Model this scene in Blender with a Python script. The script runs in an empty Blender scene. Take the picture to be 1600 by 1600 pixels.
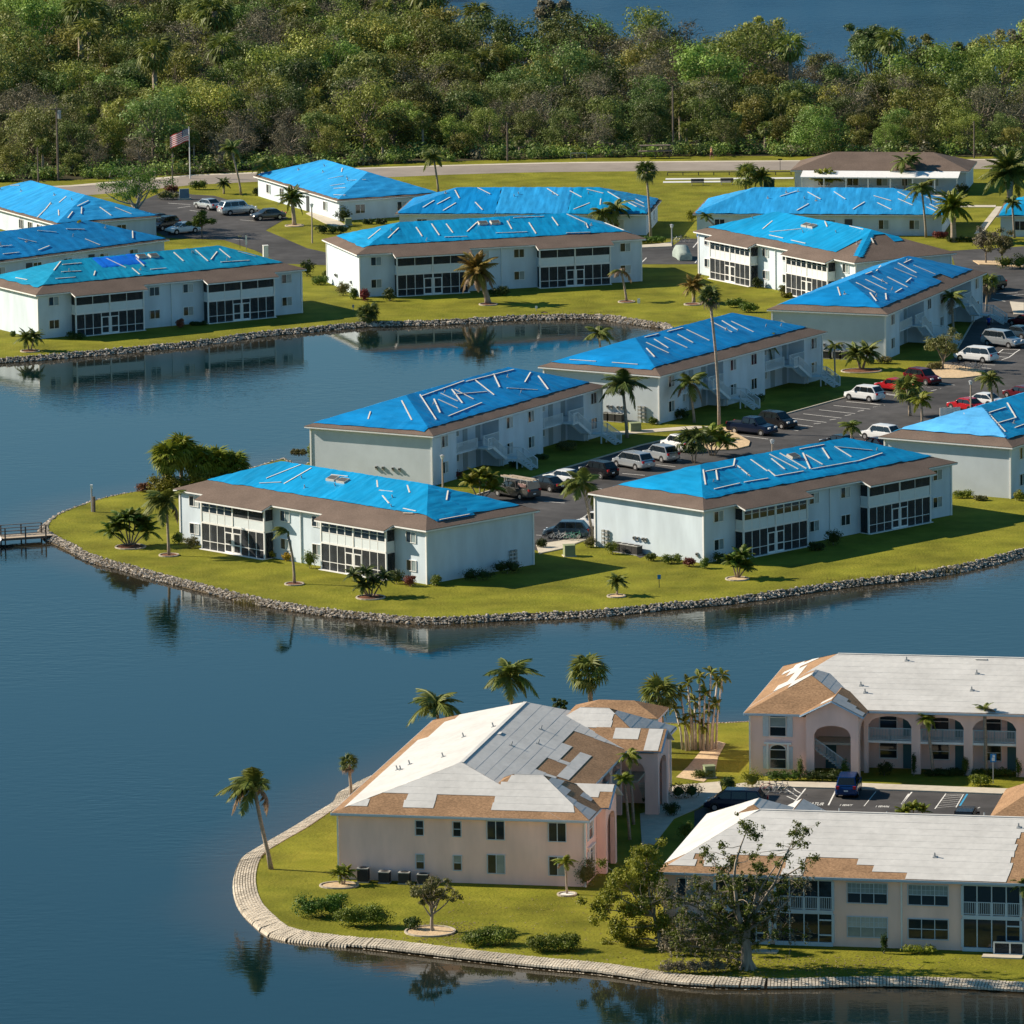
import bpy, math, random
from mathutils import Vector, Matrix, noise
from mathutils.geometry import tessellate_polygon
R = math.radians; sin, cos, pi, sqrt = math.sin, math.cos, math.pi, math.sqrt
rnd = random.Random(11)
S = bpy.context.scene
COL = S.collection

# ------------------------------------------------------------------ camera, sky, sun, exposure
CF, CP, CR, CH = 11251.5, R(9.7449), R(-0.8115), 123.96     # surveyed lens (px of a 1600 px frame), pitch, roll, height
cam = bpy.data.cameras.new('camera'); cam.sensor_width = 36.0; cam.lens = CF / 1600 * 36.0
cam.clip_start = 5.0; cam.clip_end = 30000.0
camo = bpy.data.objects.new('camera', cam); COL.objects.link(camo)
camo.matrix_world = Matrix.Translation((0, 0, CH)) @ Matrix.Rotation(pi / 2 - CP, 4, 'X') @ Matrix.Rotation(CR, 4, 'Z')
S.camera = camo
SUN_EL, SUN_AZ = R(31.5), R(-73.5)            # azimuth measured clockwise from +Y
w = bpy.data.worlds.new('World'); S.world = w; w.use_nodes = True
nt = w.node_tree; bg = nt.nodes['Background']
sky = nt.nodes.new('ShaderNodeTexSky'); sky.sky_type = 'NISHITA'; sky.sun_disc = False
sky.sun_elevation = SUN_EL; sky.sun_rotation = SUN_AZ
sky.air_density = 1.0; sky.dust_density = 0.2; sky.ozone_density = 3.0; sky.altitude = 100
hsv = nt.nodes.new('ShaderNodeHueSaturation'); hsv.inputs['Saturation'].default_value = 1.24; hsv.inputs['Hue'].default_value = 0.484
nt.links.new(sky.outputs[0], hsv.inputs['Color']); nt.links.new(hsv.outputs[0], bg.inputs[0]); bg.inputs[1].default_value = 0.062
sl = bpy.data.lights.new('sun', 'SUN'); sl.energy = 5.0; sl.angle = R(0.5); sl.color = (1.0, 0.87, 0.70)
so = bpy.data.objects.new('sun', sl); COL.objects.link(so)
tosun = Vector((sin(SUN_AZ) * cos(SUN_EL), cos(SUN_AZ) * cos(SUN_EL), sin(SUN_EL)))
so.rotation_euler = tosun.to_track_quat('Z', 'Y').to_euler(); so.location = (-100, 700, 200)
S.view_settings.view_transform = 'Standard'; S.view_settings.look = 'None'
S.view_settings.exposure = 0.70; S.view_settings.gamma = 1.0; S.view_settings.use_curve_mapping = False
S.cycles.max_bounces = 6; S.cycles.transparent_max_bounces = 8; S.cycles.caustics_reflective = False; S.cycles.caustics_refractive = False

def G(px, py, z=0.0):
    """survey point: photograph pixel -> point on the level z"""
    c, s = cos(CR), sin(CR); dx, dy = px - 800, py - 800
    u = (c * dx + s * dy) / CF; v = -(-s * dx + c * dy) / CF
    d = Vector((u, cos(CP) + v * sin(CP), -sin(CP) + v * cos(CP)))
    t = (z - CH) / d.z
    return Vector((d.x * t, d.y * t, z))
def PPM(px, py):
    g = G(px, py); return CF / sqrt(g.x**2 + g.y**2 + CH**2)
def HT(px, py, py2):
    """height in metres of something standing at (px,py) that reaches row py2"""
    g = G(px, py); return (py - py2) / PPM(px, py) / cos(math.atan2(CH, g.y))

# ------------------------------------------------------------------ materials
MATS = {}
def mat(name, col, rough=0.7, spec=0.3, var=0.0, scale=1.0, col2=None, bump=0.0, bscale=None, metal=0.0, objvar=0.0, hue=0.0,
        stretch=None, trans=0.0, detail=3.0, mott=None, sheen=0.0):
    if name in MATS: return MATS[name]
    m = bpy.data.materials.new(name); m.use_nodes = True; t = m.node_tree; N = t.nodes; Lk = t.links
    p = N['Principled BSDF']; p.inputs['Roughness'].default_value = rough; p.inputs['Metallic'].default_value = metal
    p.inputs['Specular IOR Level'].default_value = spec
    c = (*col, 1); out = None
    if var or col2 or bump or mott:
        geo = N.new('ShaderNodeTexCoord'); src = geo.outputs['Object']
        if stretch:
            mp = N.new('ShaderNodeMapping'); mp.inputs['Scale'].default_value = stretch
            Lk.new(src, mp.inputs[0]); src = mp.outputs[0]
    if var or col2:
        nz = N.new('ShaderNodeTexNoise'); nz.inputs['Scale'].default_value = scale; nz.inputs['Detail'].default_value = detail
        nz.inputs['Roughness'].default_value = 0.65; Lk.new(src, nz.inputs['Vector'])
        rp = N.new('ShaderNodeValToRGB'); rp.color_ramp.elements[0].position = 0.32; rp.color_ramp.elements[1].position = 0.68
        a = [x * (1 - var) for x in col]; b = col2 if col2 else [min(1, x * (1 + var)) for x in col]
        rp.color_ramp.elements[0].color = (*a, 1); rp.color_ramp.elements[1].color = (*b, 1)
        Lk.new(nz.outputs['Fac'], rp.inputs[0]); out = rp.outputs[0]
    if mott:                                   # (scale, amount) : a second, larger mottling
        n2 = N.new('ShaderNodeTexNoise'); n2.inputs['Scale'].default_value = mott[0]; n2.inputs['Detail'].default_value = 4
        Lk.new(src, n2.inputs['Vector'])
        mr = N.new('ShaderNodeMapRange'); mr.inputs[1].default_value = 0.3; mr.inputs[2].default_value = 0.7
        mr.inputs[3].default_value = 1 - mott[1]; mr.inputs[4].default_value = 1 + mott[1]; Lk.new(n2.outputs['Fac'], mr.inputs[0])
        mx = N.new('ShaderNodeMix'); mx.data_type = 'RGBA'; mx.blend_type = 'MULTIPLY'; mx.inputs[0].default_value = 1
        if out: Lk.new(out, mx.inputs[6])
        else: mx.inputs[6].default_value = c
        Lk.new(mr.outputs[0], mx.inputs[7]); out = mx.outputs[2]
    if objvar or hue:
        oi = N.new('ShaderNodeObjectInfo'); hs = N.new('ShaderNodeHueSaturation')
        mr = N.new('ShaderNodeMapRange'); mr.inputs[3].default_value = 1 - objvar; mr.inputs[4].default_value = 1 + objvar
        Lk.new(oi.outputs['Random'], mr.inputs[0]); Lk.new(mr.outputs[0], hs.inputs['Value'])
        if hue:
            m2 = N.new('ShaderNodeMath'); m2.operation = 'MULTIPLY'; m2.inputs[1].default_value = 7.31; Lk.new(oi.outputs['Random'], m2.inputs[0])
            m3 = N.new('ShaderNodeMath'); m3.operation = 'FRACT'; Lk.new(m2.outputs[0], m3.inputs[0])
            m4 = N.new('ShaderNodeMapRange'); m4.inputs[3].default_value = 0.5 - hue; m4.inputs[4].default_value = 0.5 + hue
            Lk.new(m3.outputs[0], m4.inputs[0]); Lk.new(m4.outputs[0], hs.inputs['Hue'])
        if out: Lk.new(out, hs.inputs['Color'])
        else: hs.inputs['Color'].default_value = c
        out = hs.outputs[0]
    if out: Lk.new(out, p.inputs['Base Color'])
    else: p.inputs['Base Color'].default_value = c
    if bump:
        nb = N.new('ShaderNodeTexNoise'); nb.inputs['Scale'].default_value = bscale or scale * 4; nb.inputs['Detail'].default_value = 4
        Lk.new(src, nb.inputs['Vector'])
        bp = N.new('ShaderNodeBump'); bp.inputs['Strength'].default_value = 1.0; bp.inputs['Distance'].default_value = bump
        Lk.new(nb.outputs['Fac'], bp.inputs['Height']); Lk.new(bp.outputs[0], p.inputs['Normal'])
    if trans:                                  # thin leaf / screen: part of the light goes straight through
        tr = N.new('ShaderNodeBsdfTransparent'); mx = N.new('ShaderNodeMixShader'); mx.inputs[0].default_value = trans
        Lk.new(p.outputs[0], mx.inputs[1]); Lk.new(tr.outputs[0], mx.inputs[2]); Lk.new(mx.outputs[0], N['Material Output'].inputs[0])
    MATS[name] = m; return m

def leafmat(name, col, objvar=0.25, hue=0.03, tl=0.25, var=0.35, vscale=0.35):
    """foliage: diffuse + translucent, mottled in the crown, a little different on every plant"""
    m = mat(name, col, 0.55, 0.25, var=var, scale=vscale, objvar=objvar, hue=hue)
    t = m.node_tree; N = t.nodes; p = N['Principled BSDF']
    tr = N.new('ShaderNodeBsdfTranslucent'); mx = N.new('ShaderNodeMixShader'); mx.inputs[0].default_value = tl
    src = p.inputs['Base Color'].links[0].from_socket
    t.links.new(src, tr.inputs[0]); t.links.new(p.outputs[0], mx.inputs[1]); t.links.new(tr.outputs[0], mx.inputs[2])
    t.links.new(mx.outputs[0], N['Material Output'].inputs[0]); return m

M_wall = mat('blue_grey_stucco', (0.56, 0.645, 0.71), 0.85, 0.2, var=0.05, scale=0.5, mott=(0.7, 0.09), stretch=(1, 1, 0.28), detail=5)
M_wall1 = mat('grey_stucco', (0.53, 0.585, 0.625), 0.85, 0.2, var=0.05, scale=0.5, mott=(0.15, 0.05))
M_white = mat('white_paint', (0.78, 0.78, 0.76), 0.55, 0.3, var=0.05, scale=2)
M_rail = mat('white_rail', (0.66, 0.72, 0.74), 0.6, 0.3, var=0.04, scale=2)
M_shing = mat('grey_brown_shingle', (0.150, 0.112, 0.090), 0.9, 0.15, var=0.18, scale=6, mott=(0.35, 0.13), stretch=(1, 1, 3), bump=0.02, bscale=9)
M_shing2 = mat('tan_shingle', (0.30, 0.185, 0.105), 0.9, 0.12, var=0.30, scale=5, mott=(0.5, 0.15), stretch=(1, 1, 3), bump=0.02, bscale=9)
M_under = mat('white_underlayment', (0.53, 0.525, 0.505), 0.8, 0.2, var=0.07, scale=1.6, mott=(0.35, 0.08), bump=0.015, bscale=2.5, stretch=(1, 1, 1), detail=6)
M_pink = mat('pink_stucco', (0.90, 0.635, 0.555), 0.9, 0.15, var=0.06, scale=0.6, mott=(0.8, 0.05), stretch=(1, 1, 0.28), bump=0.004, bscale=18)
M_paleb = mat('pale_blue_trim', (0.50, 0.60, 0.68), 0.6, 0.25, var=0.03, scale=2)
M_glass = mat('window_glass', (0.018, 0.026, 0.032), 0.06, 0.6, var=0.3, scale=0.7)
M_blind = mat('glass_with_blind', (0.24, 0.30, 0.31), 0.12, 0.5, var=0.18, scale=0.8)
M_curt = mat('glass_with_curtain', (0.42, 0.46, 0.46), 0.2, 0.5, var=0.12, scale=1.2)
M_screen = mat('insect_screen', (0.030, 0.036, 0.042), 0.55, 0.25, var=0.35, scale=0.6, trans=0.28)
M_batten = mat('batten_wood', (0.70, 0.66, 0.58), 0.8, 0.2, var=0.12, scale=2)
M_conc = mat('concrete', (0.52, 0.47, 0.38), 0.9, 0.2, var=0.10, scale=1.2, mott=(0.2, 0.08))
M_asph = mat('asphalt', (0.060, 0.058, 0.058), 0.85, 0.25, var=0.28, scale=0.5, mott=(0.09, 0.35), detail=9)
M_road = mat('old_asphalt_road', (0.27, 0.235, 0.20), 0.9, 0.2, var=0.1, scale=0.3, mott=(0.06, 0.12))
M_line = mat('road_paint', (0.72, 0.71, 0.67), 0.8, 0.2, var=0.15, scale=2.5)
M_lineb = mat('blue_road_paint', (0.05, 0.30, 0.50), 0.8, 0.2, var=0.12, scale=2.5)
M_lawn = mat('lawn_grass', (0.172, 0.186, 0.014), 0.95, 0.1, var=0.26, scale=0.30, col2=(0.215, 0.205, 0.022), mott=(0.16, 0.30), detail=10, bump=0.08, bscale=3.5)
M_lawn2 = mat('dry_lawn_grass', (0.235, 0.205, 0.035), 0.95, 0.1, var=0.22, scale=0.35, mott=(0.05, 0.2), detail=8, bump=0.06, bscale=3)
M_mulch = mat('red_mulch', (0.19, 0.085, 0.05), 0.95, 0.1, var=0.35, scale=4, bump=0.05, bscale=8)
M_sand = mat('pale_shell_bed', (0.56, 0.42, 0.26), 0.95, 0.1, var=0.2, scale=3, bump=0.03, bscale=8)
M_curb = mat('bed_curb', (0.44, 0.385, 0.31), 0.9, 0.2, var=0.12, scale=2)
M_rock = mat('shore_rock', (0.30, 0.27, 0.23), 0.9, 0.2, var=0.3, scale=2.2, col2=(0.60, 0.53, 0.445), detail=2)
M_block = mat('mat_block', (0.52, 0.46, 0.37), 0.9, 0.2, var=0.22, scale=0.9, mott=(0.25, 0.2))
M_bank = mat('bank_soil', (0.10, 0.08, 0.055), 0.95, 0.1, var=0.3, scale=2)
M_litter = mat('forest_floor', (0.055, 0.050, 0.026), 0.95, 0.1, var=0.4, scale=0.3)
M_bark = mat('bark', (0.20, 0.165, 0.13), 0.9, 0.15, var=0.35, scale=3, stretch=(1, 1, 0.3), bump=0.03, bscale=6)
M_bark2 = mat('pale_bark', (0.30, 0.255, 0.205), 0.9, 0.15, var=0.3, scale=3, stretch=(1, 1, 0.3))
M_ptrunk = mat('palm_trunk', (0.33, 0.27, 0.21), 0.9, 0.15, var=0.25, scale=2.5, stretch=(0.4, 0.4, 3), bump=0.03, bscale=5)
M_pole = mat('weathered_wood', (0.16, 0.13, 0.11), 0.9, 0.15, var=0.25, scale=2)
M_metal = mat('painted_steel', (0.30, 0.32, 0.33), 0.5, 0.4, var=0.1, scale=4)
M_dark = mat('dark_plastic', (0.02, 0.021, 0.023), 0.6, 0.3, var=0.2, scale=3)
M_acgrey = mat('condenser_grey', (0.33, 0.33, 0.31), 0.6, 0.4, var=0.1, scale=4)
M_acgrill = mat('condenser_grille', (0.035, 0.035, 0.036), 0.7, 0.3, var=0.3, scale=9)
M_green = mat('utility_green', (0.23, 0.27, 0.15), 0.7, 0.3, var=0.08, scale=2)
M_tyre = mat('tyre_rubber', (0.018, 0.018, 0.018), 0.8, 0.2, var=0.2, scale=5)
M_rim = mat('alloy_rim', (0.55, 0.55, 0.56), 0.3, 0.5, metal=0.7, var=0.05, scale=4)
M_cglass = mat('car_glass', (0.012, 0.016, 0.018), 0.04, 0.7, var=0.2, scale=1)
M_lamp = mat('head_lamp_glass', (0.75, 0.77, 0.78), 0.1, 0.6, var=0.05, scale=5)
M_tail = mat('tail_lamp_red', (0.45, 0.02, 0.02), 0.2, 0.5, var=0.1, scale=5)
M_deck = mat('deck_boards', (0.42, 0.35, 0.27), 0.85, 0.2, var=0.2, scale=2)
M_skin = mat('skin', (0.45, 0.27, 0.19), 0.6, 0.3, var=0.05, scale=8)
def tarpmat(name, col): return mat(name, col, 0.40, 0.35, var=0.16, scale=0.9, mott=(0.18, 0.16), bump=0.05, bscale=1.3, stretch=(1, 0.3, 0.6), detail=5)
L_lush = leafmat('leaf_green', (0.110, 0.160, 0.020))
L_dark = leafmat('leaf_dark_green', (0.045, 0.075, 0.014))
L_yel = leafmat('leaf_yellow_green', (0.210, 0.225, 0.022))
L_olive = leafmat('leaf_olive', (0.165, 0.160, 0.05))
L_grey = leafmat('leaf_grey_twigs', (0.19, 0.165, 0.11), hue=0.01)
L_red = leafmat('leaf_copper', (0.20, 0.06, 0.04))
L_flow = leafmat('leaf_yellow_flowers', (0.42, 0.34, 0.03))
L_palm = leafmat('palm_leaf', (0.150, 0.180, 0.034), objvar=0.2, hue=0.02)
L_palmd = leafmat('palm_leaf_dark', (0.085, 0.115, 0.025), objvar=0.2, hue=0.02)
L_palmy = leafmat('palm_leaf_bright', (0.185, 0.215, 0.02), objvar=0.15, hue=0.02)
L_palmb = leafmat('palm_leaf_tawny', (0.25, 0.18, 0.04), objvar=0.2, hue=0.02)
L_dead = leafmat('palm_leaf_dead', (0.26, 0.19, 0.12), objvar=0.15, hue=0.01)
L_reed = leafmat('reed_blades', (0.16, 0.13, 0.04), objvar=0.1)

# ------------------------------------------------------------------ mesh helpers
class MB:
    def __init__(s): s.v = []; s.f = []; s.m = []
    def poly(s, pts, mi=0):
        n = len(s.v); s.v += [tuple(p) for p in pts]; s.f.append(tuple(range(n, n + len(pts)))); s.m.append(mi); return s
    def box(s, x0, x1, y0, y1, z0, z1, mi=0, top=None):
        """axis box; top=(inset) makes a tapered top"""
        n = len(s.v); t = top or 0
        s.v += [(x0, y0, z0), (x1, y0, z0), (x1, y1, z0), (x0, y1, z0), (x0 + t, y0 + t, z1), (x1 - t, y0 + t, z1), (x1 - t, y1 - t, z1), (x0 + t, y1 - t, z1)]
        for q in ((0, 3, 2, 1), (4, 5, 6, 7), (0, 1, 5, 4), (1, 2, 6, 5), (2, 3, 7, 6), (3, 0, 4, 7)):
            s.f.append(tuple(n + i for i in q)); s.m.append(mi)
        return s
    def beam(s, a, b, wd, th, mi=0, up=Vector((0, 0, 1))):
        a, b = Vector(a), Vector(b); d = (b - a).normalized(); sd = d.cross(up)
        if sd.length < 1e-4: sd = Vector((1, 0, 0))
        sd = sd.normalized() * wd / 2; u = sd.cross(d).normalized() * th / 2
        n = len(s.v)
        for p in (a, b): s.v += [tuple(p - sd - u), tuple(p + sd - u), tuple(p + sd + u), tuple(p - sd + u)]
        for q in ((0, 1, 2, 3), (7, 6, 5, 4), (0, 4, 5, 1), (1, 5, 6, 2), (2, 6, 7, 3), (3, 7, 4, 0)):
            s.f.append(tuple(n + i for i in q)); s.m.append(mi)
        return s
    def tube(s, pts, rad, k=6, mi=0, cap=True):
        pts = [Vector(p) for p in pts]; rings = []
        for i, p in enumerate(pts):
            d = (pts[min(i + 1, len(pts) - 1)] - pts[max(i - 1, 0)]).normalized()
            a = d.cross(Vector((0.13, 0.97, 0.21))).normalized(); b = d.cross(a)
            r = rad[i] if isinstance(rad, (list, tuple)) else rad
            n = len(s.v); rings.append(n)
            s.v += [tuple(p + a * r * cos(2 * pi * j / k) + b * r * sin(2 * pi * j / k)) for j in range(k)]
        for i in range(len(pts) - 1):
            for j in range(k):
                s.f.append((rings[i] + j, rings[i] + (j + 1) % k, rings[i + 1] + (j + 1) % k, rings[i + 1] + j)); s.m.append(mi)
        if cap:
            s.f.append(tuple(rings[-1] + j for j in range(k))); s.m.append(mi)
            s.f.append(tuple(rings[0] + j for j in reversed(range(k)))); s.m.append(mi)
        return s
    def blob(s, c, r, mi=0, nu=8, nv=5, jit=0.0, rg=None, flat=None):
        n = len(s.v); rg = rg or rnd
        for i in range(nv + 1):
            th = pi * i / nv
            for j in range(nu):
                ph = 2 * pi * j / nu; k = 1 + (rg.uniform(-jit, jit) if jit else 0)
                z = c[2] + r[2] * cos(th) * k
                if flat is not None: z = max(z, flat)
                s.v.append((c[0] + r[0] * sin(th) * cos(ph) * k, c[1] + r[1] * sin(th) * sin(ph) * k, z))
        for i in range(nv):
            for j in range(nu):
                s.f.append((n + i * nu + j, n + (i + 1) * nu + j, n + (i + 1) * nu + (j + 1) % nu, n + i * nu + (j + 1) % nu)); s.m.append(mi)
        return s
    def mesh(s, name, mats, smooth=False):
        me = bpy.data.meshes.new(name); me.from_pydata(s.v, [], s.f)
        for m in (mats if isinstance(mats, (list, tuple)) else [mats]): me.materials.append(m)
        if any(s.m): me.polygons.foreach_set('material_index', s.m)
        if smooth: me.polygons.foreach_set('use_smooth', [True] * len(s.f))
        me.update(); return me
def obj(name, me, parent=None, loc=(0, 0, 0), rz=0.0, rot=None, scale=None):
    o = bpy.data.objects.new(name, me); COL.objects.link(o)
    if parent is not None: o.parent = parent
    o.location = loc; o.rotation_euler = rot if rot else (0, 0, rz)
    if scale: o.scale = scale if isinstance(scale, (list, tuple)) else (scale,) * 3
    return o
def thing(name, label, cat, loc=(0, 0, 0), rz=0.0, group=None, me=None, rot=None, scale=None):
    o = obj(name, me, None, loc, rz, rot, scale); o['label'] = label; o['category'] = cat
    if group: o['group'] = group
    return o
def structure(name, me, parent=None):
    o = obj(name, me, parent)
    if parent is None: o['kind'] = 'structure'
    return o
def stuff(name, me, parent=None, label=None):
    o = obj(name, me, parent); o['kind'] = 'stuff'
    if label: o['label'] = label
    return o
CACHE = {}
def cached(key, fn):
    if key not in CACHE: CACHE[key] = fn()
    return CACHE[key]
def smooth_line(pts, step=1.5):
    out = []
    P = [Vector((p[0], p[1])) for p in pts]
    for i in range(len(P) - 1):
        p0, p1, p2, p3 = P[max(i - 1, 0)], P[i], P[i + 1], P[min(i + 2, len(P) - 1)]
        n = max(1, int((p2 - p1).length / step))
        for k in range(n):
            t = k / n
            out.append(0.5 * ((2 * p1) + (p2 - p0) * t + (2 * p0 - 5 * p1 + 4 * p2 - p3) * t * t + (3 * p1 - p0 - 3 * p2 + p3) * t ** 3))
    out.append(P[-1]); return out
def offset_line(L, d):
    """to the right-hand side of the direction of travel for d>0"""
    out = []
    for i, p in enumerate(L):
        t = (L[min(i + 1, len(L) - 1)] - L[max(i - 1, 0)]).normalized()
        out.append(p + Vector((t.y, -t.x)) * d)
    return out
def flat_mesh(name, pts, z, m):
    V = [Vector((p[0], p[1], 0)) for p in pts]
    tr = tessellate_polygon([V]); mb = MB(); mb.v = [(v.x, v.y, z) for v in V]
    for t in tr:
        a, b, c = (V[i] for i in t)
        mb.f.append(tuple(t) if (b - a).cross(c - a).z > 0 else tuple(reversed(t))); mb.m.append(0)
    return mb.mesh(name, m)
def PX(pts): return [G(*p) for p in pts]
# ------------------------------------------------------------------ ground, water, banks, roads
WZ = -0.53
def water_mat(name='pond_water', lo=0.003, hi=0.021, deep=(0.002, 0.014, 0.016)):
    m = bpy.data.materials.new(name); m.use_nodes = True; t = m.node_tree; N = t.nodes; L = t.links
    p = N['Principled BSDF']; p.inputs['Roughness'].default_value = 0.30 if name == 'lake_water' else 0.03
    at = N.new('ShaderNodeAttribute'); at.attribute_name = 'shallow'; cm = N.new('ShaderNodeMix'); cm.data_type = 'RGBA'
    cm.inputs[6].default_value = (*deep, 1); cm.inputs[7].default_value = (0.036, 0.028, 0.016, 1)
    L.new(at.outputs['Fac'], cm.inputs[0]); L.new(cm.outputs[2], p.inputs['Base Color'])
    p.inputs['IOR'].default_value = 1.333; p.inputs['Specular IOR Level'].default_value = 0.5
    tc = N.new('ShaderNodeTexCoord')
    mp = N.new('ShaderNodeMapping'); mp.inputs['Rotation'].default_value = (0, 0, R(28)); mp.inputs['Scale'].default_value = (0.75, 1.7, 1)
    L.new(tc.outputs['Object'], mp.inputs[0])
    n1 = N.new('ShaderNodeTexNoise'); n1.inputs['Scale'].default_value = 0.9; n1.inputs['Detail'].default_value = 3; L.new(mp.outputs[0], n1.inputs[0])
    n2 = N.new('ShaderNodeTexNoise'); n2.inputs['Scale'].default_value = 0.028; n2.inputs['Detail'].default_value = 2; L.new(tc.outputs['Object'], n2.inputs[0])
    mr = N.new('ShaderNodeMapRange'); mr.inputs[1].default_value = 0.38; mr.inputs[2].default_value = 0.62; mr.inputs[3].default_value = lo; mr.inputs[4].default_value = hi
    L.new(n2.outputs['Fac'], mr.inputs[0])
    bp = N.new('ShaderNodeBump'); bp.inputs['Strength'].default_value = 1.0
    L.new(n1.outputs['Fac'], bp.inputs['Height']); L.new(mr.outputs[0], bp.inputs['Distance']); L.new(bp.outputs[0], p.inputs['Normal'])
    return m
M_water = water_mat()
bed = MB().poly([(-9000, -2000, -3.5), (9000, -2000, -3.5), (9000, 16000, -3.5), (-9000, 16000, -3.5)]).mesh('lake_bed', M_bank)
structure('lake_bed', bed)

shoreD = PX([(-330, 592), (-150, 572), (-40, 562), (50, 556), (175, 545), (300, 533), (400, 519), (475, 512), (560, 504), (625, 502), (725, 498), (800, 493), (925, 491), (975, 496), (1025, 504), (1050, 510)])
shoreI = [Vector((19.5, 826)), Vector((15.5, 818)), Vector((7, 804)), Vector((-0.5, 792)), Vector((-4.5, 784)), Vector((-10, 772)), Vector((-18, 760)), Vector((-23.5, 751.5))]
shoreA = PX([(445, 717), (380, 735), (300, 750), (230, 765), (175, 775), (125, 790), (88, 806), (74, 822), (82, 835), (107, 847), (150, 869), (200, 882), (250, 896), (325, 915), (400, 933), (500, 950), (600, 960), (675, 965), (800, 959), (925, 954), (1025, 944), (1125, 935), (1200, 925), (1325, 907), (1425, 896), (1525, 877), (1600, 857), (1720, 828)])
lake = [Vector(p) for p in ((400, 1072), (150, 1080), (92, 1086), (62, 1090), (44, 1100), (26, 1116), (8, 1132), (-2, 1150), (-12, 1200), (-22, 1300), (-40, 1400), (-70, 1500))]
back = [Vector(p) for p in ((-500, 1500), (-500, 800))]
LD = smooth_line([(p.x, p.y) for p in shoreD + shoreI + shoreA], 1.6)
LK = smooth_line([(p.x, p.y) for p in lake], 6)
mainpoly = LD + [Vector((300, 745)), Vector((400, 760))] + LK + back
structure('lawn', flat_mesh('lawn', mainpoly, 0.0, M_lawn))
shoreQ = PX([(1760, 1543), (1600, 1535), (1473, 1528), (1361, 1526), (1234, 1529), (1087, 1526), (947, 1507), (850, 1498), (750, 1487), (675, 1478), (600, 1469), (530, 1462), (475, 1455), (450, 1448), (430, 1432), (412, 1414), (402, 1392), (400, 1366), (410, 1337), (440, 1316), (480, 1293), (520, 1266), (548, 1247)])
shoreQ2 = [Vector((-13.5, 586)), Vector((-9, 597)), Vector((-1, 606)), Vector((9, 612)), Vector((17, 612)), Vector((26, 613)), Vector((45, 611)), Vector((80, 604))]
LQ = list(reversed(smooth_line([(p.x, p.y) for p in shoreQ + shoreQ2], 1.6)))
structure('front_lawn', flat_mesh('front_lawn', LQ + [Vector((300, 470)), Vector((300, 590))], 0.0, M_lawn))
def water_sheet():
    """one sheet; near the banks it is fine enough to carry how shallow (and so how muddy) the water is"""
    import numpy as np
    X0, X1, Y0, Y1, c = -120.0, 120.0, 470.0, 900.0, 2.5; nx, ny = int((X1 - X0) / c), int((Y1 - Y0) / c)
    gx, gy = np.meshgrid(np.linspace(X0, X1, nx + 1), np.linspace(Y0, Y1, ny + 1)); P = np.stack([gx.ravel(), gy.ravel()], 1)
    D = np.full(len(P), 1e9)
    for Ln in (LD, LQ):
        for p in Ln[::2]: D = np.minimum(D, (P[:, 0] - p.x) ** 2 + (P[:, 1] - p.y) ** 2)
    D = np.sqrt(D); mb = MB(); mb.v = [(float(a), float(b), WZ) for a, b in P]; w1 = nx + 1
    mb.f = [(j * w1 + i, j * w1 + i + 1, (j + 1) * w1 + i + 1, (j + 1) * w1 + i) for j in range(ny) for i in range(nx)]
    n = len(mb.v); mb.v += [(-9000, -2000, WZ), (9000, -2000, WZ), (9000, 16000, WZ), (-9000, 16000, WZ)]; a, b, d, e = 0, nx, (ny + 1) * w1 - 1, ny * w1
    bot, top = list(range(0, nx + 1)), list(range(e, e + nx + 1)); lef, rig = [j * w1 for j in range(ny + 1)], [j * w1 + nx for j in range(ny + 1)]
    mb.f += [tuple([n, n + 1] + bot[::-1]), tuple([n + 1, n + 2] + rig[::-1]), tuple([n + 2, n + 3] + top), tuple([n + 3, n] + lef)]; mb.m = [0] * len(mb.f)
    me = mb.mesh('water', M_water); at = me.attributes.new('shallow', 'FLOAT', 'POINT')
    val = [max(0.0, 1 - max(0, dd - 2.0) / (9 + 6 * noise.noise((x * .05, y * .05, 2)))) ** 1.5 for dd, (x, y) in zip(D, P)] + [0.0] * 4
    at.data.foreach_set('value', val); return me
structure('water', water_sheet())
structure('lake', flat_mesh('lake', [Vector((p.x + 3, p.y - 3)) for p in LK] + [Vector((-70, 9000)), Vector((9000, 9000)), Vector((9000, 1060))], WZ + .006, water_mat('lake_water', .15, .40, (0.002, 0.040, 0.095))))
def bank(name, L, side, run, m, parent=None):
    mb = MB(); O = offset_line(L, side * run); O2 = offset_line(L, side * (run + 2.2))
    for i in range(len(L) - 1):
        a, b, c, d, e, f = L[i], L[i + 1], O[i + 1], O[i], O2[i + 1], O2[i]
        mb.poly([(a.x, a.y, 0), (b.x, b.y, 0), (c.x, c.y, -0.8), (d.x, d.y, -0.8)]); mb.poly([(d.x, d.y, -0.8), (c.x, c.y, -0.8), (e.x, e.y, -2.6), (f.x, f.y, -2.6)])
    return structure(name, mb.mesh(name, m), parent)
b1 = bank('shore_bank', LD, 1, 1.2, M_bank)
bank('lake_bank', LK, 1, 2, M_bank)
b2 = bank('front_bank', LQ, 1, 1.35, M_bank)

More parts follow.
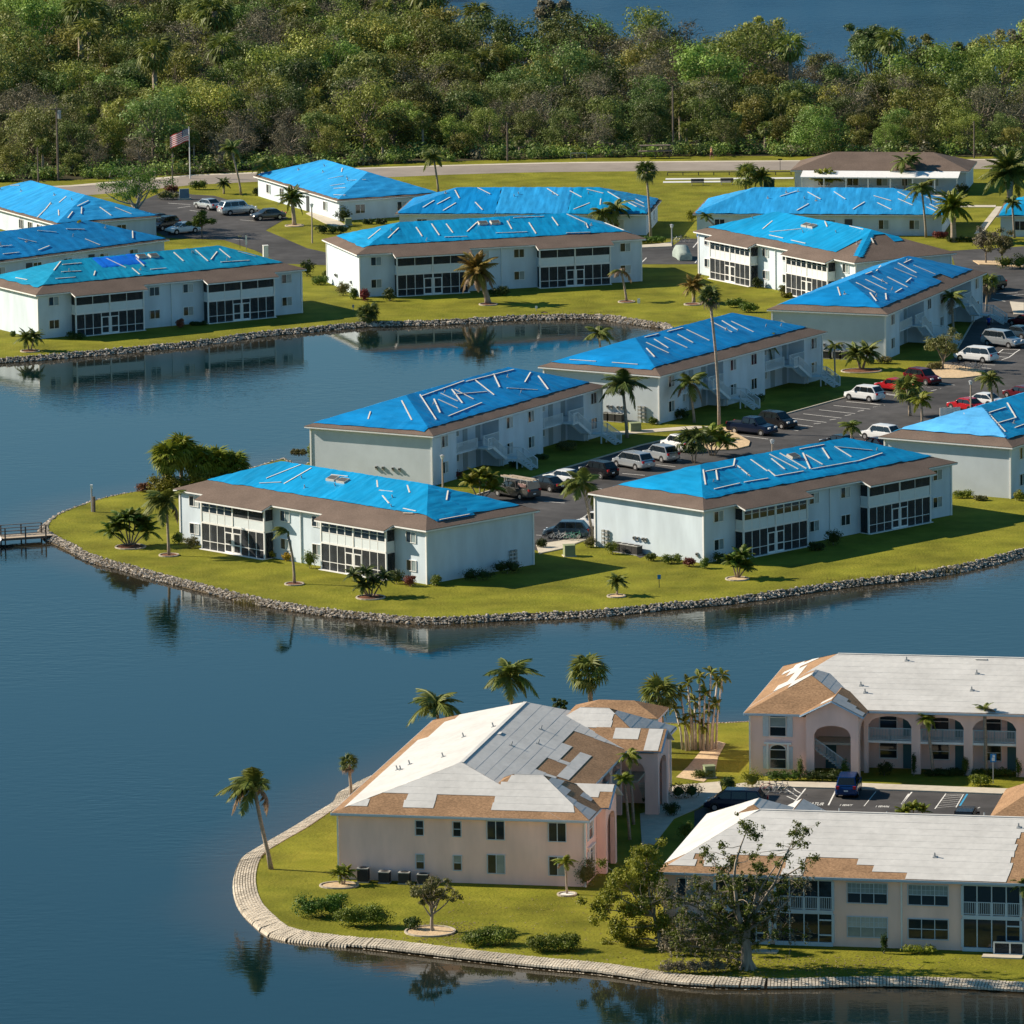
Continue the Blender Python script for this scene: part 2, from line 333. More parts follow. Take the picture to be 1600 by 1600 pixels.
# rip-rap: boulders too small to pick apart, one heap of real stones
def rocks():
    mb = MB(); rg = random.Random(3)
    for i in range(len(LD) - 1):
        a, b = LD[i], LD[i + 1]; L = (b - a).length; t = (b - a) / max(L, 1e-6); nrm = Vector((t.y, -t.x))
        hid = 20 < i and False
        for k in range(int(L * 34)):
            q = a + t * rg.uniform(0, L) + nrm * rg.uniform(-0.08, .88 + .25 * noise.noise((a.x * .1, a.y * .1, 7))); s = nrm.dot(q - a)
            r = rg.uniform(0.06, 0.13) if rg.random() < .93 else rg.uniform(.13, .24)
            z = -0.55 * max(0, s) / 0.95 + 0.02
            mb.blob((q.x, q.y, z), (r * rg.uniform(.8, 1.4), r * rg.uniform(.8, 1.4), r * rg.uniform(.55, .9)), 0, 5, 3, 0.28, rg)
    return mb.mesh('rip_rap', M_rock)
stuff('rip_rap', rocks(), b1)
# concrete block mat of the front bank: rows of small blocks with open joints, cracked into sections
def blocks():
    mb = MB(); rg = random.Random(5); W = 0.25
    acc = 0.0; row = 9
    D = [0.0]
    for i in range(len(LQ) - 1): D.append(D[-1] + (LQ[i + 1] - LQ[i]).length)
    tot = D[-1]; s = 0.0; i = 0; sec = 0; dz = 0; tw = 0
    while s < tot - 1:
        while i < len(D) - 2 and D[i + 1] < s: i += 1
        a, b = LQ[i], LQ[i + 1]; t = (b - a).normalized(); n0 = Vector((t.y, -t.x)); p = a + t * (s - D[i])
        # blend normals for a smooth fan
        pn = LQ[min(i + 3, len(LQ) - 1)] - LQ[max(i - 3, 0)]; pn.normalize(); nr = Vector((pn.y, -pn.x)); tt = pn
        if rg.random() < 0.022: dz = rg.uniform(-0.05, 0.05); tw = rg.uniform(-.06, .06); s += 0.10
        for r in range(row):
            RW = 1.32 + .6 * min(1, max(0, (-11 - p.x) / 6)); f0 = (r + 0.06) * RW / row; f1 = (r + 0.90) * RW / row; w2 = W * 0.44
            zz = lambda f: 0.06 + dz - 0.40 * (f / RW) ** 1.3 - (0.30 if f > RW - .15 else 0)
            hgt = rg.uniform(-.02, .02)
            q = []
            for f, ww in ((f0, -w2), (f0, w2), (f1, w2), (f1, -w2)):
                c = p + nr * (f + tw) + tt * ww; q.append(Vector((c.x, c.y, zz(f) + hgt)))
            n = len(mb.v); c0 = sum((v for v in q), Vector()) / 4
            mb.v += [tuple(v + Vector((0, 0, -0.13))) for v in q] + [tuple(c0 + (v - c0) * 0.86 + Vector((0, 0, 0.03))) for v in q]
            for qd in ((4, 7, 6, 5), (0, 4, 5, 1), (1, 5, 6, 2), (2, 6, 7, 3), (3, 7, 4, 0)): mb.f.append(tuple(n + k for k in qd)); mb.m.append(0)
        s += W
    return mb.mesh('block_mat', M_block)
stuff('block_mat', blocks(), b2)

# roads, car parks, paths: sheets a few millimetres apart
M_lot = {}
def sheet(name, px, z, m, parent=None): return structure(name, flat_mesh(name, [(p.x, p.y) for p in PX(px)], z, m), parent)
def band(name, a, b, z, m): return structure(name, flat_mesh(name, smooth_line([(p.x, p.y) for p in PX(a)], 6) + list(reversed(smooth_line([(p.x, p.y) for p in PX(b)], 6))), z, m))
band('road', [(-260, 318), (-20, 296), (110, 292), (200, 284), (300, 275), (400, 271), (560, 264), (800, 257), (1000, 254), (1700, 249)],
     [(-260, 334), (-20, 312), (110, 307), (200, 300), (300, 289), (400, 284), (560, 279), (700, 273), (800, 270), (1000, 267.5), (1700, 263)], 0.012, M_road)
band('road_verge', [(-20, 293.5), (110, 289.5), (200, 281.5), (300, 273), (400, 269), (560, 262.3), (800, 255.3), (1000, 252.3), (1700, 247.5)],
     [(-20, 296), (110, 292), (200, 284), (300, 275), (400, 271), (560, 264), (800, 257), (1000, 254), (1700, 249)], 0.016, M_conc)
car_park = sheet('car_park', [(690, 800), (735, 777), (850, 742), (1000, 697), (1100, 676), (1130, 668), (1215, 651), (1320, 622), (1420, 592), (1445, 578), (1490, 560), (1522, 500), (1500, 440), (1485, 392), (1600, 385), (1760, 380), (1760, 640), (1490, 690), (1400, 720), (1000, 872), (935, 838), (842, 862)], 0.014, M_asph)
sheet('upper_car_park', [(205, 322), (262, 296), (300, 304), (335, 306), (450, 340), (415, 360), (480, 388), (525, 398), (530, 415), (440, 412), (400, 392), (350, 375), (262, 372), (210, 345)], 0.018, M_asph)
sheet('driveway', [(995, 388), (1050, 385), (1066, 373), (1110, 373), (1110, 413), (995, 413)], 0.014, M_asph)
front_car_park = sheet('front_car_park', [(1085, 1268), (1150, 1238), (1230, 1231.5), (1400, 1236), (1566, 1242.5), (1760, 1249), (1760, 1340), (1085, 1340)], 0.014, M_asph)
# concrete pavements are real steps
def slab(name, px, z0, z1, m, par=None):
    P = [(p.x, p.y) for p in PX(px)]; me = flat_mesh(name, P, z1, m)
    mb = MB(); mb.v = [tuple(v.co) for v in me.vertices]; mb.f = [tuple(p.vertices) for p in me.polygons]; mb.m = [0] * len(mb.f)
    for i in range(len(P)):
        a, b = P[i], P[(i + 1) % len(P)]; mb.poly([(a[0], a[1], z0), (b[0], b[1], z0), (b[0], b[1], z1), (a[0], a[1], z1)])
    return structure(name, mb.mesh(name, m), par)
slab('pavement', [(1150, 1227), (1180, 1222), (1350, 1225.5), (1600, 1235), (1760, 1241), (1760, 1248), (1566, 1241.5), (1400, 1235), (1230, 1230.5), (1150, 1237)], 0, 0.12, M_conc)
slab('pavement', [(1052, 1228), (1125, 1222), (1128, 1238), (1090, 1264), (1040, 1285), (1010, 1290)], 0, 0.06, M_conc)
slab('pavement', [(1000, 1272), (1045, 1262), (1062, 1268), (1022, 1320), (1003, 1320)], 0, 0.05, M_conc)
slab('pavement', [(838, 852), (925, 838), (935, 838), (910, 846), (880, 858), (842, 866)], 0, 0.10, M_conc)
slab('pavement', [(1445, 579), (1470, 570), (1500, 573), (1540, 581), (1532, 588), (1500, 592), (1465, 592), (1448, 588)], 0, 0.13, M_sand)
slab('pavement', [(1557, 323), (1568, 323), (1537, 363), (1522, 366)], 0, 0.05, M_conc)
slab('pavement', [(1500, 321), (1556, 321), (1556, 324), (1500, 324)], 0, 0.05, M_conc)
slab('pavement', [(490, 330), (520, 340), (545, 355), (530, 358), (505, 348), (478, 334)], 0, 0.06, M_conc)
slab('pavement', [(1000, 384), (1030, 382), (1050, 379), (1050, 386), (1000, 388)], 0, 0.12, M_conc)
slab('pavement', [(1520, 408), (1560, 409), (1640, 418), (1640, 422), (1560, 415), (1530, 414)], 0, 0.12, M_sand)
slab('pavement', [(1578, 472), (1600, 474), (1600, 492), (1584, 492)], 0, 0.1, M_conc)
slab('pavement', [(950, 676), (1085, 666), (1110, 667), (1085, 671), (950, 681)], 0, 0.06, M_conc)
slab('pavement', [(1080, 684), (1120, 668), (1135, 670), (1172, 691), (1170, 698), (1150, 703), (1090, 706)], 0, 0.14, M_sand)
def kerb(px, parent, w_=0.16, h_=0.13):
    mb = MB(); P = PX(px)
    for a, b in zip(P[:-1], P[1:]): mb.beam((a.x, a.y, h_ / 2), (b.x, b.y, h_ / 2), w_, h_)
    obj('kerb', mb.mesh('kerb', M_conc), parent)
kerb([(735, 777), (850, 742), (1000, 697), (1080, 678)], car_park); kerb([(1172, 661), (1215, 651), (1320, 622), (1420, 592), (1445, 579)], car_park)
kerb([(1490, 556), (1522, 500), (1503, 445)], car_park); kerb([(1230, 1231), (1400, 1235.7), (1566, 1242)], front_car_park)
def line(px, parent, wd=0.13, m=None, z=0.022):
    a, b = G(*px[0]), G(*px[1]); d = (b - a).normalized(); n = Vector((-d.y, d.x, 0)) * wd / 2
    q = [a - n, b - n, b + n, a + n]
    obj('painted_line', MB().poly([(v.x, v.y, z) for v in q]).mesh('painted_line', m or M_line), parent)
def Zm(s, ox, oy, L): return [((a / s + ox, b / s + oy), (c / s + ox, d / s + oy)) for a, b, c, d in L]
for l in Zm(4, 1200, 600, [(490, 110, 725, 133), (410, 135, 640, 158), (320, 162, 545, 186), (220, 187, 460, 214), (130, 213, 365, 241), (70, 240, 280, 267), (20, 272, 190, 293), (950, 48, 1000, 58), (965, 18, 1075, 30), (740, 66, 830, 78), (720, 97, 820, 108)]): line(l, car_park)
for l in Zm(4, 1200, 600, [(285, 250, 330, 246), (385, 226, 425, 220), (480, 199, 520, 192), (560, 172, 600, 164), (660, 145, 700, 138), (200, 277, 245, 271)]): line(l, car_park)
for l in Zm(4, 800, 600, [(690, 560, 830, 572), (900, 505, 1020, 517), (1020, 475, 1060, 480), (500, 650, 560, 657), (200, 735, 330, 745), (1400, 320, 1600, 345), (150, 945, 185, 947)]): line(l, car_park)
for l in Zm(8, 1440, 420, [(1060, 340, 1280, 322), (930, 315, 1200, 300), (880, 375, 1050, 410), (980, 1050, 1150, 1062), (970, 1100, 1090, 1110), (1150, 1062, 1230, 1012), (1090, 1110, 1160, 1060), (1000, 1140, 1090, 1110), (930, 1155, 1000, 1160), (700, 1190, 920, 1205), (750, 1235, 870, 1250), (960, 1052, 1020, 1008), (1020, 1008, 1230, 1012)]): line(l, car_park)
for l in Zm(6.667, 1360, 560, [(720, 262, 880, 280), (550, 297, 735, 318), (515, 350, 595, 362), (160, 368, 275, 385), (120, 428, 290, 445), (0, 470, 150, 490), (30, 510, 100, 497), (630, 340, 690, 327)]): line(l, car_park)
up = bpy.data.objects['upper_car_park']
for l in Zm(4, 0, 200, [(1050, 470, 1190, 480), (1185, 515, 1240, 522), (1500, 575, 1590, 582), (1420, 692, 1520, 700), (1110, 500, 1190, 490), (620, 440, 710, 437)]): line(l, up)
dr = bpy.data.objects['driveway']
line(((1091, 377), (1083, 387)), dr); line(((1003, 410), (1010, 403)), dr); line(((1086, 411), (1092, 403)), dr)
F8 = [(310, 180, 155, 372, .13), (720, 140, 595, 388, .13), (1190, 215, 1040, 400, .07), (1600, 245, 1510, 375, .13), (150, 165, 190, 205, .11), (190, 205, 250, 238, .11), (60, 185, 125, 225, .11), (125, 225, 210, 280, .11), (75, 275, 180, 322, .11)]
for a, b, c, d, wd in F8: line(((a / 8 + 1220, b / 8 + 1210), (c / 8 + 1220, d / 8 + 1210)), front_car_park, wd)
F7 = [(265, 212, 150, 352, .12, 0), (670, 232, 540, 412, .1, 0), (880, 238, 790, 395, .08, 0), (925, 235, 825, 395, .16, 1), (680, 240, 890, 238, .06, 0), (660, 262, 880, 248, .08, 0), (635, 290, 865, 270, .07, 0), (610, 320, 845, 298, .06, 0), (590, 345, 830, 322, .05, 0), (570, 375, 810, 350, .05, 0), (555, 400, 800, 378, .05, 0), (1050, 405, 1075, 392, .08, 0)]
for a, b, c, d, wd, bl in F7: line(((a / 7.619 + 1390, b / 7.619 + 1210), (c / 7.619 + 1390, d / 7.619 + 1210)), front_car_park, wd, M_lineb if bl else M_line, 0.024 if bl else 0.022)
def ground_text(txt, pa, pb, size, parent):
    a, b = G(*pa), G(*pb); ang = math.atan2(b.y - a.y, b.x - a.x)
    cu = bpy.data.curves.new('lettering', 'FONT'); cu.body = txt; cu.size = size; cu.extrude = 0; cu.offset = 0.012
    t = bpy.data.objects.new('tmp', cu); me = bpy.data.meshes.new_from_object(t); bpy.data.objects.remove(t)
    me.materials.append(M_line); wd = max(v.co.x for v in me.vertices) or 1; k = (b - a).length / wd
    o = obj('painted_lettering', me, parent, (a.x, a.y, 0.022), ang); o.scale = (k, 1, 1)
ground_text('NARATUR', (1248, 1257.6), (1286, 1258.8), 1.55, front_car_park)
ground_text('1 00WT', (1311, 1259.5), (1331, 1260), 0.95, front_car_park)
ground_text('1 00WN', (1367, 1261.5), (1388, 1262), 0.95, front_car_park)
# the wood's floor and the far lake shore
structure('forest_floor', flat_mesh('forest_floor', [Vector((-500, 985)), Vector((-62, 1001)), Vector((-36, 1009)), Vector((-10, 1016.5)), Vector((0, 1018)), Vector((28, 1019)), Vector((75, 1012.5)), Vector((400, 1000))] + [Vector((p.x, p.y)) for p in LK] + [Vector((-500, 1500))], 0.02, M_litter))
# ------------------------------------------------------------------ building kit
class Hip:
    """hip roof over a rectangle; ax='x' or 'y' is the ridge direction; end_run = plan length of the hip ends"""
    def __init__(s, x0, x1, y0, y1, z0, rise, end_run=None, ax='x'):
        s.x0, s.x1, s.y0, s.y1, s.z0, s.rise, s.ax = x0, x1, y0, y1, z0, rise, ax
        s.half = (y1 - y0) / 2 if ax == 'x' else (x1 - x0) / 2
        s.er = end_run or s.half; s.L = (x1 - x0) if ax == 'x' else (y1 - y0)
    def z(s, x, y):
        if s.ax == 'x': a, b, c, d = y - s.y0, s.y1 - y, x - s.x0, s.x1 - x
        else: a, b, c, d = x - s.x0, s.x1 - x, y - s.y0, s.y1 - y
        return s.z0 + s.rise * min(a / s.half, b / s.half, c / s.er, d / s.er, 1)
    def pt(s, face, t, u, up=0.0):
        """face S/N/W/E (low y, high y, low x, high x); t along the eave, u up the slope (plan distance)"""
        x, y = {'S': (s.x0 + t, s.y0 + u), 'N': (s.x0 + t, s.y1 - u), 'W': (s.x0 + u, s.y0 + t), 'E': (s.x1 - u, s.y0 + t)}[face]
        side = (face in 'SN') == (s.ax == 'x'); run = s.half if side else s.er
        return Vector((x, y, s.z0 + s.rise * u / run + up))
    def bounds(s, face, u):
        side = (face in 'SN') == (s.ax == 'x'); ln = (s.x1 - s.x0) if face in 'SN' else (s.y1 - s.y0)
        k = u * (s.er / s.half if side else s.half / s.er); return k, ln - k
    def mesh(s, name, mats):
        mb = MB(); zr = s.z0 + s.rise
        c = [(s.x0, s.y0, s.z0), (s.x1, s.y0, s.z0), (s.x1, s.y1, s.z0), (s.x0, s.y1, s.z0)]
        if s.ax == 'x':
            ym = (s.y0 + s.y1) / 2; a, b = (s.x0 + s.er, ym, zr), (s.x1 - s.er, ym, zr)
            mb.poly([c[0], c[1], b, a]); mb.poly([c[1], c[2], b]); mb.poly([c[2], c[3], a, b]); mb.poly([c[3], c[0], a])
        else:
            xm = (s.x0 + s.x1) / 2; a, b = (xm, s.y0 + s.er, zr), (xm, s.y1 - s.er, zr)
            mb.poly([c[0], c[1], a]); mb.poly([c[1], c[2], b, a]); mb.poly([c[2], c[3], b]); mb.poly([c[3], c[0], a, b])
        lo = [(p[0], p[1], p[2] - 0.05) for p in c]
        for i in range(4): mb.poly([lo[i], lo[(i + 1) % 4], c[(i + 1) % 4], c[i]])
        mb.poly([(p[0], p[1], p[2] - 0.22) for p in reversed(c)], 1)
        return mb.mesh(name, mats)
def fascia(root, x0, x1, y0, y1, z0, m=None, h=0.2):
    mb = MB(); e = 0.012
    mb.box(x0 + e, x1 - e, y0 + e, y0 + .05, z0 - h, z0 - 0.052); mb.box(x0 + e, x1 - e, y1 - .05, y1 - e, z0 - h, z0 - 0.052)
    mb.box(x0 + e, x0 + .05, y0 + .055, y1 - .055, z0 - h, z0 - 0.052); mb.box(x1 - .05, x1 - e, y0 + .055, y1 - .055, z0 - h, z0 - 0.052)
    obj('fascia', mb.mesh('fascia', m or M_white), root)

FACE = {'S': lambda L, W: (lambda t, o, z: (t, -o, z), 0.0), 'E': lambda L, W: (lambda t, o, z: (L + o, t, z), pi / 2),
        'N': lambda L, W: (lambda t, o, z: (L - t, W + o, z), pi), 'W': lambda L, W: (lambda t, o, z: (-o, W - t, z), -pi / 2)}
def win_meshes(wd, ht, n, mid, muntin, mfr):
    def fr():
        mb = MB(); f = .055; d = .09
        mb.box(-wd / 2 - f, wd / 2 + f, -d, 0.01, -ht / 2 - f, -ht / 2); mb.box(-wd / 2 - f, wd / 2 + f, -d, 0.01, ht / 2, ht / 2 + f)
        mb.box(-wd / 2 - f, -wd / 2, -d, 0.01, -ht / 2, ht / 2); mb.box(wd / 2, wd / 2 + f, -d, 0.01, -ht / 2, ht / 2)
        for k in range(1, n):
            x = -wd / 2 + wd * k / n; mb.box(x - .03, x + .03, -d * .8, 0.01, -ht / 2, ht / 2)
        if mid: 
            for k in range(n): mb.box(-wd / 2 + wd * k / n + .035, -wd / 2 + wd * (k + 1) / n - .035, -d * .7, 0, -.025, .025)
        if muntin:
            for k in range(n):
                for q in (1, 2):
                    x = -wd / 2 + wd * (k + q / 3) / n; mb.box(x - .012, x + .012, -.05, -.035, .03, ht / 2)
                mb.box(-wd / 2 + wd * k / n + .04, -wd / 2 + wd * (k + 1) / n - .04, -.052, -.037, ht * .24, ht * .24 + .022)
        return mb.mesh('window_frame', mfr)
    return cached(('win', wd, ht, n, mid, muntin, mfr.name), fr)
def pane_mesh(wd, ht, m): return cached(('pane', round(wd, 3), round(ht, 3), m.name), lambda: MB().box(-wd / 2, wd / 2, -.03, -.002, -ht / 2, ht / 2).mesh('pane', m))
def window(root, fc, t, z, wd=1.3, ht=1.0, n=2, mid=False, muntin=False, off=0.0, mats=None, mfr=None):
    f, rz = fc; o = obj('window', win_meshes(wd, ht, n, mid, muntin, mfr or M_white), root, f(t, off, z), rz)
    mats = mats or [M_glass, rnd.choice([M_blind, M_blind, M_glass, M_curt])]
    pw = wd / n
    for k in range(n):
        x = -wd / 2 + pw * (k + .5)
        if mid:
            obj('pane', pane_mesh(pw - .07, ht / 2 - .04, mats[0]), o, (x, 0, -ht / 4)); obj('pane', pane_mesh(pw - .07, ht / 2 - .04, mats[-1]), o, (x, 0, ht / 4))
        else: obj('pane', pane_mesh(pw - .06, ht - .02, mats[k % len(mats)]), o, (x, 0, 0))
    return o

def lanai(root, x0, x1, upper, flip=False, colr=None):
    """two-storey screened porch standing 1.2 m proud of the wall; upper[i] per half: 'screen' or 'glass'"""
    p, zf, zt = 1.2, 2.62, 5.0; xm = (x0 + x1) / 2; mf = M_white
    mb = MB(); mb.box(x0, x1, -p, 0.003, zf - .02, zf + .16); mb.box(x0, x1, -p, -p + .12, zt - .10, zt + .06); mb.box(x0 - .1, x1 + .1, -p - .3, .002, -.02, .06)
    for x in (x0, xm, x1): mb.box(x - .08, x + .08, -p - .02, -p + .13, .06, zf - .02); mb.box(x - .08, x + .08, -p - .02, -p + .13, zf + .16, zt - .1)
    mb.box(x0 + .08, xm - .08, -p + .02, -p + .09, zf + 1.08, zf + 1.15); mb.box(xm + .08, x1 - .08, -p + .02, -p + .09, zf + 1.08, zf + 1.15)
    for x in (x0, x1):
        mb.box(x - .04, x + .04, -p + .14, 0, zf + 1.08, zf + 1.15); mb.box(x - .04, x + .04, -p + .14, 0, zt - .1, zt)
    scr = []
    for h, (a, b) in enumerate(((x0 + .08, xm - .08), (xm + .08, x1 - .08))):
        n = 4 if upper[h] == 'glass' else 2; wd = (b - a) / n
        for k in range(n):
            xa, xb = a + wd * k, a + wd * (k + 1)
            if k: mb.box(xa - .035, xa + .035, -p + .02, -p + .09, zf + .17, zt - .1)
            scr.append(('rail_panel', (xa + xb) / 2, zf + .62, wd - .08, .90, M_rail, -p + .055))
            if upper[h] == 'glass':
                mb.box(xa + .04, xb - .04, -p + .02, -p + .08, zf + 1.70, zf + 1.735)
                for q in (1.155, 1.74): scr.append(('pane', (xa + xb) / 2, zf + q + .26, wd - .16, .50, M_glass, -p + .06))
                mb.box(xa + .02, xa + .07, -p + .02, -p + .08, zf + 1.16, zt - .11); mb.box(xb - .07, xb - .02, -p + .02, -p + .08, zf + 1.16, zt - .11)
            else: scr.append(('screen', (xa + xb) / 2, (zf + 1.15 + zt - .1) / 2, wd - .08, zt - .1 - zf - 1.15, M_screen, -p + .055))
        n = 4; wd = (b - a) / n; dk = 3 if h == 0 else 0
        for k in range(n):
            xa, xb = a + wd * k, a + wd * (k + 1)
            if k: mb.box(xa - .035, xa + .035, -p + .02, -p + .09, .06, zf - .02)
            if k == dk:
                mb.box(xa + .05, xb - .05, -p - .01, -p + .06, 2.02, 2.12); mb.box(xa + .05, xb - .05, -p - .01, -p + .06, .06, .22); mb.box(xa + .05, xb - .05, -p - .01, -p + .06, .86, .97)
                mb.box(xa + .04, xa + .13, -p - .012, -p + .062, .22, 2.02); mb.box(xb - .13, xb - .04, -p - .012, -p + .062, .22, 2.02)
                scr.append(('screen_door', (xa + xb) / 2, 1.50, wd - .3, 1.0, M_screen, -p + .03)); scr.append(('screen_door', (xa + xb) / 2, .54, wd - .3, .6, M_screen, -p + .03))
                scr.append(('screen', (xa + xb) / 2, 2.36, wd - .08, .42, M_screen, -p + .055))
            else:
                mb.box(xa + .04, xb - .04, -p + .02, -p + .09, .84, .90)
                scr.append(('screen', (xa + xb) / 2, .45, wd - .08, .74, M_screen, -p + .055)); scr.append(('screen', (xa + xb) / 2, 1.75, wd - .08, 1.68, M_screen, -p + .055))
    o = obj('porch', mb.mesh('porch', mf), root)
    for nm, x, z, wd, ht, m, y in scr: obj(nm, pane_mesh(wd, ht, m), o, (x, y + .015, z))
    for x in (x0, x1):
        for nm, z, ht, m in (('rail_panel', zf + .62, .9, M_rail), ('screen', (zf + 1.15 + zt - .1) / 2, zt - .1 - zf - 1.17, M_screen), ('screen', 1.33, 2.5, M_screen)):
            obj(nm, pane_mesh(p - .2, ht, m), o, (x + (.015 if x == x0 else .015), -p / 2 + .03, z), pi / 2)
    for a, b in ((x0 + .5, xm - .5), (xm + .5, x1 - .5)):
        for z in (1.1, 3.85): obj('sliding_door', pane_mesh(b - a, 2.05, M_glass), o, ((a + b) / 2, -.02, z))
def porch_roof(root, x0, x1, slope, m):
    a0, a1 = x0 - .35, x1 + .35; y0, y1 = -1.75, -.52; z1 = 5.4 + .004; z0 = z1 - slope * (y1 - y0)
    mb = MB(); mb.poly([(a0, y0, z0), (a1, y0, z0), (a1, y1, z1), (a0, y1, z1)])
    mb.poly([(a0, y0, z0 - .05), (a1, y0, z0 - .05), (a1, y0, z0), (a0, y0, z0)]); mb.poly([(a0, y1, z1 - .05), (a0, y0, z0 - .05), (a0, y0, z0), (a0, y1, z1)]); mb.poly([(a1, y0, z0 - .05), (a1, y1, z1 - .05), (a1, y1, z1), (a1, y0, z0)])
    mb.poly([(a0, y1, z1 - .2), (a1, y1, z1 - .2), (a1, y0, z0 - .2), (a0, y0, z0 - .2)], 1)
    o = obj('porch_roof', mb.mesh('porch_roof', [m, M_white]), root)
    f = MB().box(a0 + .012, a1 - .012, y0 + .012, y0 + .05, z0 - .2, z0 - .052)
    for x in (a0 + .012, a1 - .05): f.beam((x + .019, y0 + .06, z0 - .12), (x + .019, y1, z1 - .12), .038, .13)
    obj('fascia', f.mesh('fascia', M_white), o)
def rail_run(mb, a, b, h=1.02, step=.14):
    a, b = Vector(a), Vector(b); u = Vector((0, 0, 1)); L = (b - a).length
    mb.beam(a + u * h, b + u * h, .07, .06); mb.beam(a + u * .1, b + u * .1, .05, .05)
    n = max(1, int(L / step))
    for k in range(n + 1):
        p = a.lerp(b, k / n); big = k in (0, n); mb.beam(p + u * (.0 if big else .1), p + u * h, .09 if big else .035, .09 if big else .035, up=Vector((0, 1, 0)))
def stair_bay(root, x0, x1, dep):
    """recessed landing with a white railing and a stair coming down in front of the wall towards higher x"""
    zf = 2.70
    o = obj('balcony', MB().box(x0 + .003, x1 - .003, -.02, dep - .003, zf - .18, zf).mesh('balcony', M_wall), root)
    xs = x0 + 4.2
    mb = MB(); rail_run(mb, (x0 + .1, -.06, zf), (xs, -.06, zf)); obj('railing', mb.mesh('railing', M_rail), o)
    mb = MB(); rail_run(mb, (xs + 1.25, -.06, zf), (x1 - .1, -.06, zf)); obj('railing', mb.mesh('railing', M_rail), o)
    st = MB(); y0, y1 = -1.35, -.12
    st.box(xs, xs + 1.2, y0, y1, zf - .16, zf)
    A, B = (xs + 1.2, zf), (xs + 3.9, 1.05)
    for k in range(9):
        x = A[0] + .3 * k; z = A[1] - .183 * (k + 1); st.box(x, x + .32, y0 + .06, y1 - .06, z - .05, z)
    st.box(B[0], B[0] + 1.3, y0 - 1.3, y1, B[1] - .15, B[1])
    for y in (y0 + .03, y1 - .03): st.beam((A[0], y, A[1] - .12), (B[0], y, B[1] - .08), .06, .26)
    for k in range(6):
        y = y0 - 1.3 - .29 * (k + 1); z = B[1] - .175 * (k + 1); st.box(B[0] + .06, B[0] + 1.24, y, y + .31, max(z - .05, .0), z)
    for x in (B[0] + .03, B[0] + 1.27): st.beam((x, y0 - 1.3, B[1] - .1), (x, y0 - 3.04, .05), .06, .26)
    for x, y in ((B[0] + .1, y0 - 1.2), (B[0] + 1.2, y0 - 1.2), (B[0] + 1.2, y1 - .1)): st.box(x - .06, x + .06, y - .06, y + .06, 0, B[1] - .15)
    so_ = obj('staircase', st.mesh('staircase', M_rail), root)
    for y in (y0 + .02, y1 - .02):
        mb = MB(); rail_run(mb, (A[0] - (1.1 if y < -1 else 0), y, A[1]), (A[0], y, A[1])) if y < -1 else None
        rail_run(mb, (A[0], y, A[1] - .05), (B[0], y, B[1])); obj('railing', mb.mesh('railing', M_rail), so_)
    for x in (B[0] + .02, B[0] + 1.28):
        mb = MB(); rail_run(mb, (x, y0 - 1.3, B[1]), (x, y0 - 3.0, .05))
        if x > B[0] + 1: rail_run(mb, (x, y1, B[1]), (x, y0 - 1.3, B[1]))
        obj('railing', mb.mesh('railing', M_rail), so_)
    f = lambda t, o_, z: (t, dep - o_, z)
    for z in (1.7, 4.4): window(root, (f, 0), x0 + 3.2, z, 1.2, 1.0)
    for x in (x0 + .9, x0 + 5.2, x1 - 1.0):
        for z in (1.05, zf + 1.05): obj('door', cached(('door',), lambda: MB().box(-.45, .45, -.05, 0, -1.02, 1.02).mesh('door', mat('door_paint', (.30, .36, .38), .6))), root, (x, dep - .003, z))

def tarp(root, hip, rects, m, seed, name='tarp', cut=None, lift=0.035, label=None):
    """sheet lying on the roof over the plan rectangle, wrinkled, with a ragged hem"""
    x0, x1, y0, y1 = rects; rg = random.Random(seed); d = (hip.y1 - hip.y0) / 44; LX = hip.x1 - hip.x0; nx = round(LX / d); dx = LX / nx
    mb = MB(); idx = {}
    i0, i1 = round((x0 - hip.x0) / dx), round((x1 - hip.x0) / dx); j0, j1 = round((y0 - hip.y0) / d), round((y1 - hip.y0) / d)
    def V(i, j):
        if (i, j) in idx: return idx[(i, j)]
        x, y = hip.x0 + i * dx, hip.y0 + j * d; px_, py_ = x, y
        if j == j0: py_ += 0.16 * noise.noise((x * .45 + seed, 3.1, 0)) + .05 * noise.noise((x * 2 + seed, 9, 0))
        if j == j1: py_ += 0.2 * noise.noise((x * .5 + seed, 7.1, 0))
        if i == i0: px_ += 0.2 * noise.noise((y * .6, seed, 1.0))
        if i == i1: px_ += 0.2 * noise.noise((y * .6, seed, 5.0))
        z = hip.z(px_, py_) + lift + .06 * max(0, noise.noise((x * .5 + seed, y * .9, 0))) + .06 * noise.noise((x * 1.5, y * .45, seed)) + .045 + .03 * max(0, noise.noise((x * .9 + y * .5, seed, 0)) - .2)
        if i in (i0, i1) or j in (j0, j1): z -= lift * .7
        idx[(i, j)] = len(mb.v); mb.v.append((px_, py_, z)); return idx[(i, j)]
    for i in range(i0, i1):
        for j in range(j0, j1):
            cx, cy = hip.x0 + (i + .5) * dx, hip.y0 + (j + .5) * d
            if cut and cut(cx - hip.x0, cy - hip.y0): continue
            a, b, c, e = V(i, j), V(i + 1, j), V(i + 1, j + 1), V(i, j + 1)
            lx = cx - hip.x0 < LX / 2; ly = cy - hip.y0 < (hip.y1 - hip.y0) / 2
            if lx == ly: mb.f += [(a, b, c), (a, c, e)]
            else: mb.f += [(a, b, e), (b, c, e)]
            mb.m += [0, 0]
    o = obj(name, mb.mesh(name, m), root)
    if label: o['label'] = label
    return o
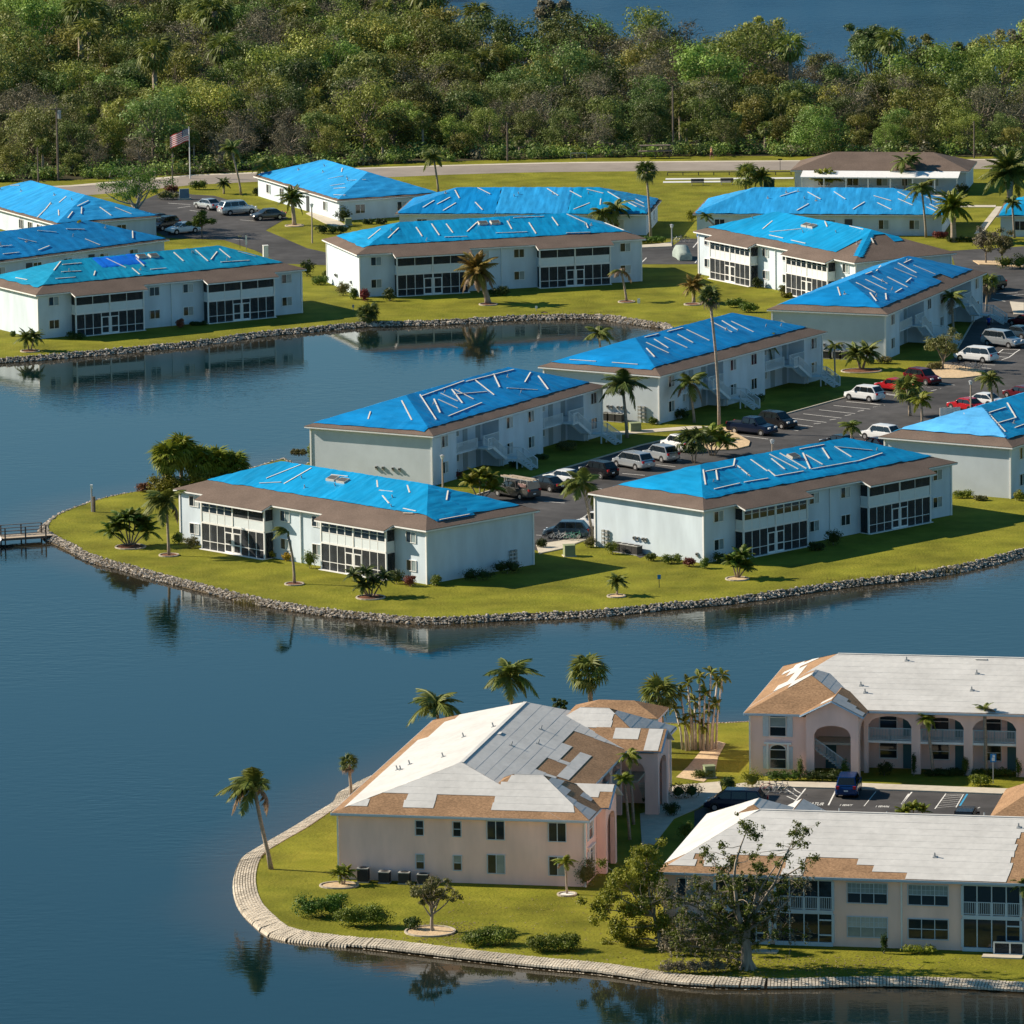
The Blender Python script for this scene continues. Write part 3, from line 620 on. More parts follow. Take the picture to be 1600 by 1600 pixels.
def battens(parent, hip, segs, m=None, lift=.135):
    for x1, y1, x2, y2 in segs:
        L = sqrt((x1 - x2) ** 2 + (y1 - y2) ** 2)
        if L > 11 or L < .5 or min(x1, x2) < 0.1 or max(x1, x2) > hip.x1 - hip.x0 or min(y1, y2) < .1 or max(y1, y2) > hip.y1 - hip.y0 - 3: continue
        a = Vector((x1 + hip.x0, y1 + hip.y0, 0)); b = Vector((x2 + hip.x0, y2 + hip.y0, 0))
        a.z = hip.z(a.x, a.y) + lift; b.z = hip.z(b.x, b.y) + lift
        mid = (a + b) / 2; need = hip.z(mid.x, mid.y) + lift - mid.z
        if need > .05: a.z += need * .5; b.z += need * .5
        wd = .135 if L < 6 else .12
        o = obj('batten', MB().beam(Vector((-L / 2, 0, 0)), Vector((L / 2, 0, 0)), wd, .045).mesh('batten', m or M_batten), parent)
        o.matrix_local = Matrix.Translation((a + b) / 2) @ (b - a).to_track_quat('X', 'Z').to_matrix().to_4x4()
def on_roof(parent, hip, name, x, y, me, lift=.04, rz=0):
    x += hip.x0; y += hip.y0; z = hip.z(x, y) + lift; e = .05
    n = Vector((-(hip.z(x + e, y) - hip.z(x - e, y)) / (2 * e), -(hip.z(x, y + e) - hip.z(x, y - e)) / (2 * e), 1)).normalized()
    o = obj(name, me, parent); o.matrix_local = Matrix.Translation((x, y, z)) @ n.to_track_quat('Z', 'Y').to_matrix().to_4x4() @ Matrix.Rotation(rz, 4, 'Z'); return o
def vent_mesh(): return cached(('vent',), lambda: MB().tube([(0, 0, -.1), (0, 0, .35)], .06, 6).box(-.16, .16, -.16, .16, -.02, .03).mesh('vent_pipe', M_metal))
def sky_mesh(): return cached(('skyl',), lambda: MB().box(-.62, .62, -.45, .45, -.05, .18, 0, .05).box(-.5, .5, -.34, .34, .18, .20, 1).mesh('skylight', [mat('skylight_dome', (.55, .50, .42), .5), mat('skylight_pane', (.10, .095, .085), .3)]))

def blue_two(key, label, org, yaw, L, W, kind, tarpm, margins, segs, uppers=(('screen', 'screen'),) * 2, cuts=None, extra=None, endwall=None, tarp2=None, skyl=(), back=True):
    root = thing('apartment_building', label, 'apartment building', (org[0], org[1], 0), R(yaw), 'blue tarped two storey apartment buildings')
    hip = Hip(-.5, L + .5, -.5, W + .5, 5.4, 2.6); S_, E_, N_, W_ = (FACE[k](L, W) for k in 'SENW')
    mb = MB(); dep = 2.0
    if kind == 'walk':
        rec = [(5.1, 14.0), (L - 13.0, L - 4.1)]
        fp = [(0, 0)]
        for a, b in rec: fp += [(a, 0), (a, dep), (b, dep), (b, 0)]
        fp += [(L, 0), (L, W), (0, W)]
    else: fp = [(0, 0), (L, 0), (L, W), (0, W)]
    for a, b in zip(fp, fp[1:] + fp[:1]): mb.poly([(*a, -.3), (*b, -.3), (*b, 5.19), (*a, 5.19)], 1 if endwall and abs(a[0] - b[0]) < .01 and abs(a[0]) < .01 else 0)
    wl = obj('wall', mb.mesh('wall', [M_wall, M_wall1]), root)
    rf = obj('roof', hip.mesh('roof', [M_shing, M_white]), root); fascia(root, -.5, L + .5, -.5, W + .5, 5.4)
    for x, y in ((0, 0), (L, 0), (L, W), (0, W)):
        obj('corner_trim', cached(('ctrim',), lambda: MB().box(-.09, .09, -.09, .09, -.1, 5.18).mesh('corner_trim', M_white)), root, (x, y, 0))
    sl_ = 2.6 / ((W + 1) / 2)
    if kind == 'lanai':
        for t in (2.1, L / 2 - 2.3, L / 2 + 2.3, L - 2.1):
            for z in (1.6, 4.38): window(root, S_, t, z)
        for (a, b), u in zip(((4.45, 13.65), (L - 13.65, L - 4.45)), uppers): lanai(root, a, b, u); porch_roof(root, a, b, sl_, M_shing)
        obj('downspout', cached(('dsp',), lambda: MB().box(-.06, .06, -.14, -.003, 0, 5.15).mesh('downspout', M_rail)), root, (L / 2, 0, 0))
    else:
        for t in (2.6, L / 2 - 2.0, L / 2 + 2.6, L - 1.9):
            for z in (1.6, 4.35): window(root, S_, t, z, 1.2, 1.15)
        for a, b in rec: stair_bay(root, a, b, dep)
    if back:
        for t in (2.5, 8, 15, 21, 28, 33.5):
            for z in (1.6, 4.4): window(root, N_, t, z)
    ml, mr, mf, mb_ = margins
    tp = tarp(root, hip, (hip.x0 + ml, hip.x1 - mr, hip.y0 + mf, hip.y1 - mb_), tarpm, hash(key) % 50 if False else ord(key), cut=cuts)
    battens(tp, hip, segs)
    if tarp2: tarp(root, hip, tarp2[0], tarp2[1], ord(key) + 9, lift=.075, label='brighter blue tarp patch' if key == 'D' else None)
    for x, y in skyl: on_roof(root, hip, 'skylight', x, y, sky_mesh(), .12)
    rg = random.Random(ord(key))
    for k in range(5): on_roof(root, hip, 'vent_pipe', rg.uniform(4, L - 4), rg.uniform(2.5, 6.8), vent_mesh())
    return root, hip, (S_, E_, N_, W_)
def blue_one(key, label, org, yaw, L, W, tarpm, margins, segs, cuts=None, wins=(), seam=None, extra=None):
    root = thing('bungalow', label, 'bungalow', (org[0], org[1], 0), R(yaw), 'blue tarped single storey buildings')
    hip = Hip(-.5, L + .5, -.5, W + .5, 2.8, 2.5); S_, E_, N_, W_ = (FACE[k](L, W) for k in 'SENW')
    mb = MB(); fp = [(0, 0), (L, 0), (L, W), (0, W)]
    for a, b in zip(fp, fp[1:] + fp[:1]): mb.poly([(*a, -.3), (*b, -.3), (*b, 2.59), (*a, 2.59)])
    obj('wall', mb.mesh('wall', M_wall), root); obj('roof', hip.mesh('roof', [M_shing, M_white]), root); fascia(root, -.5, L + .5, -.5, W + .5, 2.8)
    for fc, ts in wins:
        for t in ts: window(root, FACE[fc](L, W), t, 1.45, 1.3, 1.15)
    for fc, t in (('S', L * .3), ('S', L * .62), ('N', L * .4)):
        f, rz = FACE[fc](L, W); obj('door', cached(('door2',), lambda: MB().box(-.5, .5, -.06, 0, -1.05, 1.05).mesh('door', mat('dark_door', (.05, .06, .07), .5))), root, f(t, 0.004, 1.07), rz)
    ml, mr, mf, mb_ = margins
    if seam:
        xs = [hip.x0 + ml] + [hip.x0 + q for q, _ in seam] + [hip.x1 - mr]; ms = [tarpm] + [m for _, m in seam]
        for k in range(len(ms)): tp = tarp(root, hip, (xs[k], xs[k + 1] + (.2 if k < len(ms) - 1 else 0), hip.y0 + mf, hip.y1 - mb_), ms[k], ord(key) + k, cut=cuts, lift=.035 + .02 * k)
    else: tp = tarp(root, hip, (hip.x0 + ml, hip.x1 - mr, hip.y0 + mf, hip.y1 - mb_), tarpm, ord(key), cut=cuts)
    battens(tp, hip, segs, lift=.16)
    rg = random.Random(ord(key))
    for k in range(5): on_roof(root, hip, 'vent_pipe', rg.uniform(5, L - 5), rg.uniform(3.5, 6.5), vent_mesh(), .06)
    return root, hip
BAT = {
  'A': [(10.78, 7.57, 9.23, 4.12), (12.59, 7.3, 12.32, 3.65), (9.32, 3.18, 11.7, 3.96), (16.11, 6.61, 18.38, 6.76), (30.37, 2.84, 32.29, 2.73), (31.17, 2.08, 32.28, 2.3), (22.4, 6.87, 23.77, 5.67), (25.77, 4.43, 27.92, 3.28), (26.72, 6.87, 28.35, 5.64), (24.45, 5.25, 26.22, 5.4), (30.64, 8.61, 32.25, 6.85), (35.36, 2.98, 35.32, 6.99)],
  'B': [(7.13, 6.78, 4.56, 4.03), (7.06, 6.38, 11.16, 6.46), (11.16, 6.46, 12.67, 7.69), (8.46, 6.3, 6.74, 4.47), (4.78, 3.06, 8.65, 3.25), (11.67, 6.39, 11.05, 4.05), (14.29, 7.1, 13.92, 4.38), (9.3, 3.27, 12.63, 3.19), (17.35, 7.45, 17.73, 3.71), (16.76, 6.58, 16.21, 4.17), (18.72, 7.32, 18.72, 3.54), (21.36, 6.54, 19.06, 3.42), (21.31, 6.13, 21.33, 3.77), (14.23, 4.67, 13.89, 3.29), (13.95, 3.34, 17.91, 3.29), (21.75, 7.29, 25.3, 7.29), (24.49, 6.77, 23.19, 4.61), (26.18, 6.69, 26.03, 4.17), (26.1, 6.61, 29.72, 4.7), (19.16, 3.4, 26.15, 3.31), (26.15, 3.31, 30.28, 3.9)],
  'C': [(5.53, 8.2, 3.03, 5.35), (7.31, 6.28, 5.11, 3.63), (9.52, 6.23, 9.54, 3.59), (11.74, 6.93, 11.78, 3.6), (13.57, 6.71, 13.68, 4.09), (17.59, 6.63, 15.5, 4.21), (21.51, 6.6, 21.38, 4.21), (19.06, 3.48, 21.1, 3.34), (12.3, 3.13, 15.15, 2.96), (22.57, 7.32, 26.52, 7.19), (24.1, 5.87, 24.04, 2.63), (27.49, 6.94, 27.52, 4.45), (29.58, 7.56, 31.26, 4.83), (31.26, 4.83, 31.06, 3.4), (21.1, 3.34, 23.07, 3.3), (27.91, 2.43, 30.99, 2.25), (36.19, 12.39, 36.01, 4.11)],
  'D': [(1.84, 12.69, 1.94, 10.59), (2.2, 9.32, 2.32, 6.5), (7.37, 7.43, 5.27, 5.35), (7.11, 6.55, 9.71, 6.52), (6.05, 4.8, 8.59, 4.56), (4.47, 3.29, 7.05, 3.17), (10.31, 4.24, 9.52, 3.12), (13.37, 7.15, 14.6, 4.31), (15.28, 4.16, 15.36, 2.32), (17.09, 6.34, 17.07, 4.29), (22.64, 7.08, 22.65, 4.55), (25.69, 7.19, 25.71, 3.96), (28.17, 6.18, 26.25, 4.33), (28.86, 6.88, 28.99, 4.3), (38.63, 29.32, 40.85, 28.57), (27.16, 3.51, 31.02, 3.26), (30.78, 5.75, 32.38, 4.07), (17.36, 3.35, 19.53, 3.3)],
  'E': [(9.73, 7.3, 4.58, 2.28), (9.32, 6.9, 17.67, 7.39), (17.67, 7.39, 19.37, 7.51), (19.4, 7.29, 29.37, 7.1), (10.25, 5.89, 7.07, 3.27), (15.32, 6.65, 12.69, 3.81), (15.65, 6.54, 15.31, 3.93), (12.73, 6.56, 12.64, 4.32), (10.64, 5.65, 10.64, 3.17), (14.21, 5.7, 19.24, 4.62), (21.14, 7.2, 19.19, 3.66), (25.33, 7.32, 22.2, 4.75), (22.91, 4.29, 26.43, 2.53), (30.74, 5.83, 27, 4.42), (30.76, 4.89, 27.99, 2.08), (46.46, 15.04, 44.16, 9.3), (7.22, 2.35, 15.36, 3.02), (6.61, 7.69, 2.63, 4.1), (3.81, 9.85, 2.13, 9.15)],
  'F': [(1.82, 12.69, 1.88, 9.33), (1.92, 7.3, 1.92, 3.99), (7.83, 6.51, 7.74, 3.39), (6.14, 5.4, 4.61, 3.42), (9.97, 6.71, 9.21, 4.36), (11.95, 6.59, 11.89, 3.48), (14.68, 6.49, 14.27, 4.15), (17.41, 6.96, 17.21, 3.75), (23.42, 7.32, 23.02, 4.2), (25.2, 6.9, 24.46, 4.4), (26.35, 6.37, 26.14, 3.21), (14.08, 7.39, 17.43, 7.38), (9.22, 7.44, 12.14, 7.42)],
  'G': [(5.7, 8.11, 3.64, 7.06), (7.79, 6.63, 6.77, 3.77), (10.84, 6.54, 10.07, 3.52), (13.58, 6.59, 12.9, 4.38), (15.86, 5.55, 14.95, 2.57), (24.08, 6.99, 22.98, 4.19), (25.9, 5.71, 25.77, 2.77), (21.05, 6.46, 21, 3.46), (21.6, 8.25, 16.13, 6.93), (25.13, 6.55, 28.08, 6.64), (19.78, 3.81, 16.74, 3.47), (13.31, 2.81, 10.33, 2.62), (5.83, 4.18, 3.29, 2.51), (8.25, 3.09, 5.6, 2.09), (13.16, 7.24, 15.38, 7.21)],
  'H': [(13.28, 2.83, 17.51, 4.81), (14.26, 2.14, 17.56, 2.05), (19.53, 1.94, 22.89, 1.86), (24.45, 7.33, 27.78, 7.15), (31.14, 6.04, 32.44, 5.52), (18.94, 7.31, 21.13, 6.21), (10.14, 5.32, 11.25, 3.08)],
  'I': [(6.38, 9.03, 3.5, 7), (6.46, 6.16, 3.26, 2.48), (6.7, 6.24, 10.57, 6.31), (12.13, 6.96, 8.73, 4.12), (5.02, 4.24, 8.9, 4.21), (5.71, 2.71, 7.91, 2.8)],
  'J': [(18.55, 3.68, 20.43, 5.21), (22.49, 2.42, 24.59, 3.73), (24.68, 2.08, 26.78, 2.94), (27.93, 0.71, 29.95, 1.63), (16.19, 6.72, 18.08, 5.83), (24.28, 4.44, 25.98, 6.22)],
  'K': [(4.76, 3.56, 3.48, 1.5), (6.76, 4.49, 5.23, 2.41), (7.72, 2.86, 6.28, 0.6), (7.09, 6.58, 8.02, 4.13), (10.02, 7.25, 11.96, 5.4), (10.23, 3.1, 11.52, 0.82), (19.3, 7.04, 21.03, 4.99), (22.39, 6.39, 24.19, 4.56), (24.59, 6.84, 26.92, 5.7), (27.4, 6.19, 29.28, 4.09), (30.61, 4.86, 32.57, 3.86), (29.85, 3.7, 31.74, 1.84), (30.88, 7.71, 32.18, 6.46), (25.43, 2.94, 23.49, 1.09), (26.74, 4.13, 26.84, 2.3)],
  'L': [(12.99, 6.29, 10.98, 4.76), (14.47, 6.07, 16.42, 4.03), (17.93, 6.21, 19.68, 4.06), (14.98, 2.73, 13.61, 0.78), (22.27, 3.32, 20.9, 1.2), (23.92, 3.11, 25.99, 1.15), (26.52, 4.26, 28.63, 2.46), (26.29, 6.28, 28.14, 4.44), (30.45, 1.99, 31.85, 0.76), (30.7, 3.85, 32.08, 2.5), (29.72, 8.96, 31.73, 7.67), (23.25, 5.09, 25.7, 3.67)],
  'N': [(5.89, 5.29, 7.72, 5.82), (22.49, 3.93, 24.41, 2.37), (24.41, 2.37, 26.7, 0.11), (27.42, 2.87, 30.11, 1.74), (30.23, 3.68, 31.95, 2.22), (27.52, 7.19, 28.81, 5), (29.52, 7.85, 32.2, 8.37), (29.92, 9.83, 32.2, 11.25), (29.12, 5.47, 31.1, 4.53), (22.72, 6.07, 24.18, 4.38)],
  'O': [(8.07, 3.62, 9.94, 3.51), (12.24, 5.15, 13.97, 3.45), (16.61, 6.41, 18.84, 5.35), (12.49, 1.4, 14.98, 2.16), (6.91, 1.62, 9.44, 1.52), (21.32, 2.75, 22.08, 0.59), (29.66, 3.14, 28.04, 1.21), (20.91, 5.84, 23.37, 5.14)],
}
# ------------------------------------------------------------------ the blue estate
T_a = tarpmat('tarp_blue', (0.002, 0.255, 0.52)); T_c = tarpmat('tarp_blue_deep', (0.002, 0.205, 0.50)); T_d = tarpmat('tarp_teal_blue', (0.006, 0.255, 0.43))
T_k = tarpmat('tarp_bright_blue', (0.006, 0.15, 0.68)); T_l = tarpmat('tarp_pale_blue', (0.022, 0.29, 0.62)); T_i = tarpmat('tarp_sky_blue', (0.10, 0.42, 0.78)); T_o = tarpmat('tarp_dull_blue', (0.008, 0.20, 0.47))
SC, GL = 'screen', 'glass'
B = {}
B['A'] = blue_two('A', 'white two storey block at the peninsula tip, dark skylights in its tarp', (-33.02, 706.8), -45.82, 35.52, 14.34, 'lanai', T_a, (2.2, 1.3, 2.3, 0.3), BAT['A'], ((GL, SC), (GL, GL)), tarp2=((18.6, 34.9, 1.85, 7.2), T_a), skyl=((17.1, 5.9), (18.7, 5.8)))
B['B'] = blue_two('B', 'two storey block nearest the curved right shore, zigzag battens on its tarp', (18.63, 690.59), 44.95, 36.29, 14.75, 'lanai', T_a, (2.0, 1.85, 1.7, 1.0), BAT['B'], ((GL, GL), (SC, SC)), skyl=((19.6, 6.2),))
B['C'] = blue_two('C', 'two storey block with a big tawny palm in front, across the back pond', (-18.34, 879.74), 17.25, 36.56, 14.72, 'lanai', T_a, (1.5, 0.8, 2.0, 0.6), BAT['C'], ((SC, SC), (SC, SC)), skyl=((18.2, 6.2), (19.8, 6.2)))
B['D'] = blue_two('D', 'two storey block at the left edge, brighter patch on its teal tarp', (-56., 848.03), 31.46, 36.13, 14.4, 'lanai', T_d, (1.5, 2.2, 2.2, 0.6), BAT['D'], ((SC, SC), (SC, SC)), tarp2=((11, 17.2, 4.3, 7.3), T_k), skyl=((18.0, 6.7), (19.6, 6.6)))
B['E'] = blue_two('E', 'stair block with a blank grey end wall right behind the white block', (-8.24, 738.28), 60.11, 36.4, 14.7, 'walk', T_c, (0.7, 1.6, 1.5, 0.7), BAT['E'], endwall=True)
B['F'] = blue_two('F', 'two storey block with outside stairs behind the very tall thin palm', (16.23, 777.3), 58.04, 36.23, 14.72, 'walk', T_c, (1.1, 1.7, 1.7, 0.7), BAT['F'], endwall=True)
B['G'] = blue_two('G', 'two storey block with a wavy tarp hem, beside the plaza with parked bicycles', (43.34, 821.85), 68.08, 35.69, 13.84, 'walk', T_k if False else T_c, (1.5, 1.5, 1.5, 0.8), BAT['G'], endwall=True, cuts=lambda x, y: (24 < x < 27.4 and y < 2.6))
B['H'] = blue_two('H', 'bright two storey block with sunlit porches and shingles bared on its hip', (23.91, 896.54), -59.15, 35.47, 14.05, 'lanai', T_a, (0.6, 0.5, 1.2, 0.6), BAT['H'], ((GL, GL), (GL, GL)), skyl=((17.2, 5.7), (18.6, 5.7)), cuts=lambda x, y: x > 30.2 and y > 3.0 + (x - 30) * .2 - 3 and not (36.5 - x > 0 and abs(y - (36.47 - x) ) < 1.0 and x < 35.6) and not (8.5 < y < 10 and x < 32.5))
B['I'] = blue_two('I', 'two storey block cut by the right edge, pale sky blue tarp end', (50.98, 725.64), 58.33, 36.4, 14.6, 'walk', T_a, (1.9, 1.6, 1.35, 0.8), BAT['I'], endwall=True)
# the pale end sheet of that last roof is another piece of tarpaulin
rI, hI, _ = B['I']; tarp(rI, hI, (hI.x0 + 1.9, hI.x0 + 7.4, hI.y0 + 1.35, hI.y1 - 1.2), T_i, 4, cut=lambda x, y: x > min(y, 15.6 - y) + .2, lift=.13, label='pale sky blue tarp')

blue_one('J', 'bungalow beside the upper car park, its long tarp pitch facing left', (-34.17, 980.57), -67, 30.0, 14, T_l, (.3, .3, .2, .2), BAT['J'], wins=(('S', (4, 9, 14, 25)), ('E', (3, 9))))
blue_one('K', 'long bungalow behind the middle block, its tarp in three shades of blue', (-14.25, 938.41), -7.4, 32.6, 14, T_c, (.2, .2, .1, .2), BAT['K'], wins=(('S', (3, 7.5, 14, 22, 29)), ('E', (4, 9))), seam=((13.2, T_l), (22.6, T_a)))
blue_one('L', 'long bungalow in front of the clubhouse under a pale blue tarp', (24.7, 934.1), -8.5, 32.1, 14, T_l, (.2, .2, .1, .2), BAT['L'], wins=(('S', (3, 8, 15, 17.5, 24.5, 28.5)), ('W', (4, 9))))
blue_one('M', 'bungalow at the right edge past the concrete path', (63.97, 927.82), -8.5, 32.1, 14, T_a, (.2, .2, .1, .2), [], wins=(('S', (2.5, 6, 10, 20)), ('W', (4, 9))))
blue_one('N', 'bungalow at the left edge, farther of the two blue roofs above the teal one', (-73.3, 961.2), -63, 32.2, 14, T_l, (.2, .2, .2, .2), BAT['N'], wins=(('S', (20, 23, 26, 29)), ('E', (3, 9))))
blue_one('O', 'bungalow at the left edge just behind the teal roofed block', (-67.44, 893.43), 43.5, 32.2, 14, T_o, (.2, .3, .2, .2), BAT['O'], wins=(('S', (5, 11, 16, 22, 27)), ('E', (3, 9))))

# plant on and by the end walls: meters belong to the wall, condensers stand on the ground
def meters(root, fc, ts, z=.95):
    f, rz = fc
    for t in ts: obj('electric_meter', cached(('meter',), lambda: MB().box(-.10, .10, -.16, -.003, -.2, .2).tube([(0, -.16, .05), (0, -.26, .05)], .09, 8, 1).mesh('electric_meter', [M_acgrey, M_dark])), root, f(t, 0, z), rz)
def pipe_rack(root, fc, t):
    f, rz = fc; mb = MB()
    for x in (-.5, .5): mb.tube([(x, -.12, 0), (x, -.12, 1.7)], .035, 5)
    for z in (.5, .9, 1.3, 1.65): mb.tube([(-.6, -.12, z), (.6, -.12, z)], .03, 5); mb.box(-.35, -.1, -.28, -.05, z - .12, z + .1); mb.box(.12, .4, -.28, -.05, z - .12, z + .1)
    obj('meter_rack', mb.mesh('meter_rack', M_acgrey), root, f(t, 0, .1), rz)
def condenser_mesh(): return cached(('cond',), lambda: MB().box(-.42, .42, -.42, .42, 0, .08).box(-.38, .38, -.38, .38, .08, .86, 1).box(-.41, .41, -.41, .41, .86, .93).tube([(0, 0, .93), (0, 0, .95)], .30, 10, 1).mesh('condenser', [M_acgrey, M_acgrill]))
def condensers(b, fc, ts, label, off=.75, tall=1.0):
    root = b; f, rz = fc
    for q, t in enumerate(ts):
        p = Matrix.Translation(root.location) @ Matrix.Rotation(root.rotation_euler.z, 4, 'Z') @ Vector(f(t, off, 0))
        thing('air_conditioner', ('first ', 'second ', 'third ', 'fourth ')[q] + label, 'air conditioner', p, root.rotation_euler.z + rz, 'condensers ' + label.split('condenser ')[1], condenser_mesh(), scale=(1, 1, tall))
for k, ts, mt, lab in (('B', (3.9, 4.8, 5.6, 6.4), (5.4, 5.9, 6.6, 7.0), 'condenser from the left along the white end wall above the shore'),
                  ('F', (8.3, 9.3, 10.2), (8.2, 8.7, 9.5, 10), 'condenser from the left at the end wall by the meter rack'),
                  ('G', (6.0, 7.0, 8.2, 9.2), (6.4, 7.5, 8.6), 'condenser from the left at the end wall by the red mulch ring')):
    condensers(B[k][0], B[k][2][3], ts, lab); meters(B[k][0], B[k][2][3], mt, 1.45)
pipe_rack(B['B'][0], B['B'][2][3], 1.5); pipe_rack(B['F'][0], B['F'][2][3], 12.6); pipe_rack(B['A'][0], B['A'][2][1], 11.5)
meters(B['E'][0], B['E'][2][3], (8, 8.8, 10, 10.8), 1.5); meters(B['B'][0], B['B'][2][3], (13.9,), .8); meters(B['C'][0], B['C'][2][3], (4, 4.6, 11), 1.4)

# ------------------------------------------------------------------ pink buildings
def strips(parent, hip, face, brown, seed, cw=.88, up=.02, tmin=None, tmax=None):
    """courses of white underlayment laid on a roof face; brown(t,u) tells where the shingles still lie bare"""
    rg = random.Random(seed); side = (face in 'SN') == (hip.ax == 'x'); run = hip.half if side else hip.er
    u = 0.04; c = 0
    while u < run - .15:
        u1 = min(u + cw, run - .03); k0, k1 = hip.bounds(face, (u + u1) / 2); lo, hi = max(k0, tmin if tmin is not None else -9), min(k1, tmax if tmax is not None else 999)
        t = lo; st = None; runs = []
        while t <= hi + .001:
            wht = not brown(t, (u + u1) / 2)
            if wht and st is None: st = t
            if (not wht or t + .25 > hi) and st is not None:
                if t - st > .6: runs.append((st, min(t, hi)))
                st = None
            t += .25
        for a, b in runs:
            j0, j1 = rg.uniform(-.12, .12), rg.uniform(-.12, .12)
            ka0, kb0 = hip.bounds(face, u); ka1, kb1 = hip.bounds(face, u1 + .06)
            A0, A1 = max(a + j0, ka0 + .02), max(a + j0 + rg.uniform(-.08, .08), ka1 + .02); B0, B1 = min(b + j1, kb0 - .02), min(b + j1 + rg.uniform(-.08, .08), kb1 - .02)
            if a <= lo + .01 and tmin is None: A0, A1 = ka0 + .02, ka1 + .02
            if b >= hi - .3 and tmax is None: B0, B1 = kb0 - .02, kb1 - .02
            if B1 - A1 < .1: B1 = A1 + .1
            mb = MB(); n = max(1, int((B0 - A0) / 2.5)); z0, z1 = up + .020, up + .010
            for q in range(n):
                f0, f1 = q / n, (q + 1) / n; w0, w1 = (.012 * noise.noise((f0 * n * 1.7 + seed, c, 0)) if q else 0), (.012 * noise.noise((f1 * n * 1.7 + seed, c, 0)) if q < n - 1 else 0)
                P = [hip.pt(face, A0 + (B0 - A0) * f0, u, z0 + w0), hip.pt(face, A0 + (B0 - A0) * f1, u, z0 + w1), hip.pt(face, A1 + (B1 - A1) * f1, u1 + .06, z1 + w1 * .3), hip.pt(face, A1 + (B1 - A1) * f0, u1 + .06, z1 + w0 * .3)]
                mb.poly(P if face in 'SE' else list(reversed(P)))
                lo2 = [p - Vector((0, 0, .022)) for p in P[:2]]; mb.poly([lo2[0], lo2[1], P[1], P[0]])
            obj('underlayment_strip', mb.mesh('underlayment_strip', M_under), parent)
        u += cw; c += 1
def arch_z(x, xc, r, spring, rise): k = (x - xc) / r; return spring + rise * sqrt(max(0, 1 - k * k))
def arch_panel(mb, x0, x1, xa, xb, y0, y1, spring, crown, top, base=0.0, tops=None):
    """wall x0..x1 with an arched opening xa..xb; tops(x) gives a raked head"""
    tops = tops or (lambda x: top); n = 12; xs = [xa + (xb - xa) * k / n for k in range(n + 1)]; xc, r = (xa + xb) / 2, (xb - xa) / 2
    def col(a, b, za, zb):
        ta, tb = tops(a), tops(b)
        mb.poly([(a, y0, za), (b, y0, zb), (b, y0, tb), (a, y0, ta)]); mb.poly([(b, y1, zb), (a, y1, za), (a, y1, ta), (b, y1, tb)]); mb.poly([(a, y1, za), (b, y1, zb), (b, y0, zb), (a, y0, za)])
    if xa - x0 > .01: col(x0, xa, base, base)
    if x1 - xb > .01: col(xb, x1, base, base)
    if tops(xc) != tops(x0): xs = sorted(xs + [xc]) if xc not in xs else xs
    for a, b in zip(xs[:-1], xs[1:]): col(a, b, arch_z(a, xc, r, spring, crown - spring), arch_z(b, xc, r, spring, crown - spring))
    for x in (xa, xb): mb.poly([(x, y0, base), (x, y1, base), (x, y1, spring), (x, y0, spring)])
    for x in (x0, x1): mb.poly([(x, y0, base), (x, y1, base), (x, y1, tops(x)), (x, y0, tops(x))])
def arch_window(root, fc, t, z, wd=1.35, ht=1.55, surround=False):
    o = window(root, fc, t, z, wd, ht, 1, True, False, mats=[M_glass, M_blind if not surround else M_glass]); f, rz = fc
    mb = MB(); r = wd / 2; n = 8
    for k in range(n):
        a, b = pi * k / n, pi * (k + 1) / n; mb.poly([(r * cos(a), -.03, ht / 2 + .06 + .42 * sin(a)), (r * cos(b), -.03, ht / 2 + .06 + .42 * sin(b)), (0, -.03, ht / 2 + .06)])
    obj('fanlight', mb.mesh('fanlight', M_glass), o)
    mb = MB()
    for k in range(n):
        a, b = pi * k / n, pi * (k + 1) / n; mb.beam((r * cos(a), -.04, ht / 2 + .06 + .42 * sin(a)), (r * cos(b), -.04, ht / 2 + .06 + .42 * sin(b)), .08, .07, up=Vector((0, 1, 0)))
    obj('arch_trim', mb.mesh('arch_trim', M_white), o)
    for sx in (-1, 1): obj('shutter', cached(('shut',), lambda: MB().box(-.24, .24, -.06, -.003, -.95, .95).mesh('shutter', mat('pale_shutter', (.52, .60, .66), .7, var=.05, scale=3))), o, (sx * (r + .34), 0, .12))
    if surround:
        mb = MB(); mb.box(-1.15, 1.15, -.22, -.003, 1.28, 1.42); mb.box(-.95, -.78, -.2, -.065, -.85, 1.28); mb.box(.78, .95, -.2, -.065, -.85, 1.28); obj('hood', mb.mesh('hood', M_white), o)
def bal_rail(root, x0, x1, y, z): 
    mb = MB(); rail_run(mb, (x0, y, z), ((x0 + x1) / 2, y, z), 1.05, .12); rail_run(mb, ((x0 + x1) / 2, y, z), (x1, y, z), 1.05, .12); return obj('railing', mb.mesh('railing', mat('blue_grey_rail', (.40, .50, .55), .6)), root)
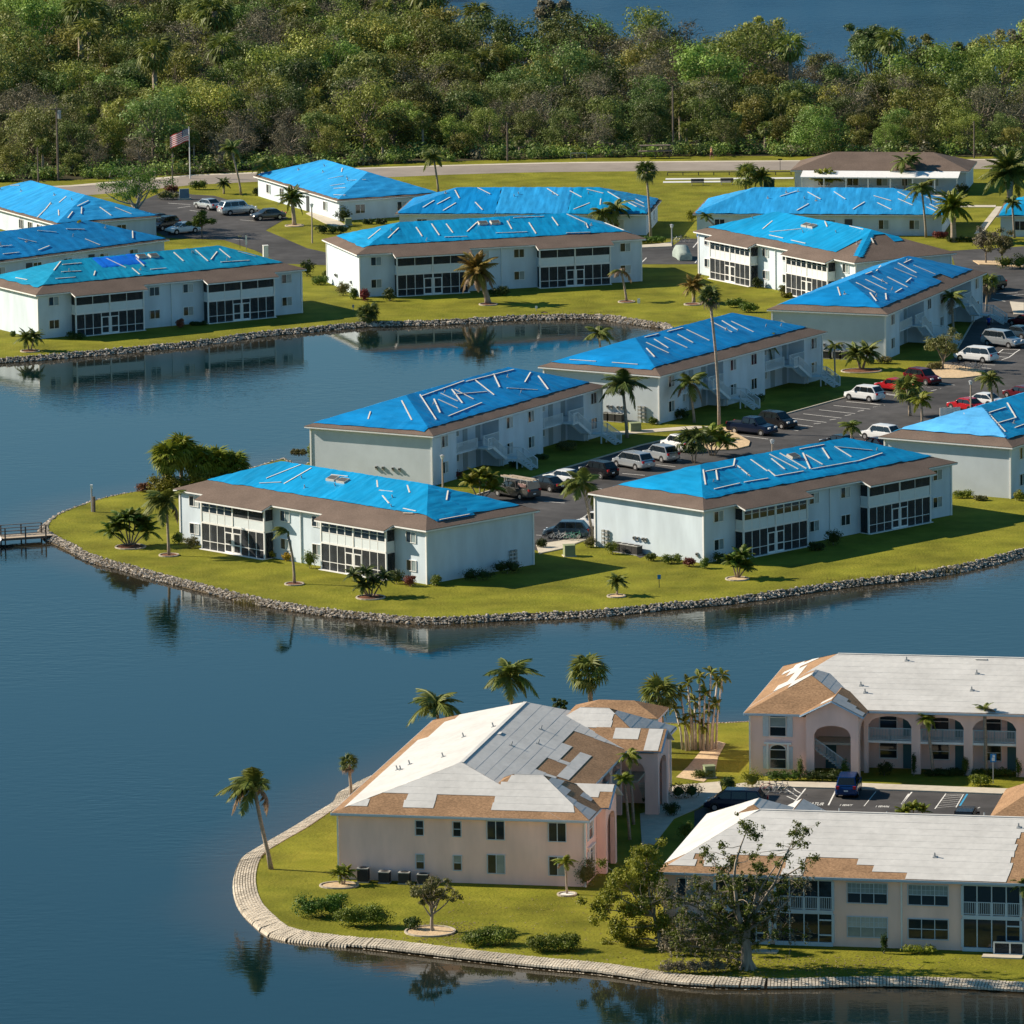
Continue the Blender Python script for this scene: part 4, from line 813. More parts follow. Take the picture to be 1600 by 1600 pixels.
def pink(key, label, org, yaw, browns, backwins=(), seed=1, gpatch=()):
    L, W = 36.0, 17.4
    root = thing('apartment_building', label, 'apartment building', (org[0], org[1], 0), R(yaw), 'pink buildings with patched roofs')
    fS, fE, fN, fW = (FACE[k](L, W) for k in 'SENW'); wy = -2.25
    mb = MB(); fp = [(0, wy), (9, wy), (9, 2.2), (27, 2.2), (27, wy), (36, wy), (36, W), (0, W)]
    # wing fronts are open behind the entry gable
    fp = [(0, wy), (4.75, wy), (4.75, 1.4), (9.2, 1.4), (9.2, 2.2), (26.8, 2.2), (26.8, 1.4), (31.25, 1.4), (31.25, wy), (36, wy), (36, W), (0, W)]
    for a, b in zip(fp, fp[1:] + fp[:1]): mb.poly([(*a, -.3), (*b, -.3), (*b, 5.19), (*a, 5.19)])
    obj('wall', mb.mesh('wall', M_pink), root)
    for wx in (0, 27):
        g0, g1 = (4.8, 9.2) if wx == 0 else (26.8, 31.2); gm = (g0 + g1) / 2; gy = -3.0
        mb = MB(); rake = lambda x: 6.55 - abs(x - gm) * .52
        arch_panel(mb, g0, g1, gm - 1.55, gm + 1.55, gy, gy + .4, 3.75, 4.55, 5.3, 0, rake)
        # inner side wall, arched too (built along its own axis)
        s2 = MB(); arch_panel(s2, gy + .405, 1.4, gy + 1.1, .7, 0, .35, 3.75, 4.5, 5.15)
        xin = g1 - .35 if wx == 0 else g0
        for v in s2.v: mb.v.append((xin + v[1], v[0], v[2]))
        off = len(mb.v) - len(s2.v); mb.f += [tuple(i + off for i in f) for f in s2.f]; mb.m += [0] * len(s2.f)
        xo = g0 if wx == 0 else g1 - .2; mb.box(xo, xo + .2, gy + .405, -2.26, 0, 5.15)
        obj('entry_arch', mb.mesh('entry_arch', M_pink), root)
        fl = MB().box(g0 + .4, g1 - .4, -1.2, 1.39, 2.55, 2.75); obj('landing', fl.mesh('landing', M_conc), root)
        st = MB(); 
        for k in range(13): st.box(gm - 1.4 + .26 * k - .6, gm - 1.4 + .26 * k - .3, -2.3, -1.25, 2.55 - .19 * k - .06, 2.55 - .19 * k)
        so_ = obj('staircase', st.mesh('staircase', M_conc), root); mb = MB(); rail_run(mb, (gm - 1.9, -2.32, 2.55), (gm + 1.4, -2.32, .15)); obj('railing', mb.mesh('railing', mat('blue_grey_rail', (.4, .5, .55), .6)), so_)
        obj('door', cached(('pdoor',), lambda: MB().box(-.45, .45, -.05, 0, -1.02, 1.02).mesh('door', mat('teal_door', (.05, .13, .15), .5))), root, (gm - .8, 1.39, 1.05))
    # arcade between the wings
    n = 4; pw = 17.6 / n
    for k in range(n):
        x0 = 9.2 + pw * k; x1 = x0 + pw; mb = MB(); arch_panel(mb, x0 + .002, x1 - .002, x0 + .38, x1 - .38, 0, .38, 4.05, 4.88, 5.19)
        o = obj('arcade_bay', mb.mesh('arcade_bay', M_pink), root)
        obj('balcony', MB().box(x0 + .38, x1 - .38, .03, 2.19, 2.58, 2.78).mesh('balcony', M_white), o); bal_rail(o, x0 + .42, x1 - .42, .12, 2.78)
        f2 = (lambda t, o_, z: (t, 2.2 - o_, z), 0)
        for z in (1.55, 4.1): window(root, f2, x0 + 1.75, z, 1.45, 1.35, 1, True, False, mats=[M_glass, M_glass])
        for z in (1.05, 3.82): obj('door', cached(('pdoor',), None), root, (x1 - .95, 2.197, z))
    for t in (2.3,): arch_window(root, (lambda t, o_, z: (t, wy - o_, z), 0), t, 4.2, surround=False); arch_window(root, (lambda t, o_, z: (t, wy - o_, z), 0), t, 1.45, surround=True)
    for t in (33.7,): arch_window(root, (lambda t, o_, z: (t, wy - o_, z), 0), t, 4.2); arch_window(root, (lambda t, o_, z: (t, wy - o_, z), 0), t, 1.45)
    for (fc, t, z, wd, ht, nn, mid, mun, ms) in backwins: window(root, FACE[fc](L, W), t, z, wd, ht, nn, mid, mun, mats=ms, mfr=M_paleb)
    # roofs
    main = Hip(-.5, 36.5, -.5, 17.9, 5.4, 3.0, 6.2); wl = Hip(-.5, 9.5, -2.75, 9, 5.404, 2.42, 4.65, 'y'); wr = Hip(26.5, 36.5, -2.75, 9, 5.404, 2.42, 4.65, 'y')
    for h in (main, wl, wr): obj('roof', h.mesh('roof', [M_shing2, M_white]), root)
    for gm in (7.0, 29.0):
        g = MB(); a, y0, y1, ze, zr = 2.7, -3.35, 2.5, 5.412, 6.75
        for sx in (-1, 1):
            P = [(gm + sx * a, y0, ze), (gm + sx * a, y1, ze), (gm, y1, zr), (gm, y0, zr)]; g.poly(P); g.poly([(p[0], p[1], p[2] - .1) for p in reversed(P)], 1); g.poly([(gm + sx * a, y0, ze - .1), (gm, y0, zr - .1), (gm, y0, zr), (gm + sx * a, y0, ze)], 1)
        obj('gable_roof', g.mesh('gable_roof', [M_shing2, M_paleb]), root)
        g = MB()
        for sx in (-1, 1): g.beam((gm + sx * a, y0 - .02, ze - .12), (gm, y0 - .02, zr - .12), .05, .2, up=Vector((0, 1, 0)))
        obj('barge_board', g.mesh('barge_board', M_paleb), root)
    e = MB(); 
    for x0, x1, y in ((-.5, 4.28, -2.75), (9.75, 26.2, -.5), (31.72, 36.5, -2.75)): e.box(x0, x1, y - .04, y, 5.2, 5.38)
    e.box(-.54, -.501, -2.75, 17.9, 5.2, 5.38); e.box(36.501, 36.54, -2.75, 17.9, 5.2, 5.38); e.box(-.5, 36.5, 17.901, 17.95, 5.2, 5.38)
    obj('gutter', e.mesh('gutter', M_paleb), root)
    for x, y in ((0.0, 17.4), (0, wy), (36, wy), (36, 17.4), (18, 17.4)):
        obj('downspout', cached(('pdsp',), lambda: MB().box(-.06, .06, -.06, .06, 0, 5.2).mesh('downspout', M_white)), root, (x + (.07 if x == 36 else -.07 if x == 0 else 0), y + (.07 if y > 10 else -.07), 0))
    for gi, sx, t0, t1, u0, u1 in gpatch:
        gm = (7.0, 29.0)[gi]; P = [Vector((gm + sx * 2.7 * (1 - u), t, 5.412 + 1.338 * u + .03)) for t, u in ((t0, u0), (t1, u0), (t1, u1), (t0, u1))]
        obj('underlayment_strip', MB().poly(P if sx > 0 else list(reversed(P))).mesh('underlayment_strip', M_under), root)
    un = obj('underlayment', MB().box(17.5, 18.5, 8.1, 8.7, 8.30, 8.33).mesh('underlayment', M_under), root)
    for h, fc, bf, kw in browns(main, wl, wr): strips(un, h, fc, bf, seed + ord(fc), **kw)
    ridge = MB().beam((5.7, 8.7, 8.43), (30.3, 8.7, 8.43), .3, .04); obj('ridge_cap', ridge.mesh('ridge_cap', M_under), root)
    rg = random.Random(seed)
    for k in range(9):
        h = main; on_roof(root, h, 'vent_pipe', rg.uniform(7, 30), rg.choice((rg.uniform(2.5, 8.5), rg.uniform(9.8, 16))), vent_mesh(), .05)
    return root, main, (fS, fE, fN, fW)
def inr(t, u, rs): return any(a <= t <= b and c <= u <= d for a, b, c, d in rs)
allw = lambda t, u: False
def brQ(m, wl, wr):
    return [(m, 'N', lambda t, u: u < .95 or inr(t, u, [(27, 37, 0, 1.9), (33.5, 37, 0, 2.8)]), {}),
            (m, 'S', lambda t, u: inr(t, u, [(9, 27, 0, 1.9), (17, 27, 0, 3.7), (11.5, 16, 2.6, 4.6), (9, 12, 0, 2.6), (22, 27, 0, 4.7)]) and not inr(t, u, [(17, 21.5, 1.7, 2.8)]), {}),
            (m, 'W', lambda t, u: u < 2.5 and not inr(t, u, [(10.2, 12.6, .9, 3), (15.5, 17.6, .9, 1.7), (0.2, 5.6, .75, 3)]), dict(cw=.8)),
            (wl, 'W', lambda t, u: (u < 2.5 and not inr(t, u, [(1.2, 6.6, .75, 3)])), dict(cw=.8, tmax=8)),
            (wl, 'S', lambda t, u: inr(t, u, [(3.0, 10, 0, 2.4), (5, 10, 2.4, 3.4)]) and not inr(t, u, [(4.6, 6, .8, 1.7)]), dict(cw=.8)),
            (wl, 'E', lambda t, u: u < 1.6, dict(cw=.8)),
            (wr, 'W', lambda t, u: not inr(t, u, [(4.0, 12, 2.6, 5), (6, 9, 1.6, 2.6)]), dict(cw=.85)),
            (wr, 'S', allw, dict(cw=.8)), (wr, 'E', allw, {}), (m, 'E', allw, {})]
def brQ2(m, wl, wr):
    return [(m, 'S', allw, {}), (m, 'N', allw, {}), (m, 'E', allw, {}), (m, 'W', lambda t, u: not inr(t, u, [(4, 11, 2.3, 3.2), (9.5, 15, 1.5, 2.4), (13, 17, 3.1, 4.0), (12, 13.5, .7, 5), (2, 7, 4.0, 4.9)]), dict(cw=.8)),
            (wl, 'S', lambda t, u: not inr(t, u, [(8, 10, 0, 4), (1.2, 3, 2.4, 3.3)]), dict(cw=.8)), (wl, 'W', lambda t, u: not inr(t, u, [(5, 9, 2, 2.9), (2.6, 6, 3.4, 5)]), dict(cw=.8, tmax=8)), (wl, 'E', allw, dict(cw=.8)), (wr, 'W', allw, {}), (wr, 'S', allw, {})]
def brQ3(m, wl, wr):
    # seen from behind: t runs from the right end of the picture to its left on face N
    return [(m, 'N', lambda t, u: inr(t, u, [(27.4, 31.6, 0, 2.6), (31.6, 37, 0, 1.0), (33.6, 34.4, .9, 2.3), (21.8, 25.9, 0, 2.6), (20.9, 21.8, 0, 1.7), (17.9, 20.9, 0, .85), (-1, 10.4, 0, 6.8)]), {}),
            (m, 'S', allw, {}), (m, 'E', lambda t, u: inr(t, u, [(15.5, 18.5, 0, 1.4), (-1, 19, 0, .35)]), dict(cw=.8)), (wr, 'W', allw, {}), (wr, 'E', allw, dict(tmax=8)), (wr, 'S', allw, {}), (wl, 'E', allw, {})]
GB, BL = M_glass, M_blind
uQ = (cos(R(-12)), sin(R(-12)))
q1 = pink('Q', 'large pink building on the near lawn with white sheets on its roof', (-14.53 + 17.9 * uQ[0] - .5 * uQ[1], 552.27 + 17.9 * uQ[1] + .5 * uQ[0]), 78, brQ,
     backwins=[('W', t, z, wd, ht, n, n == 1, False, ms) for t, wd, ht, n in ((6.5, .62, 1.15, 1), (9.5, .62, 1.15, 1), (12.6, 1.35, 1.45, 2), (17.5, 1.35, 1.45, 2)) for z, ms in ((4.3, [GB, GB]), (1.6, [GB, BL]))] +
              [('N', t, z, 1.5, 1.4, 2, False, False, [GB, BL]) for t in (4, 9, 14, 22, 27, 32) for z in (1.6, 4.3)], seed=3,
     gpatch=((0, -1, -3.3, .6, .66, .98), (0, -1, -2.3, -.7, .42, .66), (1, -1, -3.1, -1.9, .02, .98), (1, -1, -1.2, .9, .5, .98), (1, 1, -3.3, 2, .05, .98)))
u2 = (cos(R(-11.5)), sin(R(-11.5)))
q2 = pink('R', 'pink building with a two storey arcade facing the lettered parking bays', (19.1 + .5 * u2[0] - 2.75 * u2[1], 589.62 + .5 * u2[1] + 2.75 * u2[0]), -11.5, brQ2, seed=8, gpatch=((0, 1, -3.3, -1.9, .03, .33), (0, 1, -3.3, -1.2, .33, .64), (0, 1, -3.3, -.2, .64, .97), (0, -1, -2.6, -1.5, .6, .97)))
q3 = pink('P', 'pink building at the bottom right behind the storm torn tree', (10.55 + 36.5 * uQ[0] - 17.9 * uQ[1], 529.52 + 36.5 * uQ[1] + 17.9 * uQ[0]), 168, brQ3,
     backwins=[('N', t, z, 3.0, 1.5, 3, True, z > 3 or t < 18, ms) for t, z, ms in ((15.4, 4.15, [GB, BL]), (20.0, 4.15, [GB, BL]), (15.4, 1.55, [BL, M_curt]), (20.0, 1.55, [GB, GB]))] + [('N', 1.6, 4.15, 1.4, 1.4, 2, False, False, [GB, BL]), ('N', 1.6, 1.55, 1.4, 1.4, 2, False, False, [GB, BL])], seed=5, gpatch=((1, -1, -3.3, 2.4, .02, .98), (1, 1, -3.3, 2.4, .02, .98)))
def pink_lanai(root, xa, xb, flip):
    """glazed recess on the garden side (face N of the pink building): mullions, white railings, lower doors"""
    f, rz = FACE['N'](36.0, 17.4); wd = xb - xa; o = obj('porch', None, root, f((xa + xb) / 2, 0, 0), rz); h = wd / 2
    mb = MB(); mb.box(-h, h, -.16, 0, 2.45, 2.75); mb.box(-h, h, -.14, 0, 5.0, 5.19); mb.box(-h, h, -.2, 0, -.05, .3)
    for x in (-h, h): mb.box(x - .1, x + .1, -.17, 0, .3, 2.45); mb.box(x - .1, x + .1, -.17, 0, 2.75, 5.0)
    n = 4; bw = wd / n
    for k in range(1, n): x = -h + bw * k; mb.box(x - .04, x + .04, -.14, -.03, .3, 2.45); mb.box(x - .04, x + .04, -.14, -.03, 2.75, 5.0)
    x = h - bw; mb.box(x + .05, h - .11, -.15, -.02, 1.95, 2.05); mb.box(x + .05, h - .11, -.15, -.02, .8, .9)
    obj('porch_frame', mb.mesh('porch_frame', M_paleb), o)
    for k in range(n):
        x = -h + bw * (k + .5)
        obj('screen', pane_mesh(bw - .1, 2.2, M_glass), o, (x, -.03, 3.88)); obj('screen', pane_mesh(bw - .1, 2.12, M_glass), o, (x, -.03, 1.37))
        r = MB(); rail_run(r, (x - bw / 2 + .06, -.1, 2.75), (x + bw / 2 - .06, -.1, 2.75), 1.0, .13); obj('railing', r.mesh('railing', M_paleb), o)
for a, b in ((22.6, 27.0), (27.4, 31.8), (8.4, 12.8), (3.8, 8.0)): pink_lanai(q3[0], a, b, False)
# brown hip roof of a low building cut by the right edge
cr = G(1546, 1280, 3.0)
lowb = thing('carport', 'brown hip roof corner of a low building cut by the right edge', 'carport', (cr.x + .5, cr.y + .5, 0), R(-11))
h = Hip(-.5, 20, -.5, 11, 3.0, 2.7, 5.0); obj('roof', h.mesh('roof', [M_shing2, M_white]), lowb); fascia(lowb, -.5, 20, -.5, 11, 3.0, M_paleb)
obj('wall', MB().box(0, 19.5, 0, 10.5, -.2, 2.79).mesh('wall', M_pink), lowb)
# brown hip of the waterside annex behind the first pink building
an = G(1028, 1123, 4.3); an.z = 0
anx = thing('annex', 'low brown roofed annex peeping out behind the first pink building', 'annex', an, R(-12))
h = Hip(-8, 0, 0, 5, 4.3, 1.0); obj('roof', h.mesh('roof', [M_shing2, M_white]), anx); fascia(anx, -8, 0, 0, 5, 4.3, M_paleb); obj('wall', MB().box(-7.5, -.5, .5, 4.5, -.2, 4.09).mesh('wall', M_pink), anx)

# clubhouse
cl = G(1250, 300); clu = thing('clubhouse', 'low clubhouse under a grey brown hip roof with a white awning', 'clubhouse', (39.3, 978.2, 0), R(-9.5))
h = Hip(-.5, 24, -.5, 10.5, 2.9, 1.9); obj('roof', h.mesh('roof', [M_shing, M_white]), clu); fascia(clu, -.5, 24, -.5, 10.5, 2.9); obj('wall', MB().box(0, 23.5, 0, 10, -.2, 2.69).mesh('wall', M_wall), clu)
mb = MB(); mb.poly([(1.2, -3.6, 2.35), (22.8, -3.6, 2.35), (22.8, -.52, 2.86), (1.2, -.52, 2.86)]); mb.poly([(1.2, -3.6, 2.2), (22.8, -3.6, 2.2), (22.8, -3.6, 2.35), (1.2, -3.6, 2.35)])
for k in range(12): mb.box(1.2 + 1.96 * k, 1.26 + 1.96 * k, -3.58, -3.5, 2.36, 2.4)
obj('awning', mb.mesh('awning', M_white), clu)
for k in range(8): obj('post', cached(('cpost',), lambda: MB().box(-.08, .08, -.08, .08, 0, 2.3).mesh('post', M_white)), clu, (1.4 + k * 3.03, -3.4, 0))
for t in (4, 8, 12, 15.5, 19): window(clu, FACE['S'](23.5, 10), t, 1.4, 1.5, 1.2)
pa = MB().box(1, 23, -5.5, 0, -.05, .06).mesh('patio', M_conc); obj('patio', pa, clu)
# ------------------------------------------------------------------ plants
def leaves(mb, c, r, n, size, rg, mi=0, shell=.45, up=.35, asp=.55, rough=.45):
    """n leaf-sized faces scattered through an ellipsoid, denser near its skin"""
    for _ in range(n):
        d = Vector((rg.gauss(0, 1), rg.gauss(0, 1), rg.gauss(0, 1)));
        if d.length < 1e-3: continue
        d.normalize(); k = (shell + (1 - shell) * rg.random()) if rg.random() < .8 else rg.random()
        p = Vector((c[0] + d.x * r[0] * k, c[1] + d.y * r[1] * k, c[2] + d.z * r[2] * k))
        nrm = (d * .9 + Vector((rg.gauss(0, rough), rg.gauss(0, rough), rg.gauss(0, rough) + up))).normalized()
        a = nrm.cross(Vector((rg.gauss(0, 1), rg.gauss(0, 1), rg.gauss(0, 1)))).normalized(); b = nrm.cross(a); s = size * rg.uniform(.6, 1.35)
        a = a * s * .5; b = b * s * .5 * asp; n0 = len(mb.v)
        mb.v += [tuple(p - a), tuple(p + b), tuple(p + a), tuple(p - b)]; mb.f.append((n0, n0 + 1, n0 + 2, n0 + 3)); mb.m.append(mi)
def limb(mb, a, b, r0, r1, rg, k=6, bend=.12, n=4, mi=0):
    a, b = Vector(a), Vector(b); L = (b - a).length; P = []; off = Vector((rg.uniform(-1, 1), rg.uniform(-1, 1), rg.uniform(-.4, .6))) * L * bend
    for i in range(n + 1):
        t = i / n; P.append(a.lerp(b, t) + off * sin(pi * t) + Vector((rg.uniform(-1, 1), rg.uniform(-1, 1), 0)) * L * .012 * (0 < i < n))
    mb.tube(P, [r0 + (r1 - r0) * i / n for i in range(n + 1)], k, mi, False); return P
def feather(L, rise, droop, n=26, lw=.042, ll=.5, seed=0, keel=.55):
    """one feather frond along +x: arching midrib with two ranks of hanging leaflets"""
    rg = random.Random(seed); mb = MB(); P = []
    for i in range(13):
        t = i / 12; P.append(Vector((L * (t - .10 * droop * t * t), .04 * L * sin(t * 3) * rg.uniform(-.3, .3), L * (rise * t - droop * t ** 2.1))))
    mb.tube(P, [.035 * (1 - .8 * i / 12) + .006 for i in range(13)], 3, 0, False)
    for i in range(n):
        t = .14 + .86 * i / n; q = t * 12; j = min(int(q), 11); p = P[j].lerp(P[j + 1], q - j); d = (P[j + 1] - P[j]).normalized()
        for s in (-1, 1):
            sd = Vector((-d.y, d.x, 0)).normalized() * s; l = ll * L * .55 * (sin(pi * min(1, .18 + t * .86)) ** .6) * rg.uniform(.75, 1.15)
            tip = p + (sd * .8 + d * .55).normalized() * l + Vector((0, 0, -keel * l * rg.uniform(.5, 1.3)))
            m_ = (p + tip) / 2 + Vector((0, 0, .10 * l)); w_ = d * lw * L * .5 * rg.uniform(.8, 1.2); n0 = len(mb.v)
            mb.v += [tuple(p - w_ * .7), tuple(p + w_ * .7), tuple(m_ + w_), tuple(m_ - w_), tuple(tip)]
            mb.f += [(n0, n0 + 1, n0 + 2, n0 + 3), (n0 + 3, n0 + 2, n0 + 4)]; mb.m += [0, 0]
    return mb
def fanleaf(L, droop, seed=0, n=13):
    rg = random.Random(seed); mb = MB(); pe = L * .48; c = Vector((pe, 0, -droop * L * .10)); mb.tube([(0, 0, 0), (pe * .5, 0, L * .04), c], [.03, .025, .018], 3, 0, False)
    for i in range(n):
        a = R(-105 + 210 * i / (n - 1)); d = Vector((cos(a), sin(a), .18 * cos(a * 2) - .1)).normalized(); l = L * .56 * (1 - .18 * abs(a) / 2) * rg.uniform(.85, 1.1)
        tip = c + d * l + Vector((0, 0, -droop * l * rg.uniform(.35, .8))); m_ = c + d * l * .55 + Vector((0, 0, .02)); sd = Vector((-d.y, d.x, 0)) * L * .055; n0 = len(mb.v)
        mb.v += [tuple(c), tuple(m_ + sd), tuple(tip), tuple(m_ - sd)]; mb.f.append((n0, n0 + 1, n0 + 2, n0 + 3)); mb.m.append(0)
    return mb
KINDS = {  # kind: list of (mesh builder args), material, count, elevation range
    'queen': ([(1.0, .42, .95, 36, .055, .66), (1.0, .30, 1.05, 36, .055, .66), (1.0, .52, .75, 36, .055, .64)], L_palm, 17, (-25, 62)),
    'date': ([(1.0, .34, .62, 36, .048, .44), (1.0, .25, .75, 36, .048, .44), (1.0, .42, .5, 36, .048, .42)], L_palm, 34, (-35, 75)),
    'pygmy': ([(1.0, .4, .8, 30, .06, .52), (1.0, .3, .95, 30, .06, .52)], L_palm, 26, (-15, 80)),
    'areca': ([(1.0, .5, .7, 30, .065, .58), (1.0, .35, .8, 30, .065, .58)], L_lush, 24, (20, 82)),
    'fan': ([1.0, .8, 1.2], L_palm, 26, (-50, 80)),
}
def frond_mesh(kind, v, m):
    def mk():
        if kind == 'fan': mb = fanleaf(1.0, KINDS['fan'][0][v], v)
        else: mb = feather(*KINDS[kind][0][v], seed=v)
        return mb.mesh('frond', m)
    return cached(('frond', kind, v, m.name), mk)
def crown(root, top, kind, r, rg, m=None, n=None, wind=None, el=None, az=None, dead=0):
    """fronds as single parts round the head of the trunk; wind=(azimuth, strength) drags them to one side"""
    nv = len(KINDS[kind][0]); m = m or KINDS[kind][1]; n = n or KINDS[kind][2]; e0, e1 = el or KINDS[kind][3]
    for i in range(n):
        a = (i * 2.39996 + rg.uniform(-.25, .25)) if az is None else rg.uniform(*az); e = R(e0 + (e1 - e0) * ((i + .5) / n) ** .85 + rg.uniform(-7, 7))
        if wind:
            dv = Vector((cos(a) * cos(e), sin(a) * cos(e), sin(e))) + Vector((cos(wind[0]), sin(wind[0]), -.05)) * wind[1]
            a = math.atan2(dv.y, dv.x); e = math.atan2(dv.z, sqrt(dv.x ** 2 + dv.y ** 2))
        f = obj('frond', frond_mesh(kind, rg.randrange(nv), L_dead if i < dead else m), root, top, scale=r * rg.uniform(.85, 1.12)); f.rotation_euler = (rg.uniform(-.25, .25), -e, a)
def trunk_mesh(pts, rads, m, k=8): return MB().tube(pts, rads, k).mesh('trunk', m, True)
def palm(label, px, py, cx, cy, kind, r, tr=.14, m=None, n=None, wind=None, bend=(0, 0), el=None, group=None, bulge=False, seed=None, cat='palm', dead=0, base_h=None, h=None, shaft=True):
    g = G(px, py); ppm = PPM(px, py); h = h or max(.4, HT(px, py, cy)); lean = (cx - px) / ppm; rg = random.Random(seed or int(px * 7 + py))
    root = thing('palm_tree' if h > 2.2 else 'palm_shrub', label, cat, g, 0, group)
    P = [(0, 0, -.15)] + [(lean * t ** 1.3 + bend[0] * sin(pi * t), bend[1] * sin(pi * t), h * t) for t in (.2, .4, .6, .8, 1)]
    rad = [tr * 1.35, tr * 1.05, tr, tr * .95, tr * .9, tr * (1.0 if not bulge else 1.6)]
    if bulge: rad[4] = tr * 1.35
    obj('trunk', trunk_mesh(P, rad, M_ptrunk), root)
    if shaft and kind in ('queen',): obj('crownshaft', trunk_mesh([P[-1], (P[-1][0] + .02, 0, h + .5)], [tr * .9, tr * .5], mat('crownshaft', (.14, .16, .05), .7)), root)
    crown(root, (lean, 0, h + (.3 if kind == 'queen' else 0)), kind, r, rg, m, n, wind, el, dead=dead); return root
def clump_palm(label, px, py, stems, kind, r, m=None, tr=.07, n=14, group=None, el=None, spread=.15, tm=None):
    """several stems from one base; stems = [(dx_px, top_py), ...]"""
    g = G(px, py); ppm = PPM(px, py); rg = random.Random(int(px * 3 + py)); root = thing('palm_clump', label, 'palm', g, 0, group)
    for dx, ty in stems:
        h = max(.3, HT(px, py, ty)); top = (dx / ppm, rg.uniform(-.5, .5), h)
        obj('trunk', trunk_mesh([(dx / ppm * spread, top[1] * spread, -.1), (dx / ppm * (.5 + spread * .4), top[1] * .4, h * .5), top], [tr * 1.3, tr, tr * .9], tm or M_ptrunk, 6), root); crown(root, top, kind, r, rg, m, n, el=el)
    return root
def bed(label, px, py, rx, ry=None, m=None, name='mulch_ring'):
    g = G(px, py); ry = ry or rx; t = thing(name, label, 'flower bed', g); n = 20; mb = MB(); mb.poly([(rx * .93 * cos(2 * pi * k / n), ry * .93 * sin(2 * pi * k / n), .05) for k in range(n)])
    obj('mulch', mb.mesh('mulch', m or M_mulch), t)
    mb = MB()
    for k in range(n):
        a, b = 2 * pi * k / n, 2 * pi * (k + 1) / n; mb.beam((rx * cos(a), ry * sin(a), .05), (rx * cos(b), ry * sin(b), .05), .14, .14)
    obj('edging', mb.mesh('edging', M_curb), t); return t
def shrub_mesh(key, m, blobs, size, n): 
    def mk():
        rg = random.Random(key); mb = MB()
        for c, r in blobs:
            leaves(mb, c, r, n, size, rg, 0, .5, rough=.6)
            for q in range(7):      # side shoots that break the outline
                a = rg.uniform(0, 6.28); e = rg.uniform(-.2, 1.2); k = rg.uniform(.35, .6); leaves(mb, (c[0] + r[0] * .75 * cos(a) * cos(e), c[1] + r[1] * .75 * sin(a) * cos(e), c[2] + r[2] * .8 * sin(e)), (r[0] * k, r[1] * k, r[2] * k), n // 6, size, rg, 0, .3, rough=.7)
            mb.blob(c, (r[0] * .5, r[1] * .5, r[2] * .5), 0, 7, 5, .25, rg)
        return mb.mesh('foliage', m)
    return mk()
def shrub(label, px, py, wpx, hpx, m=None, n=420, size=.16, group=None, depth=None, box=False, name='shrub', ang=0.0):
    """hedge or bush wpx wide and hpx tall in the photograph, standing on (px,py)"""
    g = G(px, py); p = PPM(px, py); wd, h = wpx / p, hpx / p; rg = random.Random(int(px * 13 + py * 7)); d = depth or min(wd, 1.3)
    k = max(1, round(wd / max(.5, h))); bl = []
    for i in range(k):
        x = (i + .5) / k * wd - wd / 2; hh = h * rg.uniform(.85, 1.08) if not box else h
        bl.append(((x, rg.uniform(-.1, .1), hh * .48), (wd / k * (.85 if k > 1 else .5), d * .5, hh * .54)))
    root = thing(name, label, 'shrub' if name != 'hedge' else 'hedge', g, ang, group)
    obj('foliage', shrub_mesh(int(px * 31 + py), m or L_lush, bl, size, int(n / k ** .5)), root)
    obj('stem', cached(('sstem',), lambda: MB().tube([(0, 0, -.1), (0, 0, .3)], [.05, .03], 5).mesh('stem', M_bark)), root, (0, 0, 0)); return root
def tree(label, px, py, hpx, wpx, m, nl=7, per=260, size=.24, trunk=.2, sparse=.5, seed=1, group=None, off=(0, 0), bark=None, twigs=True, fork=.35, cat='tree', cl=.30):
    g = G(px, py); p = PPM(px, py); h, wd = hpx / p, wpx / p; rg = random.Random(seed); root = thing('tree', label, cat, g, 0, group)
    tb = MB(); lf = MB(); f = Vector((off[0] * .3, off[1] * .3, h * fork)); limb(tb, (0, 0, -.2), f, trunk, trunk * .75, rg, 8, .05)
    for i in range(nl):
        a = 2 * pi * i / nl + rg.uniform(-.4, .4); rr = wd / 2 * rg.uniform(.45, .85); z = h * rg.uniform(.55, .92)
        e = Vector((off[0] + rr * cos(a), off[1] + rr * sin(a), z)); Pl = limb(tb, f + Vector((0, 0, rg.uniform(-.1, .15) * h)), e, trunk * .5, trunk * .12, rg, 6, .15)
        for q in range(3):
            s = Pl[rg.randrange(2, 5)]; e2 = s + Vector((rg.gauss(0, 1), rg.gauss(0, 1), rg.uniform(-.1, .9))) * wd * .13
            if twigs: limb(tb, s, e2, trunk * .14, .012, rg, 4, .2, 3)
            cr_ = wd * cl * rg.uniform(.4, .7); leaves(lf, e2, (cr_, cr_, cr_ * .7), int(per * sparse), size, rg, 0, .3)
    obj('trunk', tb.mesh('trunk', bark or M_bark, True), root); obj('crown', lf.mesh('crown', m), root); return root

WL = (pi, .9)        # fronds dragged to the left
